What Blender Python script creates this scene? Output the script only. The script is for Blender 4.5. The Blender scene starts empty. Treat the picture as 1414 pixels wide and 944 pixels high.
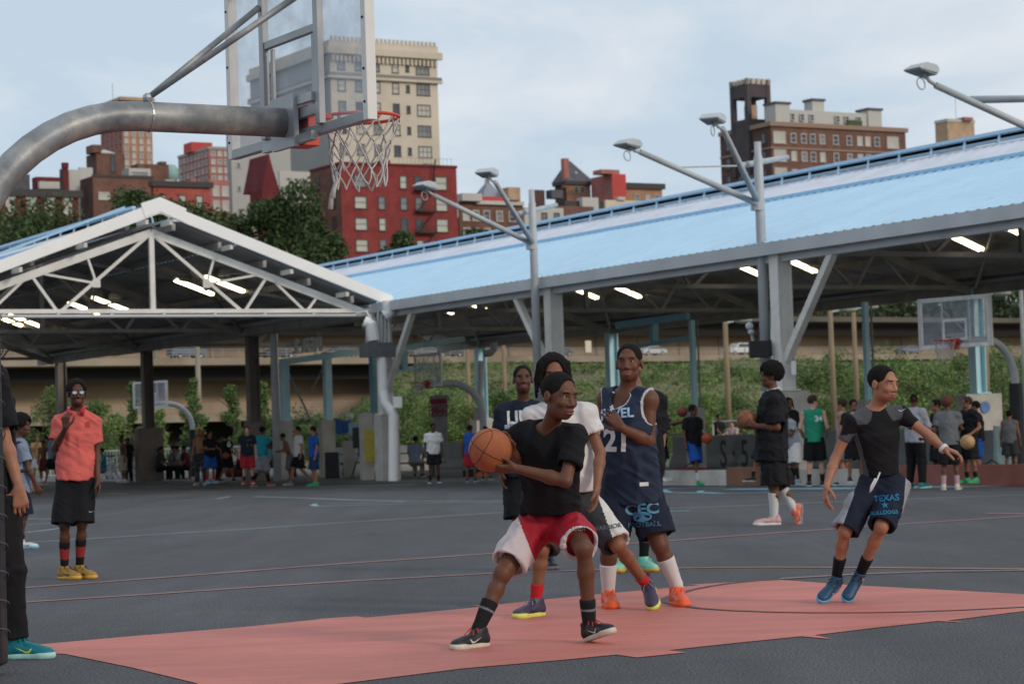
import bpy, bmesh, math, random
import numpy as np
from mathutils import Vector, Matrix
from mathutils.bvhtree import BVHTree
random.seed(7); rng = np.random.default_rng(7)
PI = math.pi
scene = bpy.context.scene
COL = scene.collection
# ------------------------------------------------------------------ camera model (photo pixels 1414x944)
F = 3211.0; CH = 1.1425; PITCH = 0.0421; ROLL = 0.0333
def ray(px, py):
    X = px - 707.0; Yv = 472.0 - py
    c, s = math.cos(ROLL), math.sin(ROLL)
    x = X*c + Yv*s; y = -X*s + Yv*c
    cp, sp = math.cos(PITCH), math.sin(PITCH)
    d = Vector((x, F*cp - y*sp, F*sp + y*cp))
    return d/d.y
def at(px, py, Y):
    d = ray(px, py); return Vector((d.x*Y, Y, CH + d.z*Y))
def gnd(px, py, z=0.0):
    d = ray(px, py); t = (z-CH)/d.z
    return Vector((d.x*t, t, z))
def atz(px, py, z):
    d = ray(px, py); t = (z-CH)/d.z
    return Vector((d.x*t, t, z))
def proj(P):
    cp, sp = math.cos(PITCH), math.sin(PITCH)
    x = P[0]; zc = P[1]*cp + (P[2]-CH)*sp; y = -P[1]*sp + (P[2]-CH)*cp
    c, s = math.cos(ROLL), math.sin(ROLL)
    X = x*c - y*s; Y = x*s + y*c
    return (707+F*X/zc, 472-F*Y/zc)
def solve_t(P, d, px, lo=0.0):
    "distance along horizontal direction d from P at which the point shows at column px"
    hi = 400.0
    f = lambda t: proj((P[0]+d[0]*t, P[1]+d[1]*t, P[2]))[0]-px
    a, b = f(lo), f(hi)
    for _ in range(60):
        m = (lo+hi)/2; fm = f(m)
        if (fm > 0) == (a > 0): lo = m
        else: hi = m
    return (lo+hi)/2
def S(r, g, b):
    f = lambda v: (v/255/12.92) if v/255 <= 0.04045 else ((v/255+0.055)/1.055)**2.4
    return (f(r), f(g), f(b))
U = Vector((0.872, 0.490, 0)).normalized(); V = Vector((-0.490, 0.872, 0)).normalized(); Z = Vector((0, 0, 1))
# ------------------------------------------------------------------ materials
MATS = {}
def pm(name, col, rough=0.7, metal=0.0, var=0.15, scale=6.0, bump=0.0, bscale=40.0, spec=0.4, stain=None, stain_amt=0.3, stain_scale=1.0, stretch=None):
    if name in MATS: return MATS[name]
    m = bpy.data.materials.new(name); m.use_nodes = True
    nt = m.node_tree; N = nt.nodes; L = nt.links
    b = N['Principled BSDF']; b.inputs['Roughness'].default_value = rough; b.inputs['Metallic'].default_value = metal
    b.inputs['Specular IOR Level'].default_value = spec
    tc = N.new('ShaderNodeTexCoord'); mp = N.new('ShaderNodeMapping'); L.new(tc.outputs['Object'], mp.inputs[0])
    if stretch: mp.inputs['Scale'].default_value = stretch
    nz = N.new('ShaderNodeTexNoise'); nz.inputs['Scale'].default_value = scale; nz.inputs['Detail'].default_value = 5
    L.new(mp.outputs[0], nz.inputs['Vector'])
    mx = N.new('ShaderNodeMix'); mx.data_type = 'RGBA'
    mx.inputs[6].default_value = tuple(max(0, c*(1-var)) for c in col)+(1,)
    mx.inputs[7].default_value = tuple(min(1, c*(1+var)) for c in col)+(1,)
    mr = N.new('ShaderNodeMapRange'); mr.inputs[1].default_value = 0.3; mr.inputs[2].default_value = 0.7
    L.new(nz.outputs['Fac'], mr.inputs[0]); L.new(mr.outputs[0], mx.inputs[0])
    out = mx.outputs[2]
    if stain:
        n2 = N.new('ShaderNodeTexNoise'); n2.inputs['Scale'].default_value = stain_scale; n2.inputs['Detail'].default_value = 7
        n2.inputs['Roughness'].default_value = 0.65
        L.new(mp.outputs[0], n2.inputs['Vector'])
        r2 = N.new('ShaderNodeMapRange'); r2.inputs[1].default_value = 0.48; r2.inputs[2].default_value = 0.72; r2.inputs[4].default_value = stain_amt
        L.new(n2.outputs['Fac'], r2.inputs[0])
        m2 = N.new('ShaderNodeMix'); m2.data_type = 'RGBA'; L.new(r2.outputs[0], m2.inputs[0]); L.new(out, m2.inputs[6]); m2.inputs[7].default_value = tuple(stain)+(1,)
        out = m2.outputs[2]
    L.new(out, b.inputs['Base Color'])
    if bump:
        n3 = N.new('ShaderNodeTexNoise'); n3.inputs['Scale'].default_value = bscale; n3.inputs['Detail'].default_value = 4
        L.new(mp.outputs[0], n3.inputs['Vector'])
        bp = N.new('ShaderNodeBump'); bp.inputs['Strength'].default_value = bump; bp.inputs['Distance'].default_value = 0.01
        L.new(n3.outputs['Fac'], bp.inputs['Height']); L.new(bp.outputs[0], b.inputs['Normal'])
    MATS[name] = m; return m
def brickmat(name, c1, c2, mortar, bw=0.5, bh=0.16, rough=0.85):
    if name in MATS: return MATS[name]
    m = bpy.data.materials.new(name); m.use_nodes = True
    N = m.node_tree.nodes; L = m.node_tree.links; b = N['Principled BSDF']; b.inputs['Roughness'].default_value = rough; b.inputs['Specular IOR Level'].default_value = .2
    tc = N.new('ShaderNodeTexCoord'); sx = N.new('ShaderNodeSeparateXYZ'); L.new(tc.outputs['Object'], sx.inputs[0])
    ad = N.new('ShaderNodeMath'); ad.operation = 'ADD'; L.new(sx.outputs[0], ad.inputs[0]); L.new(sx.outputs[1], ad.inputs[1])
    cb = N.new('ShaderNodeCombineXYZ'); L.new(ad.outputs[0], cb.inputs[0]); L.new(sx.outputs[2], cb.inputs[1])
    br = N.new('ShaderNodeTexBrick'); br.inputs['Scale'].default_value = 1; br.inputs['Brick Width'].default_value = bw; br.inputs['Row Height'].default_value = bh
    br.inputs['Mortar Size'].default_value = 0.012; br.inputs['Color1'].default_value = (*c1, 1); br.inputs['Color2'].default_value = (*c2, 1); br.inputs['Mortar'].default_value = (*mortar, 1)
    L.new(cb.outputs[0], br.inputs['Vector'])
    nz = N.new('ShaderNodeTexNoise'); nz.inputs['Scale'].default_value = 0.5; nz.inputs['Detail'].default_value = 6; L.new(tc.outputs['Object'], nz.inputs['Vector'])
    mr = N.new('ShaderNodeMapRange'); mr.inputs[1].default_value = .3; mr.inputs[2].default_value = .7; mr.inputs[3].default_value = .78; mr.inputs[4].default_value = 1.15; L.new(nz.outputs['Fac'], mr.inputs[0])
    mx = N.new('ShaderNodeVectorMath'); mx.operation = 'SCALE'; L.new(br.outputs['Color'], mx.inputs[0]); L.new(mr.outputs[0], mx.inputs['Scale'])
    L.new(mx.outputs[0], b.inputs['Base Color']); MATS[name] = m; return m
def emat(name, col, st):
    if name in MATS: return MATS[name]
    m = bpy.data.materials.new(name); m.use_nodes = True; N = m.node_tree.nodes
    b = N['Principled BSDF']; b.inputs['Base Color'].default_value = (*col, 1); b.inputs['Emission Color'].default_value = (*col, 1); b.inputs['Emission Strength'].default_value = st
    MATS[name] = m; return m
def glassmat(name, col, alpha, rough=0.08):
    if name in MATS: return MATS[name]
    m = bpy.data.materials.new(name); m.use_nodes = True; N = m.node_tree.nodes; L = m.node_tree.links
    b = N['Principled BSDF']; b.inputs['Base Color'].default_value = (*col, 1); b.inputs['Roughness'].default_value = rough
    tc = N.new('ShaderNodeTexCoord'); nz = N.new('ShaderNodeTexNoise'); nz.inputs['Scale'].default_value = 3.5; nz.inputs['Detail'].default_value = 8; nz.inputs['Roughness'].default_value = .7
    L.new(tc.outputs['Object'], nz.inputs['Vector'])
    mr = N.new('ShaderNodeMapRange'); mr.inputs[1].default_value = .35; mr.inputs[2].default_value = .75; mr.inputs[3].default_value = alpha*.7; mr.inputs[4].default_value = min(1, alpha*2.2)
    L.new(nz.outputs['Fac'], mr.inputs[0]); L.new(mr.outputs[0], b.inputs['Alpha'])
    MATS[name] = m; return m
def leafmat(name, c1, c2):
    if name in MATS: return MATS[name]
    m = bpy.data.materials.new(name); m.use_nodes = True; N = m.node_tree.nodes; L = m.node_tree.links
    b = N['Principled BSDF']; b.inputs['Roughness'].default_value = .65; b.inputs['Specular IOR Level'].default_value = .25
    g = N.new('ShaderNodeNewGeometry'); mx = N.new('ShaderNodeMix'); mx.data_type = 'RGBA'
    mx.inputs[6].default_value = (*c1, 1); mx.inputs[7].default_value = (*c2, 1)
    L.new(g.outputs['Random Per Island'], mx.inputs[0]); L.new(mx.outputs[2], b.inputs['Base Color'])
    MATS[name] = m; return m
# ------------------------------------------------------------------ mesh building
class MB:
    def __init__(s): s.v = []; s.f = []; s.m = []
    def add(s, vs, fs, mi=0):
        o = len(s.v); s.v += [Vector(p) for p in vs]; s.f += [tuple(i+o for i in f) for f in fs]; s.m += [mi]*len(fs); return s
    def box(s, c, size, rz=0.0, mi=0, ax=None):
        hx, hy, hz = size[0]/2, size[1]/2, size[2]/2
        if ax is None:
            X = Vector((math.cos(rz), math.sin(rz), 0)); Y = Vector((-math.sin(rz), math.cos(rz), 0)); Zz = Z
        else: X, Y, Zz = ax
        c = Vector(c); vs = [c+X*(hx*a)+Y*(hy*b)+Zz*(hz*d) for d in (-1, 1) for a, b in ((-1, -1), (1, -1), (1, 1), (-1, 1))]
        return s.add(vs, [(3, 2, 1, 0), (4, 5, 6, 7), (0, 1, 5, 4), (1, 2, 6, 5), (2, 3, 7, 6), (3, 0, 4, 7)], mi)
    def beam(s, p0, p1, w, h=None, mi=0, up=Z):
        p0 = Vector(p0); p1 = Vector(p1); h = h or w; d = (p1-p0); L = d.length
        if L < 1e-6: return s
        d.normalize(); r = d.cross(up)
        if r.length < 1e-3: r = d.cross(Vector((1, 0, 0)))
        r.normalize(); u = r.cross(d)
        return s.box((p0+p1)/2, (w, L, h), mi=mi, ax=(r, d, u))
    def tube(s, pts, r, n=10, mi=0, cap=True):
        pts = [Vector(p) for p in pts]; rs = r if isinstance(r, (list, tuple)) else [r]*len(pts)
        rings = []; prev = None
        for i, p in enumerate(pts):
            d = (pts[min(i+1, len(pts)-1)]-pts[max(i-1, 0)]); d.normalize()
            if prev is None:
                a = d.cross(Z)
                if a.length < 1e-3: a = d.cross(Vector((1, 0, 0)))
            else: a = prev-d*prev.dot(d)
            a.normalize(); prev = a; b = d.cross(a)
            rings.append([p+(a*math.cos(2*PI*k/n)+b*math.sin(2*PI*k/n))*rs[i] for k in range(n)])
        vs = [q for R in rings for q in R]; fs = []
        for i in range(len(pts)-1):
            for k in range(n):
                k2 = (k+1) % n; fs.append((i*n+k, i*n+k2, (i+1)*n+k2, (i+1)*n+k))
        if cap: fs.append(tuple(range(n))[::-1]); fs.append(tuple((len(pts)-1)*n+k for k in range(n)))
        return s.add(vs, fs, mi)
    def prism(s, poly, ext, mi=0):
        n = len(poly); poly = [Vector(p) for p in poly]; e = Vector(ext)
        vs = poly+[p+e for p in poly]
        fs = [tuple(range(n))[::-1], tuple(range(n, 2*n))]+[(i, (i+1) % n, (i+1) % n+n, i+n) for i in range(n)]
        return s.add(vs, fs, mi)
    def sphere(s, c, r, n=12, m=8, mi=0, sc=(1, 1, 1)):
        c = Vector(c); vs = [c+Vector((0, 0, r*sc[2]))]
        for i in range(1, m):
            t = PI*i/m
            for k in range(n): vs.append(c+Vector((r*sc[0]*math.sin(t)*math.cos(2*PI*k/n), r*sc[1]*math.sin(t)*math.sin(2*PI*k/n), r*sc[2]*math.cos(t))))
        vs.append(c-Vector((0, 0, r*sc[2]))); fs = []
        for k in range(n): fs.append((0, 1+k, 1+(k+1) % n)); fs.append((len(vs)-1, 1+(m-2)*n+(k+1) % n, 1+(m-2)*n+k))
        for i in range(m-2):
            for k in range(n): fs.append((1+i*n+k, 1+(i+1)*n+k, 1+(i+1)*n+(k+1) % n, 1+i*n+(k+1) % n))
        return s.add(vs, fs, mi)
OFF = {}
def tag(o, label=None, cat=None, group=None, kind=None):
    if label: o['label'] = label
    if cat: o['category'] = cat
    if group: o['group'] = group
    if kind: o['kind'] = kind
    return o
def thing(name, label, cat, loc=(0, 0, 0), group=None):
    o = bpy.data.objects.new(name, None); COL.objects.link(o); o.location = loc; OFF[o] = Vector(loc)
    o.empty_display_size = .2
    return tag(o, label, cat, group)
def link_mesh(name, me, mats, parent=None, smooth=False):
    o = bpy.data.objects.new(name, me); COL.objects.link(o)
    for m in (mats if isinstance(mats, (list, tuple)) else [mats]): me.materials.append(m)
    if smooth: me.polygons.foreach_set('use_smooth', [True]*len(me.polygons))
    if parent is not None: o.parent = parent; OFF[o] = OFF.get(parent, Vector((0, 0, 0)))
    return o
def obj(name, mb, mats, parent=None, smooth=False, bevel=0):
    off = OFF.get(parent, Vector((0, 0, 0))) if parent is not None else Vector((0, 0, 0))
    me = bpy.data.meshes.new(name); me.from_pydata([p-off for p in mb.v], [], mb.f); 
    if any(mb.m): me.polygons.foreach_set('material_index', mb.m)
    me.update(); o = link_mesh(name, me, mats, parent, smooth)
    if bevel:
        b = o.modifiers.new('b', 'BEVEL'); b.width = bevel; b.segments = 2; b.limit_method = 'ANGLE'
    return o
def npmesh(name, v, f, mats, parent=None, smooth=True, mi=None):
    off = np.array(OFF.get(parent, Vector((0, 0, 0)))) if parent is not None else 0
    me = bpy.data.meshes.new(name); v = np.asarray(v, np.float32)-off; f = np.asarray(f, np.int32); k = f.shape[1]
    me.vertices.add(len(v)); me.vertices.foreach_set('co', v.astype(np.float32).ravel())
    me.loops.add(f.size); me.loops.foreach_set('vertex_index', f.ravel())
    me.polygons.add(len(f)); me.polygons.foreach_set('loop_start', np.arange(0, f.size, k, dtype=np.int32)); me.polygons.foreach_set('loop_total', np.full(len(f), k, np.int32))
    if mi is not None: me.polygons.foreach_set('material_index', np.asarray(mi, np.int32))
    me.update(calc_edges=True); me.validate()
    return link_mesh(name, me, mats, parent, smooth)
def copytree(o, loc=None, label=None):
    c = o.copy(); COL.objects.link(c)
    if loc is not None: c.location = loc
    if label: c['label'] = label
    for ch in list(o.children):
        d = ch.copy(); COL.objects.link(d); d.parent = c
        for g in list(ch.children):
            e = g.copy(); COL.objects.link(e); e.parent = d
    return c
_tc = {}
def textmesh(txt, bold=0.0, ext=0.004):
    "flat lettering as a mesh: list of verts (x,y) and triangles, unit size, centred"
    k = (txt, bold)
    if k in _tc: return _tc[k]
    cu = bpy.data.curves.new('t', 'FONT'); cu.body = txt; cu.offset = bold; cu.align_x = 'CENTER'; cu.align_y = 'CENTER'; cu.resolution_u = 3
    o = bpy.data.objects.new('t', cu); COL.objects.link(o)
    dg = bpy.context.evaluated_depsgraph_get(); me = bpy.data.meshes.new_from_object(o.evaluated_get(dg))
    bm = bmesh.new(); bm.from_mesh(me); bmesh.ops.triangulate(bm, faces=bm.faces)
    for _ in range(3):
        es = [e for e in bm.edges if e.calc_length() > 0.12]
        if not es: break
        bmesh.ops.subdivide_edges(bm, edges=es, cuts=1, use_grid_fill=False); bmesh.ops.triangulate(bm, faces=bm.faces)
    bm.verts.index_update(); vs = [(v.co.x, v.co.y) for v in bm.verts]; fs = [tuple(v.index for v in f.verts) for f in bm.faces]
    bm.free(); bpy.data.objects.remove(o); bpy.data.meshes.remove(me)
    _tc[k] = (vs, fs); return _tc[k]
def flat_text(name, txt, c, right, up, size, mat, parent=None, bold=0.02, thick=0.0, squash=1.0):
    vs, fs = textmesh(txt, bold); c = Vector(c); n = right.cross(up)
    mb = MB(); P = [c+right*(x*size*squash)+up*(y*size) for x, y in vs]; mb.add(P, fs)
    if thick:
        k = len(P); mb2 = MB(); mb2.add(P+[p-n*thick for p in P], fs+[tuple(i+k for i in f[::-1]) for f in fs]); 
        from collections import Counter
        ec = Counter();
        for f in fs:
            for i in range(3): ec[(f[i], f[(i+1) % 3])] += 1
        for (a, b) in list(ec):
            if (b, a) not in ec: mb2.f.append((a, b, b+k, a+k)[::-1]); mb2.m.append(0)
        mb = mb2
    return obj(name, mb, mat, parent)
def decal(name, vs2, fs, target, c, right, up, nrm, size, mat, parent, off=0.004, sx=1.0):
    "lettering or a mark printed on a surface: every vertex dropped onto the target mesh along -nrm"
    me = target.data; toff = OFF.get(target, Vector((0, 0, 0)))
    key = target.name
    if key not in _bv: _bv[key] = BVHTree.FromPolygons([v.co.copy() for v in me.vertices], [tuple(p.vertices) for p in me.polygons])
    bvh = _bv[key]; out = []; bad = set()
    for i, (x, y) in enumerate(vs2):
        p = Vector(c)+right*(x*size*sx)+up*(y*size)-toff
        h = bvh.ray_cast(p+nrm*0.35, -nrm)
        if h[0] is None: bad.add(i); out.append(p+toff)
        else: out.append(h[0]+toff+h[1]*off if h[1].dot(nrm) > 0 else h[0]+toff+nrm*off)
    mb = MB(); mb.add(out, [f for f in fs if not any(i in bad for i in f)])
    return obj(name, mb, mat, parent)
_bv = {}
# ------------------------------------------------------------------ world, sun, camera
w = bpy.data.worlds.new('World'); scene.world = w; w.use_nodes = True
N = w.node_tree.nodes; L = w.node_tree.links; bg = N['Background']
sky = N.new('ShaderNodeTexSky'); sky.sky_type = 'NISHITA'; sky.sun_disc = False
SUN_EL, SUN_AZ = math.radians(24), math.radians(128)      # azimuth clockwise from +Y: low sun to the right and behind the camera
sky.sun_elevation = SUN_EL; sky.sun_rotation = SUN_AZ; sky.air_density = 1.2; sky.dust_density = 2.0
tc = N.new('ShaderNodeTexCoord'); mp = N.new('ShaderNodeMapping'); mp.inputs['Scale'].default_value = (1.0, 1.0, 2.6); L.new(tc.outputs['Generated'], mp.inputs[0])
nz = N.new('ShaderNodeTexNoise'); nz.inputs['Scale'].default_value = 7; nz.inputs['Detail'].default_value = 7; nz.inputs['Roughness'].default_value = .55; nz.inputs['Distortion'].default_value = .3; L.new(mp.outputs[0], nz.inputs['Vector'])
cr = N.new('ShaderNodeValToRGB'); cr.color_ramp.elements[0].position = .40; cr.color_ramp.elements[1].position = .62
cr.color_ramp.elements[0].color = (5.6, 6.8, 8.0, 1); cr.color_ramp.elements[1].color = (7.7, 8.15, 8.8, 1)
L.new(nz.outputs['Fac'], cr.inputs[0])
mx = N.new('ShaderNodeMix'); mx.data_type = 'RGBA'; mx.inputs[0].default_value = .93; L.new(sky.outputs[0], mx.inputs[6]); L.new(cr.outputs[0], mx.inputs[7])
L.new(mx.outputs[2], bg.inputs[0]); bg.inputs[1].default_value = 0.1
sd = bpy.data.lights.new('sun', 'SUN'); sd.energy = 1.4; sd.angle = math.radians(11); sd.color = (1, .86, .70)
so = bpy.data.objects.new('sun', sd); COL.objects.link(so)
sdir = Vector((math.sin(SUN_AZ)*math.cos(SUN_EL), math.cos(SUN_AZ)*math.cos(SUN_EL), math.sin(SUN_EL)))
so.rotation_euler = sdir.to_track_quat('Z', 'Y').to_euler(); so.location = (30, -30, 30)
cd = bpy.data.cameras.new('camera'); cam = bpy.data.objects.new('camera', cd); COL.objects.link(cam); scene.camera = cam
cd.sensor_width = 36; cd.lens = 36*F/1414; cd.clip_start = .1; cd.clip_end = 6000
fw = Vector((0, math.cos(PITCH), math.sin(PITCH))); up0 = Vector((0, -math.sin(PITCH), math.cos(PITCH))); rt0 = Vector((1, 0, 0))
rt = rt0*math.cos(ROLL)-up0*math.sin(ROLL)
up = rt0*math.sin(ROLL)+up0*math.cos(ROLL)
# image x axis: X = x*cos - y*sin ; image y axis: Y = x*sin + y*cos
M = Matrix.Identity(4)
for i in range(3): M[i][0] = rt[i]; M[i][1] = up[i]; M[i][2] = -fw[i]
M[2][3] = CH; cam.matrix_world = M
cd.dof.use_dof = True; cd.dof.focus_distance = 12.9; cd.dof.aperture_fstop = 6.3
vs = scene.view_settings; vs.view_transform = 'Standard'; vs.look = 'None'; vs.gamma = 1; vs.exposure = 0
scene.cycles.max_bounces = 6; scene.cycles.transparent_max_bounces = 16; scene.cycles.diffuse_bounces = 4; scene.cycles.glossy_bounces = 2; scene.cycles.use_denoising = True
# ================================================================== GROUND
asph = bpy.data.materials.new('asphalt'); asph.use_nodes = True
N = asph.node_tree.nodes; L = asph.node_tree.links; b = N['Principled BSDF']; b.inputs['Roughness'].default_value = .85; b.inputs['Specular IOR Level'].default_value = .28
tc = N.new('ShaderNodeTexCoord')
def _nz(sc, det=4, st=None, rough=.5):
    n = N.new('ShaderNodeTexNoise'); n.inputs['Scale'].default_value = sc; n.inputs['Detail'].default_value = det; n.inputs['Roughness'].default_value = rough
    if st:
        m = N.new('ShaderNodeMapping'); m.inputs['Scale'].default_value = st; m.inputs['Rotation'].default_value = (0, 0, .51); L.new(tc.outputs['Object'], m.inputs[0]); L.new(m.outputs[0], n.inputs['Vector'])
    else: L.new(tc.outputs['Object'], n.inputs['Vector'])
    return n
def _mr(src, a, b_, c, d):
    r = N.new('ShaderNodeMapRange'); r.inputs[1].default_value = a; r.inputs[2].default_value = b_; r.inputs[3].default_value = c; r.inputs[4].default_value = d; L.new(src, r.inputs[0]); return r.outputs[0]
def _mul(a, b_):
    m = N.new('ShaderNodeMath'); m.operation = 'MULTIPLY'; L.new(a, m.inputs[0]); L.new(b_, m.inputs[1]); return m.outputs[0]
f = _mul(_mul(_mr(_nz(75, 3).outputs['Fac'], .42, .60, .50, 1.75), _mr(_nz(.5, 6, (1, .3, 1)).outputs['Fac'], .3, .7, .80, 1.18)), _mul(_mr(_nz(2.2, 8, None, .7).outputs['Fac'], .35, .7, .93, 1.1), _mr(_nz(.9, 9, (2.2, .22, 1), .7).outputs['Fac'], .38, .62, .9, 1.1)))
sc_ = N.new('ShaderNodeVectorMath'); sc_.operation = 'SCALE'; sc_.inputs[0].default_value = (.077, .0775, .082); L.new(f, sc_.inputs['Scale']); L.new(sc_.outputs[0], b.inputs['Base Color'])
bp = N.new('ShaderNodeBump'); bp.inputs['Strength'].default_value = .5; bp.inputs['Distance'].default_value = .006; L.new(_nz(140, 2).outputs['Fac'], bp.inputs['Height']); L.new(bp.outputs[0], b.inputs['Normal'])
def paint(name, col, wear=.25):
    m = bpy.data.materials.new(name); m.use_nodes = True
    global N, L
    N = m.node_tree.nodes; L = m.node_tree.links; b = N['Principled BSDF']; b.inputs['Roughness'].default_value = .62; b.inputs['Specular IOR Level'].default_value = .4
    global tc
    tc = N.new('ShaderNodeTexCoord')
    f = _mul(_mr(_nz(60, 3).outputs['Fac'], .3, .7, .9, 1.08), _mul(_mr(_nz(1.4, 8, (.6, 2.0, 1), .7).outputs['Fac'], .35, .65, .84, 1.12), _mr(_nz(.7, 6).outputs['Fac'], .3, .7, .84, 1.12)))
    s_ = N.new('ShaderNodeVectorMath'); s_.operation = 'SCALE'; s_.inputs[0].default_value = col; L.new(f, s_.inputs['Scale'])
    w_ = _mr(_nz(25, 9, None, .75).outputs['Fac'], .60, .72, 0, wear)
    mx = N.new('ShaderNodeMix'); mx.data_type = 'RGBA'; L.new(w_, mx.inputs[0]); L.new(s_.outputs[0], mx.inputs[6]); mx.inputs[7].default_value = (.09, .085, .09, 1)
    L.new(mx.outputs[2], b.inputs['Base Color'])
    bp = N.new('ShaderNodeBump'); bp.inputs['Strength'].default_value = .35; bp.inputs['Distance'].default_value = .005; L.new(_nz(140, 2).outputs['Fac'], bp.inputs['Height']); L.new(bp.outputs[0], b.inputs['Normal'])
    return m
M_orange = paint('coral_court_paint', (.56, .170, .130), .5); M_oline = paint('coral_line_paint', (.50, .24, .21), .5)
M_wline = paint('pale_line_paint', (.30, .44, .51), .5); M_dline = paint('dark_line_paint', (.10, .055, .055), .2)
M_bline = paint('light_blue_paint', (.25, .45, .56), .3); M_yline = paint('cream_line_paint', (.55, .53, .40), .3)
g = MB(); g.add([(-2500, -200, 0), (2500, -200, 0), (2500, 5000, 0), (-2500, 5000, 0)], [(0, 1, 2, 3)])
tag(obj('ground', g, asph), kind='structure')
def sheet(name, poly, z, mat):
    me_pts = [(p.x, p.y, z) for p in poly]
    bm = bmesh.new(); vs_ = [bm.verts.new(p) for p in me_pts]; fc = bm.faces.new(vs_); bmesh.ops.triangulate(bm, faces=[fc])
    me = bpy.data.meshes.new(name); bm.normal_update()
    for f_ in bm.faces:
        if f_.normal.z < 0: f_.normal_flip()
    bm.to_mesh(me); bm.free(); o = link_mesh(name, me, mat); return tag(o, kind='structure')
lane = [(-40, 897), (34, 891.5), (200, 877), (340, 865.5), (433, 856), (442, 854.5), (493, 851), (505, 852.8), (580, 846), (668, 837.8), (652, 836), (670, 836.2), (800, 823), (965, 808), (950, 806.8), (968, 806.3), (1076, 800.5), (1177, 808), (1414, 820.5), (1560, 829.5),
        (1560, 830.5), (1414, 844), (1308, 857), (1338, 860), (1294.6, 857.6), (1200, 868), (1124.7, 877), (1150, 882.6), (1106.6, 878.7), (1000, 889.5), (923, 898), (948, 901), (879, 908), (851.6, 904), (780, 911), (640, 923), (480, 943), (380, 955), (310, 965), (271.6, 943.5), (183, 922), (90, 903)]
sheet('painted_key', [gnd(*p) for p in lane], .004, M_orange)
def strip(name, pts, wid, mat, z=.006):
    P = [gnd(*p) for p in pts]; vs_ = []; fs = []
    # resample smoothly
    for i, p in enumerate(P):
        d = (P[min(i+1, len(P)-1)]-P[max(i-1, 0)]).normalized(); n = Vector((-d.y, d.x, 0))
        w_ = wid[i] if isinstance(wid, list) else wid
        vs_ += [p+n*w_/2+Z*z, p-n*w_/2+Z*z]
    for i in range(len(P)-1): fs.append((2*i, 2*i+1, 2*i+3, 2*i+2))
    mb = MB(); mb.add(vs_, [f_[::-1] for f_ in fs]); return tag(obj(name, mb, mat), kind='structure')
strip('court_line', [(-60, 817.5), (34, 811.7), (250, 795.5), (480, 777.8), (700, 763), (900, 748.5), (1060, 736.7), (1250, 723.5), (1414, 712.6), (1500, 706)], .085, M_oline)
strip('court_line', [(-60, 837), (34, 831.5), (200, 821), (340, 811.5), (480, 802.5), (600, 796), (700, 790.6), (850, 786), (960, 784), (1060, 783.2), (1200, 783.8), (1414, 785.8), (1500, 787)], .075, M_oline)
strip('court_line', [(1078, 799.6), (1120, 797), (1190, 793), (1300, 789.3), (1414, 788), (1500, 788.5)], .06, M_oline, .009)
strip('court_line', [(1362, 708.8), (1414, 709.5), (1470, 710)], .12, M_oline)
strip('free_throw_circle', [(1078, 800.6), (1045, 802.3), (1010, 805.6), (980, 810), (955, 815), (935, 821), (924, 827), (925, 832), (940, 836.5), (965, 840.5), (1010, 843.8), (1060, 845.6), (1120, 846.8), (1200, 846.6), (1270, 845.2), (1330, 843), (1414, 838.8), (1480, 835)],
      [.05, .05, .05, .05, .05, .07, .12, .12, .07, .05, .05, .05, .05, .05, .05, .05, .05, .05], M_dline, .008)
strip('court_line', [(-60, 756), (37, 749), (200, 739), (340, 730.5), (480, 721), (600, 713.5), (720, 705.5), (850, 703), (960, 701), (1100, 695), (1280, 688), (1420, 683)], .09, M_wline)
strip('court_line', [(905, 706), (930, 705.6), (953, 705)], .16, M_bline)
strip('court_line', [(-20, 715), (37, 716), (70, 716.7), (92, 718), (103, 721), (100, 725), (85, 729), (60, 732.5), (37, 735), (-20, 738)], .09, M_wline)
strip('court_line', [(-20, 727), (37, 724.5), (80, 721.5)], .08, M_wline)
strip('court_line', [(150, 681.5), (175, 682)], .14, M_wline); strip('court_line', [(215, 692.5), (300, 688.5), (318, 685.5), (335, 685.6)], .13, M_wline)
strip('court_line', [(350, 685.5), (420, 687.5), (480, 690), (560, 692), (700, 691.5)], .13, M_wline)
strip('court_line', [(700, 693.6), (600, 694.3), (520, 696.5), (460, 698.4), (438, 698.5), (431, 697), (438, 695.4), (480, 694.5), (560, 692.6)], .12, M_wline)
strip('court_line', [(1000, 673.5), (930, 674), (914, 676.5), (925, 679.8), (1000, 681.2), (1080, 679.5)], .16, M_bline)
strip('court_line', [(1000, 675.8), (968, 677.5), (966, 679.5), (990, 680.5)], .14, M_bline)
strip('court_border', [(1000, 675.5), (1100, 674.5), (1200, 673.4), (1310, 671.5), (1420, 668.6), (1500, 666)], [.5, 1.0, 1.4, 1.5, 1.5, 1.5], M_bline, .005)
strip('court_border', [(200, 672.6), (300, 672), (400, 671.6), (500, 670.3), (600, 668.8), (705, 667.4)], [.12, .16, .25, .3, .3, .3], M_yline, .005)
# shed floor: one long low slab
CC = Vector((-3.70, 67.2, 0))
def sh(a, b, z=0.0): return CC+V*a+U*b+Z*z
M_floor = pm('shed_paving', (.115, .108, .10), .85, var=.2, scale=1.5, stain=(.04, .036, .033), stain_amt=.6)
mb = MB(); mb.prism([sh(-40, -.75), sh(75, -.75), sh(75, 18), sh(-40, 18)][::-1], (0, 0, .1)); mb.f = [f_ for f_ in mb.f]
tag(obj('shed_pavement', mb, M_floor), kind='structure')
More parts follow.
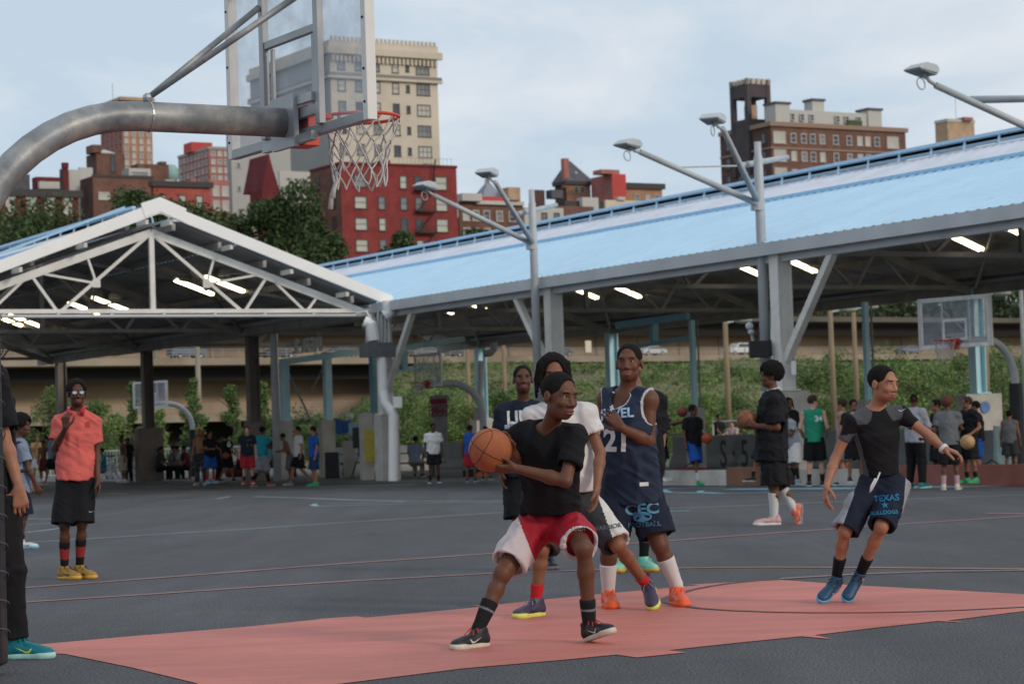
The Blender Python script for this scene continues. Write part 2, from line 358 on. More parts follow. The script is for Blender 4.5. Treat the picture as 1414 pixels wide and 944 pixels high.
# ================================================================== SHEDS
M_rblue = pm('blue_roof_panel', (.47, .69, .86), .42, var=.04, scale=.7, stain=(.40, .56, .68), stain_amt=.5, stain_scale=1.6)
M_rwhite = pm('translucent_roof_band', (.62, .66, .74), .5, var=.08, scale=1.2, stain=(.4, .42, .46), stain_amt=.4)
M_rtrim = pm('blue_trim_paint', (.33, .58, .80), .4, var=.06)
M_ridge = pm('pale_blue_ridge', (.42, .64, .82), .4, var=.06)
M_soffit = pm('soffit_steel', (.40, .40, .41), .7, var=.2, scale=1)
M_gray = pm('gray_steel_paint', (.52, .54, .555), .5, var=.08, scale=2, stain=(.2, .19, .18), stain_amt=.35)
M_pale = pm('pale_steel_paint', (.72, .70, .65), .5, var=.06, scale=2, stain=(.36, .30, .24), stain_amt=.35, stain_scale=1.5)
M_white = pm('white_paint', (.86, .85, .83), .5, var=.04, scale=2, stain=(.5, .5, .48), stain_amt=.2)
M_dsteel = pm('old_dark_steel', (.34, .32, .30), .65, var=.2, scale=2)
M_teal = pm('teal_steel_paint', (.24, .48, .57), .5, var=.12, scale=2, stain=(.12, .2, .24), stain_amt=.4)
M_tealL = pm('light_teal_steel_paint', (.50, .76, .84), .5, var=.1, scale=2, stain=(.2, .36, .42), stain_amt=.4)
M_conc = pm('concrete', (.50, .475, .43), .85, var=.14, scale=2.5, bump=.3, bscale=30, stain=(.27, .25, .225), stain_amt=.7, stain_scale=1.1)
M_concd = pm('shaded_concrete', (.20, .165, .145), .85, var=.14, scale=2.5, bump=.3, bscale=30, stain=(.1, .08, .07), stain_amt=.6)  # pedestals of the valley columns, browned to put their shade into the colour
M_brown = pm('brown_and_shaded_steel', (.17, .145, .125), .6, var=.15, scale=2)  # brown carries the shade of the valley columns; also used on a post
HW = 6.88; ZE = 5.28; ZR = 7.78; BAY = 9.75
def roofz(b, half): return ZE+(ZR-ZE)*b/half
def corr_sheet(fn, a0, a1, pitch, amp, t0, t1, thick=.0):
    n = int((a1-a0)/(pitch/4)); vs_ = []; fs = []
    for i in range(n+1):
        a = a0+(a1-a0)*i/n; h = amp if (i % 4) in (0, 1) else 0
        vs_ += [fn(a, t0)+Z*h, fn(a, t1)+Z*h]
    for i in range(n): fs.append((2*i, 2*i+1, 2*i+3, 2*i+2))
    return vs_, fs
def gable_shed(name, label, b_eave, b_far, a0, a1, front_truss, rake):
    t = thing(name, label, 'shed', sh(a0, (b_eave+b_far)/2, 0))
    half = (b_far-b_eave)/2; mid = (b_far+b_eave)/2
    def side(s):   # s=-1: eave at b_eave ; +1: eave at b_far
        e = mid+s*half
        eo = e+s*.25
        f0 = lambda a, tt: sh(a, e+(mid-e)*tt, ZE+(ZR-ZE)*tt)
        for (n_, t0, t1, m_) in (('roof_panel', -.035, .62, M_rblue), ('roof_light_band', .63, .88, M_rwhite)):
            v1, q1 = corr_sheet(f0, a0, a1, .32, .045, t0, t1)
            mb = MB(); mb.add(v1, q1); 
            v2, q2 = corr_sheet(lambda a, tt: f0(a, tt)-Z*.05, a0, a1, .32, .045, t0, t1)
            mb.add(v2, [q[::-1] for q in q2], 1); obj(n_, mb, [m_, M_soffit], t)
        mb = MB(); mb.beam(f0(a0, .625)+Z*.06, f0(a1, .625)+Z*.06, .12, .08, up=Z); obj('roof_trim', mb, M_rtrim, t)
        # raised ridge monitor: dark gap, blue cap rail
        mb = MB(); 
        mb.beam(f0(a0, .93)+Z*.24, f0(a1, .93)+Z*.24, .11, .08); 
        n = int((a1-a0)/1.2)
        for i in range(n+1):
            a = a0+(a1-a0)*i/n; mb.beam(f0(a, .92)-Z*.02, f0(a, .93)+Z*.25, .04)
        mb.beam(f0(a0, 1)+Z*.08, f0(a1, 1)+Z*.08, 1.0*half*.06, .06)
        obj('ridge_rail', mb, M_ridge, t)
        mb = MB(); mb.beam(f0(a0, .9)-Z*.02, f0(a1, .9)-Z*.02, .35, .06); obj('ridge_flashing', mb, M_rwhite, t)
        # fascia and eave beam
        mb = MB(); mb.box((f0(a0, -.045)+f0(a1, -.045))/2-Z*.09, (a1-a0, .06, .27), ax=(V, U, Z)); mb.box((f0(a0, -.0)+f0(a1, -.0))/2-Z*.16, (a1-a0, .26, .10), ax=(V, U, Z))
        obj('eave_fascia', mb, M_gray, t)
        mb = MB(); mb.box((f0(a0, 0)+f0(a1, 0))/2-Z*.36, (a1-a0, .2, .26), ax=(V, U, Z)); obj('eave_beam', mb, M_gray if (s < 0 and b_eave >= 0) else M_dsteel, t)
    side(-1); side(1)
    # trusses
    def truss(a, mat, w=.088):
        mb = MB(); P = lambda b, z: sh(a, b, z); zt = lambda d: ZR-.62-(ZR-ZE)*.93*d/half
        zb = 5.0; up = V
        mb.beam(P(mid, zt(0)), P(mid-half, zt(half)), w, w*2.4, up=Z); mb.beam(P(mid, zt(0)), P(mid+half, zt(half)), w, w*2.4, up=Z)
        mb.beam(P(mid-half, zb), P(mid+half, zb), w*1.6, w*1.3, up=Z)
        mb.beam(P(mid, zb), P(mid, zt(0)), w*1.25, w*1.6, up=U)
        for s in (-1, 1):
            q = lambda d, z: P(mid+s*d, z)
            mb.beam(q(.08, zt(.08)-.05), q(2.62, zb), w*.7, w, up=U)
            mb.beam(q(2.72, zb), q(3.42, zt(3.42)), w*.7, w*.9, up=U)
            mb.beam(q(1.6, (zt(0)+zb)/2-.32), q(1.85, zt(1.85)), w*.6, w*.7, up=U)
            mb.beam(q(1.6, (zt(0)+zb)/2-.32), q(3.25, zt(3.25)), w*.6, w*.7, up=U)
            mb.beam(q(3.5, zt(3.5)), q(4.55, zb), w*.6, w*.8, up=U)
            mb.beam(q(4.62, zb), q(4.98, zt(4.98)), w*.6, w*.8, up=U)
            mb.beam(q(5.1, zt(5.1)), q(6.1, zb), w*.6, w*.8, up=U)
            mb.box(q(1.6, (zt(0)+zb)/2-.32), (.22, .04, .22), ax=(U, V, Z))
        obj('roof_truss', mb, mat, t)
    k0 = math.ceil((a0-.01)/BAY)
    for k in range(k0, int(a1/BAY)+1):
        truss(k*BAY, M_pale if (front_truss and k == 0) else M_dsteel)
    # purlins
    mb = MB()
    for s in (-1, 1):
        for tt in (.1, .3, .5, .7, .9):
            e = mid+s*half; b_ = e+(mid-e)*tt
            mb.beam(sh(a0, b_, ZE+(ZR-ZE)*tt-.2), sh(a1, b_, ZE+(ZR-ZE)*tt-.2), .1, .2)
    obj('purlins', mb, M_dsteel, t)
    mbd = MB()
    for k in range(k0, int(a1/BAY)):
        for s in (-1, 1):
            e = mid+s*half
            mbd.beam(sh(k*BAY, e, ZE-.35), sh((k+1)*BAY, mid, ZR-.4), .07, .1); mbd.beam(sh((k+1)*BAY, e, ZE-.35), sh(k*BAY, mid, ZR-.4), .07, .1)
    obj('wind_bracing', mbd, M_dsteel, t)
    if rake:
        mb = MB()
        for s in (-1, 1):
            e = mid+s*(half+.25); r = lambda b, z: sh(-.72, b, z)
            za = ZR+.18; ze_ = ZE-.02+.0
            mb.prism([r(mid, za), r(e, ze_+.12), r(e, ze_-.20), r(mid, za-.34)], V*-.06)
            # rake top lip and soffit brackets
        mb.prism([sh(-.80, mid+.75, ZR-.02), sh(-.80, mid, ZR+.28), sh(-.80, mid-.55, ZR+.10), sh(-.80, mid-.45, ZR-.28), sh(-.80, mid, ZR-.12), sh(-.80, mid+.68, ZR-.40)], V*.07)
        obj('rake_fascia', mb, M_white, t)
        mb = MB()
        for s in (-1, 1):
            for d in (.35, 2.1, 3.9, 5.6):
                c = sh(-.36, mid+s*d, ZR-(ZR-ZE)*d/half-.26); mb = MB(); mb.beam(c-V*.3, c+V*.4, .09, .13); obj('outrigger', mb, M_pale, t)
        mb = MB(); mb.beam(sh(-.75, b_eave-.3, ZE-.02+.28), sh(-.75, mid-1.0, ZR-.30+.28), .03, .07); obj('rake_blue_strip', mb, M_rtrim, t)
        mb = MB(); mb.tube([sh(-.12, b_eave, 4.86), sh(-.12, b_far-.3, 4.86)], .045, 8); 
        for i in range(9): mb.box(sh(-.12, b_eave+1+i*1.5, 4.9), (.09, .07, .12), ax=(U, V, Z))
        obj('conduit', mb, M_gray, t)
    return t
shed_r = gable_shed('open_shed', 'long open gabled shed with light blue roof on the right', .0, 2*HW, -34, 23, False, False)
shed_l = gable_shed('open_shed', 'open gabled shed on the left with white rake boards and truss end', -2*HW, -.3, -.0, 31, True, True)
# extend roof overhang on the left shed front
# columns
def column(a, b, kind, label, cat='column', brace=0, ped=True, pw=1.0):
    p = sh(a, b); t = thing('shed_column', label, cat, p, group='columns of the sheds')
    mp_, mc = {'pale': (M_conc, M_pale), 'brown': (M_concd, M_brown), 'teal': (M_conc, M_tealL)}[kind]
    if ped:
        mb = MB(); mb.box(p+Z*1.0, (.46, pw, 2.0), ax=(V, U, Z)); obj('pedestal', mb, mp_, t, bevel=.02)
    z0 = 2.0 if ped else 0
    zt = 5.0 if kind != 'brown' else 5.3
    mb = MB(); h = zt-z0; c = p+Z*(z0+h/2)
    if kind == 'pale': mb.box(c, (.27, .31, h-.01), ax=(V, U, Z))
    mb.box(c+U*.17, (.32, .03, h), ax=(V, U, Z)); mb.box(c-U*.17, (.32, .03, h), ax=(V, U, Z)); kind == 'pale' or mb.box(c, (.03, .31, h), ax=(V, U, Z)); mb.box(p+Z*(z0+.02), (.5, .5, .04), ax=(V, U, Z))
    obj('steel_post', mb, mc, t)
    if brace:
        mb = MB(); mb.beam(p+Z*2.55, p+V*(brace*1.98)+Z*4.95, .16, .16, up=U); obj('brace', mb, mc if kind == 'pale' else M_gray, t)
    return t
column(0, 0, 'pale', 'pale corner column with pipes where the two sheds meet', brace=-1, ped=True, pw=.6)
column(-BAY, 0, 'pale', 'pale braced column behind the players in the middle', brace=1, ped=True)
column(-2*BAY, 0, 'pale', 'tall pale braced column behind the player in black holding a ball', brace=-1)
column(-3*BAY, 0, 'pale', 'braced column at the right edge of the picture', brace=1)
for i, (k, lb) in enumerate([(1, 'brown column under the left shed behind the man in navy shirt'), (2, 'brown column with wide base behind the far left hoop'), (3, 'slim gray column behind the man in salmon shirt')]):
    c_ = column(k*BAY, 0, 'brown', lb, ped=(k in (1, 2)), pw=(.55, .95)[k == 2])
for k in range(-3, 3):
    lb = {-3: 'teal column of the shed back row, far right outside end', -2: 'teal column of the shed back row past the right player', -1: 'teal column with round emblem pedestal behind the right hoop', 0: 'teal column of the back row hidden close behind the tall pale column', 1: 'teal column behind the player in jersey 21', 2: 'teal column beside the pipe of the middle hoop', 3: 'teal column of the back row near the red banner'}[k]
    column(k*BAY, 2*HW, 'teal', lb, pw=1.3 if k == -1 else .8)
for k, lb in ((-0, 'pale front corner column at the far left end of the gable'), (1, 'pale left row column with leaning brace'), (2, 'left row column of the left shed further back'), (3, 'left row column of the left shed, rearmost')):
    column(k*BAY, -2*HW, 'pale', lb, brace=1 if k == 1 else 0)
# round emblem on the pedestal behind the right hoop
pe = sh(-BAY, 2*HW)
mb = MB(); c = pe-V*.254+U*0+Z*1.62; mb.tube([c, c-V*.012], .17, 24); o = obj('round_emblem', mb, pm('emblem_blue', (.10, .20, .42), .5)); tag(o, 'small round blue emblem on the concrete pedestal behind the right hoop', 'emblem')
# pipes and junction box at the corner column
t = thing('utility_pipes', 'cluster of gray conduits with dark box and white drain pipe on the corner column', 'pipes', sh(0, 0, 2))
mb = MB(); mb.box(at(521, 483, 66.3), (.95, .4, .42), ax=(U, V, Z)); obj('junction_box', mb, pm('dark_gray_metal', (.13, .135, .14), .5), t)
mb = MB()
for i in range(7): mb.tube([at(507+i*5, 428+(i % 3)*5, 66.4+.05*i), at(506+i*5.2, 478, 66.4)], .035, 6)
for q in ([(492, 433), (505, 430), (512, 440), (514, 470)],): mb.tube([at(x, y, 66.3) for x, y in q], .05, 7)
obj('conduit', mb, M_gray, t)
mb = MB(); mb.tube([at(536, 415, 66.2), at(537, 432, 66.2), at(531, 436, 66.2)], .18, 10); mb.tube([at(503, 444, 66.2), at(512, 448, 66.2), at(516, 470, 66.2)], .18, 10)
mb.tube([at(527, 492, 66.3), at(529, 540, 66.3), at(532, 556, 66.2), at(541, 568, 66.1), at(543, 574, 66.1), at(543, 664, 66.0)], .135, 12)
obj('drain_pipe', mb, M_white, t)
mb = MB(); mb.box(at(549, 555, 66.0), (.25, .12, .32)); obj('junction_cover', mb, M_white, t)
# kick boards along the slab edge
def board(name, label, x0, x1, mat, h=.40):
    def apx(px):
        lo, hi = -40., 30.
        for _ in range(50):
            m_ = (lo+hi)/2
            if proj(sh(m_, -.85))[0] > px: lo = m_
            else: hi = m_
        return (lo+hi)/2
    a_, b_ = apx(x0), apx(x1); mb = MB(); mb.box((sh(a_, -.9)+sh(b_, -.9))/2+Z*h/2, (abs(a_-b_), .14, h), ax=(V, U, Z)); o = obj(name, mb, mat, bevel=.01); return tag(o, label, 'low wall')
board('low_wall', 'low gray concrete kerb wall left of the player in black', 872, 1009, M_conc, .34)
board('low_wall', 'low brown board wall behind the legs of the player in black', 1010, 1085, pm('rust_board', (.20, .095, .055), .7, var=.2, scale=3))
board('low_wall', 'low gray kerb wall behind the jersey 24 player', 1086, 1203, M_conc, .34)
board('low_wall', 'low brick red wall behind the group at the right', 1204, 1480, pm('brick_red_board', (.26, .085, .06), .7, var=.15, scale=3))
# fluorescent fixtures
M_tube = emat('lit_fluorescent_tube', (1.0, .87, .58), 5); M_fix = pm('fixture_housing', (.5, .5, .48), .5)
def fixture(px, py, label, ln=1.35, dz=0.42, left=False):
    mid = HW if not left else -HW-.15; best = (1e9, 0)
    for i_ in range(40):
        b = mid+.4+i_*.16; z = ZR-(ZR-ZE)*(b-mid)/HW-dz; lo, hi = -33., 22. if not left else 30.
        for _ in range(30):
            m_ = (lo+hi)/2
            if proj(sh(m_, b, z))[0] > px: lo = m_
            else: hi = m_
        e_ = abs(proj(sh(lo, b, z))[1]-py)
        if e_ < best[0]: best = (e_, b)
    b = best[1]
    lo, hi = -33., 22. if not left else 30.
    dd = abs(b-mid); z = ZR-(ZR-ZE)*dd/HW-dz
    for _ in range(50):
        m_ = (lo+hi)/2
        if proj(sh(m_, b, z))[0] > px: lo = m_
        else: hi = m_
    a = (lo+hi)/2; P = sh(a, b, z); s = 1 if b > mid else -1
    d = (U*s-Z*(ZR-ZE)/HW).normalized()
    t = thing('tube_light', label, 'light', P, group='tube lights under the shed roofs')
    n = V.cross(d)
    mb = MB(); mb.box(P+Z*.05, (ln, .3, .06), ax=(d, V, d.cross(V))); obj('housing', mb, M_fix, t)
    mb = MB()
    for q in (-.08, .08): mb.tube([P-Z*.03+V*q-d*ln*.47, P-Z*.03+V*q+d*ln*.47], .045, 8)
    obj('tube', mb, M_tube, t)
FX = [(268, 397, 1), (310, 390, 1), (152, 417, 1), (35, 443, 1), (118, 424, 1), (8, 439, 1)]
for i, (px, b, l) in enumerate(FX):
    fixture(px, b, ['lit tube light under the left shed nearest below the truss', 'lit tube light right of the king post, upper one', 'lit tube light just above the conduit left of the king post', 'lit tube light near the left edge below the conduit', 'lit tube light farther back left of the king post', 'lit tube light touching the left edge of the picture'][i], left=True)
FX = [(803, 403), (862, 399), (653, 419), (605, 422), (1030, 369), (1102, 362), (1330, 330), (1402, 318)]
for i, (px, b) in enumerate(FX):
    fixture(px, b, ['lit tube light above the player in jersey 21, left one', 'lit tube light above the player in jersey 21, right one', 'small lit tube light far under the roof, second from left', 'smallest lit tube light, leftmost under the right shed', 'lit tube light left of the tall lamp mast', 'lit tube light right of the tall pale column', 'large lit tube light above the right hoop', 'lit tube light nearest the right edge'][i])
# ================================================================== BACKGROUND: berm, highway, trees, buildings
M_grass = pm('berm_ground', (.085, .115, .035), .95, var=.35, scale=.25, stain=(.27, .21, .13), stain_amt=.95, stain_scale=.12, bump=.5, bscale=3)
M_lawn = pm('lawn_grass', (.07, .13, .03), .95, var=.3, scale=.6, bump=.5, bscale=20)
HD = lambda px: 270+ (px-0)*.1   # nominal
# highway line in plan: passes depth 290 m at the left edge and 400 m at the right edge
HA = at(-200, 600, 277); HA.z = 0; HB = at(1600, 560, 427); HB.z = 0
hd = (HB-HA).normalized(); hn = Vector((hd.y, -hd.x, 0))      # hn points toward the camera
if hn.y > 0: hn = -hn
HL = (HB-HA).length
def hw(px, off=0.0, z=0.0):
    t = solve_t(HA+hn*off, hd, px, -160.0); return HA+hn*off+hd*t+Z*z
M_tan = pm('tan_concrete', (.36, .265, .17), .9, var=.16, scale=.12, stain=(.20, .13, .09), stain_amt=.75, stain_scale=.09, stretch=(1, 1, 1.6))
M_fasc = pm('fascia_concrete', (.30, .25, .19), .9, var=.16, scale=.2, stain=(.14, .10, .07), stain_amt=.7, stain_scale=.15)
M_shade_fence = pm('shade_and_fence_black', (.018, .015, .013), .9, var=.2)  # near-black for the painted shade bands; also colours ground wall and promenade fence
M_rail = pm('gray_railing', (.28, .28, .27), .6)
M_wood = pm('weathered_wood', (.25, .18, .11), .85, var=.2, scale=4, stretch=(1, 1, .2))
t = thing('elevated_highway', 'tan triple deck highway wall with dark undersides and railings beyond the green slope', 'highway', HA)
def hbox(name, off0, off1, z0, z1, mat, parent=t, a=0.0, b=None):
    b = HL if b is None else b
    mb = MB(); mb.prism([HA+hd*a+hn*off0+Z*z0, HA+hd*b+hn*off0+Z*z0, HA+hd*b+hn*off1+Z*z0, HA+hd*a+hn*off1+Z*z0][::-1], (0, 0, z1-z0)); return obj(name, mb, mat, parent)
hbox('lower_wall', -1.0, .0, 0, 12.2, M_tan); hbox('upper_wall', -3.0, -1.01, 12.3, 18.2, M_tan)
hbox('lower_deck', .0, 8, 4.8, 5.8, M_fasc); hbox('deck_shade_band', 4.5, 5.1, 10.1, 11.9, M_shade_fence); hbox('deck_shade_band', 2.5, 3.0, 16.1, 17.9, M_shade_fence)  # near-black bands under two decks put the shade there into solid shape
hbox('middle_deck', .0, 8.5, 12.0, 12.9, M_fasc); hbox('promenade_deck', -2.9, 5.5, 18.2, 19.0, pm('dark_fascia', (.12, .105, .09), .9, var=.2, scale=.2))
hbox('ground_wall', -.9, 2.5, 0, 4.7, M_shade_fence)
def hrail(off, z0, z1, step, name, mat, th=.09, nr=3):
    mb = MB(); n = int(HL/step)
    for i in range(n+1): p = HA+hd*(i*step)+hn*off; mb.box(p+Z*(z0+z1)/2, (th, th, z1-z0), ax=(hd, hn, Z))
    for k in range(nr): zz = z0+(z1-z0)*(k+1)/nr; mb.box(HA+hd*HL/2+hn*off+Z*zz, (HL, th*.8, th*.8), ax=(hd, hn, Z))
    return obj(name, mb, mat, t)
hrail(7.9, 5.8, 7.0, 2.4, 'railing', M_rail); hrail(8.4, 12.9, 14.0, 2.4, 'railing', M_rail); hrail(5.4, 19.0, 20.5, .7, 'promenade_fence', M_shade_fence, .07, 2)
for i in range(30):   # shallow pilasters on the wall
    p = HA+hd*(i*HL/30)+hn*.12; mb = MB(); mb.box(p-hn*1.1+Z*15.2, (.5, .26, 5), ax=(hd, hn, Z)); obj('wall_pilaster', mb, M_fasc, t)
# berm terrain
def bermh(x, y):
    px = 707+F*x/y
    def ss(a, b, v): v = min(1, max(0, (v-a)/(b-a))); return v*v*(3-2*v)
    d = ((HA-Vector((x, y, 0))).dot(-hn))  # distance in front of highway line
    dist = abs((Vector((x, y, 0))-HA).dot(hn))
    top = 9.9*ss(395, 590, px)+ .9*ss(180, 420, px)
    h = top*ss(190, 12, dist)*1.0
    h += (math.sin(x*.11+y*.05)+math.sin(x*.05-y*.08+2))*.35*min(1, h/3)
    return h
nx, ny = 150, 46; vs_ = []; fs = []
for j in range(ny):
    for i in range(nx):
        px = -150+1850*i/(nx-1); e = hw(px, 8.8); kx = (px-707)/F; Y = e.y+(88-e.y)*(j/(ny-1)); q = Vector((kx*Y, Y, 0)); vs_.append((q.x, q.y, bermh(q.x, q.y)+.02))
for j in range(ny-1):
    for i in range(nx-1): a = j*nx+i; fs.append((a, a+1, a+nx+1, a+nx))
mb = MB(); mb.add(vs_, fs); o = obj('grass_slope', mb, M_grass, smooth=True); tag(o, kind='structure')
# upper terrain behind the promenade, carrying the city
mb = MB(); mb.prism([HA-hn*3-hd*200, HB-hn*3+hd*300, HB-hn*900+hd*500, HA-hn*900-hd*500], (0, 0, 18.9)); tag(obj('upper_terrain', mb, pm('terrain_soil', (.08, .085, .05), .95)), kind='structure')
sheet('lawn', [sh(-40, 19), sh(70, 19), sh(75, 75), sh(-40, 75)], .03, M_lawn)
# ------------------------------------------------------------------ foliage
LEAFQ = None
def leaf_cloud(pts, size, jit=.35):
    "random quads centred at pts (n,3); returns verts, faces"
    n = len(pts); a = rng.normal(size=(n, 3)); a /= np.linalg.norm(a, axis=1)[:, None]
    b = rng.normal(size=(n, 3)); b -= a*(a*b).sum(1)[:, None]; b /= np.linalg.norm(b, axis=1)[:, None]
    s = size*(1+rng.uniform(-jit, jit, n))[:, None]
    v = np.stack([pts-a*s, pts-b*s*.55, pts+a*s, pts+b*s*.55], 1).reshape(-1, 3)
    f = np.arange(4*n).reshape(n, 4); return v, f
def crown_pts(n, clumps):
    "clumps: list of (cx,cy,cz,rx,ry,rz)"
    w_ = np.array([c[3]*c[5] for c in clumps]); idx = rng.choice(len(clumps), n, p=w_/w_.sum()); C = np.array(clumps)[idx]
    d = rng.normal(size=(n, 3)); d /= np.linalg.norm(d, axis=1)[:, None]
    r = rng.uniform(.25, 1, n)**.6*rng.uniform(.85, 1.15, n); return C[:, :3]+d*C[:, 3:]*r[:, None]
L_dark = leafmat('dark_leaves', (.026, .05, .018), (.085, .125, .042)); L_mid = leafmat('mid_green_leaves', (.055, .10, .028), (.15, .22, .07)); L_lite = leafmat('light_green_leaves', (.10, .17, .045), (.23, .31, .10))
M_bark = pm('bark', (.11, .085, .06), .9, var=.25, scale=6)
def tree(name, label, base, h, w_, mat, n=1500, leaf=.22, trunk=.22, group=None, slim=False):
    base = Vector(base); t_ = thing(name, label, 'tree', base, group=group)
    mb = MB(); r0 = max(.06, h*.018); top = base+Z*h*.8+Vector((random.uniform(-.3, .3), 0, 0))
    mb.tube([base-Z*.3, base+Z*h*trunk, base+(top-base)*.6+Vector((random.uniform(-.2, .2), 0, 0)), top], [r0*1.3, r0, r0*.6, r0*.2], 7)
    for k in range(7):
        z_ = random.uniform(trunk*.9, .75); a = random.uniform(0, 2*PI); p0 = base+Z*h*z_
        mb.tube([p0, p0+Vector((math.cos(a)*w_*.2, math.sin(a)*w_*.2, h*.07)), p0+Vector((math.cos(a)*w_*.42, math.sin(a)*w_*.42, h*.15))], [r0*.45, r0*.3, r0*.1], 5)
    obj('trunk', mb, M_bark, t_, smooth=True)
    cl = []; nc = 16 if not slim else 20
    for k in range(nc):
        zf = (trunk*.6+(k+.5)/nc*(1-trunk*.6))*.98 if slim else random.uniform(trunk, .98); wf = math.sin(PI*min(1, (zf-trunk)/(1-trunk)*.75+.22)) if not slim else (1.05-zf)
        a = random.uniform(0, 2*PI); rr = w_*.5*wf*random.uniform(.3, .85)
        cr_ = w_*random.uniform(.13, .26)*(1 if not slim else .75)
        cl.append((base.x+math.cos(a)*rr, base.y+math.sin(a)*rr, base.z+h*zf-cr_*.3, cr_, cr_, cr_*random.uniform(.6, .95)))
    v, f = leaf_cloud(crown_pts(n, cl), leaf); npmesh('crown', v, f, mat, t_, smooth=False)
    return t_
def on_berm(px, Y):
    p = at(px, 600, Y); p.z = max(0, bermh(p.x, p.y)); return p
# shrubs over the slope: uncountable, one mesh
n = 150000; P = np.zeros((n, 3)); k = 0
cen = []
while len(cen) < 1500:
    px = random.uniform(385, 1500); e = hw(px, 10); Y = e.y+(96-e.y)*random.random()**.6; q = Vector(((px-707)/F*Y, Y, 0))
    h_ = bermh(q.x, q.y)
    if h_ < .25: continue
    nn_ = math.sin(q.x*.13+2)*math.cos(q.y*.09)+random.uniform(-.8, .8)
    if nn_ < .12: continue
    cen.append((q.x, q.y, h_, random.uniform(.35, 1.3)))
idx = rng.integers(0, len(cen), n); C = np.array(cen)[idx]; d = rng.normal(size=(n, 3)); d /= np.linalg.norm(d, axis=1)[:, None]; d[:, 2] = np.abs(d[:, 2])
r = (C[:, 3]*rng.uniform(.5, 1.05, n))[:, None]; P = C[:, :3]+d*r*np.array([1, 1, .75])
hue = rng.random(len(cen))[idx]
for nm, m_, sel in (('slope_shrubs', L_mid, hue < .45), ('slope_ground_cover', L_lite, (hue >= .45) & (hue < .75)), ('slope_dark_shrubs', L_dark, hue >= .75)):
    v, f = leaf_cloud(P[sel], .12); o = npmesh(nm, v, f, m_, None, smooth=False)
    tag(o, {'slope_shrubs': 'mid green shrubs covering the slope below the highway', 'slope_ground_cover': 'light green leafy plants spread over the slope below the highway', 'slope_dark_shrubs': 'darker green bushes scattered over the slope below the highway'}[nm], 'shrubs', kind='stuff')
# individual young trees
YT = [(74, 118, 4.5, 3.2, L_mid, 'thin young tree just left of the man in salmon shirt', 0), (133, 118, 3.8, 3.4, L_mid, 'young bushy tree right of the salmon shirt man', 0), (158, 125, 3.2, 2.6, L_lite, 'small light green tree before the brown pier', 0), (186, 112, 4.7, 1.6, L_mid, 'thin sapling left of the far left hoop board', 1),
      (222, 108, 3.2, 1.4, L_lite, 'light sapling right of the far left hoop board', 1), (268, 112, 4.7, 2.3, L_mid, 'slender young tree behind the far left hoop pole', 1), (320, 118, 4.4, 2.2, L_mid, 'slender sapling left of the middle brown column', 1), (362, 120, 4.7, 2.4, L_mid, 'slim tree right of the middle brown column', 1),
      (412, 128, 3.1, 4.5, L_dark, 'dark bush between the two light blue posts', 0), (440, 125, 2.9, 3.0, L_mid, 'green bush right of the second blue post', 0), (470, 118, 2.0, 3.2, L_dark, 'dark rounded bush behind the loudspeaker', 0), (502, 115, 2.2, 3.0, L_dark, 'dark green bush left of the corner column', 0),
      (560, 110, 3.5, 3.0, L_mid, 'bushy tree just right of the corner column', 0), (592, 112, 3.1, 3.2, L_lite, 'light green tree behind the red banner', 0), (630, 116, 3.3, 3.4, L_mid, 'mid green tree under the middle hoop arm', 0), (652, 112, 2.9, 2.6, L_lite, 'light green tree left of the teal pipe column', 0),
      (690, 118, 3.3, 3.0, L_mid, 'tree left of the man in navy shirt', 0), (790, 120, 2.9, 3.4, L_mid, 'tree between the white shirt and jersey 21 players', 0), (935, 112, 3.1, 3.6, L_lite, 'light tree behind the flying ball', 0), (975, 108, 2.9, 3.0, L_lite, 'light flowering tree right of the blue shorts player', 0), (1018, 118, 3.2, 3.4, L_mid, 'tree left of the player in black', 0),
      (1115, 110, 4.5, 3.8, L_mid, 'tree just right of the tall pale column', 0), (1160, 112, 4.9, 4.0, L_mid, 'tree behind the wooden pole and jersey 24', 0), (1180, 120, 4.3, 3.8, L_lite, 'light green tree above the gray tank top man', 0), (1226, 106, 5.0, 4.2, L_mid, 'tall tree above the right player head', 0), (1262, 104, 4.3, 4.4, L_lite, 'light green tree right of the right player head', 0),
      (1298, 108, 4.0, 3.6, L_lite, 'light green tree under the right hoop net', 0), (1330, 112, 4.5, 3.6, L_mid, 'tree behind the teal column and hoop board', 0), (1385, 104, 4.9, 4.6, L_mid, 'large tree left of the right hoop pole', 0), (1420, 108, 4.6, 4.4, L_mid, 'tree cut by the right edge of the picture', 0)]
for px, Y, h, w_, m_, lb, sl in YT: tree('young_tree', lb, on_berm(px, Y), h, w_, m_, 5200, .062, group='young trees in the park', slim=bool(sl))
# dark mature trees on the upper terrace
for (px, pyt, Y, h, w_, lb) in [(12, 296, 340, 17, 26, 'dark tree at the far left edge above the shed roof'), (68, 282, 345, 18, 25, 'dark wide tree before the dark red row house'), (122, 266, 350, 19, 24, 'dark tree before the long brown building, left crown'), (170, 262, 350, 19, 17, 'dark tree in front of the brown building garage windows'),
                                (268, 276, 350, 17, 20, 'dark tree before the coral red low building'), (308, 292, 350, 15, 17, 'dark tree below the beige tower base'), (222, 272, 352, 17, 19, 'dark tree just above the shed roof peak'), (372, 268, 350, 19, 16, 'dark tree before the gabled maroon house'), (410, 258, 345, 20, 15, 'tall dark tree left of the red painted building'), (438, 300, 345, 15, 12, 'dark tree touching the left corner of the red building'),
                                (560, 322, 350, 8, 10, 'small tree at the foot of the red building'), (655, 318, 350, 8, 12, 'small tree before the brown row house')]:
    p = at(px, pyt, Y); b_ = Vector((p.x, p.y, p.z-h)); tree('mature_tree', lb, b_, h, w_, L_dark, 9000, .34, .15, group='mature trees on the terrace')
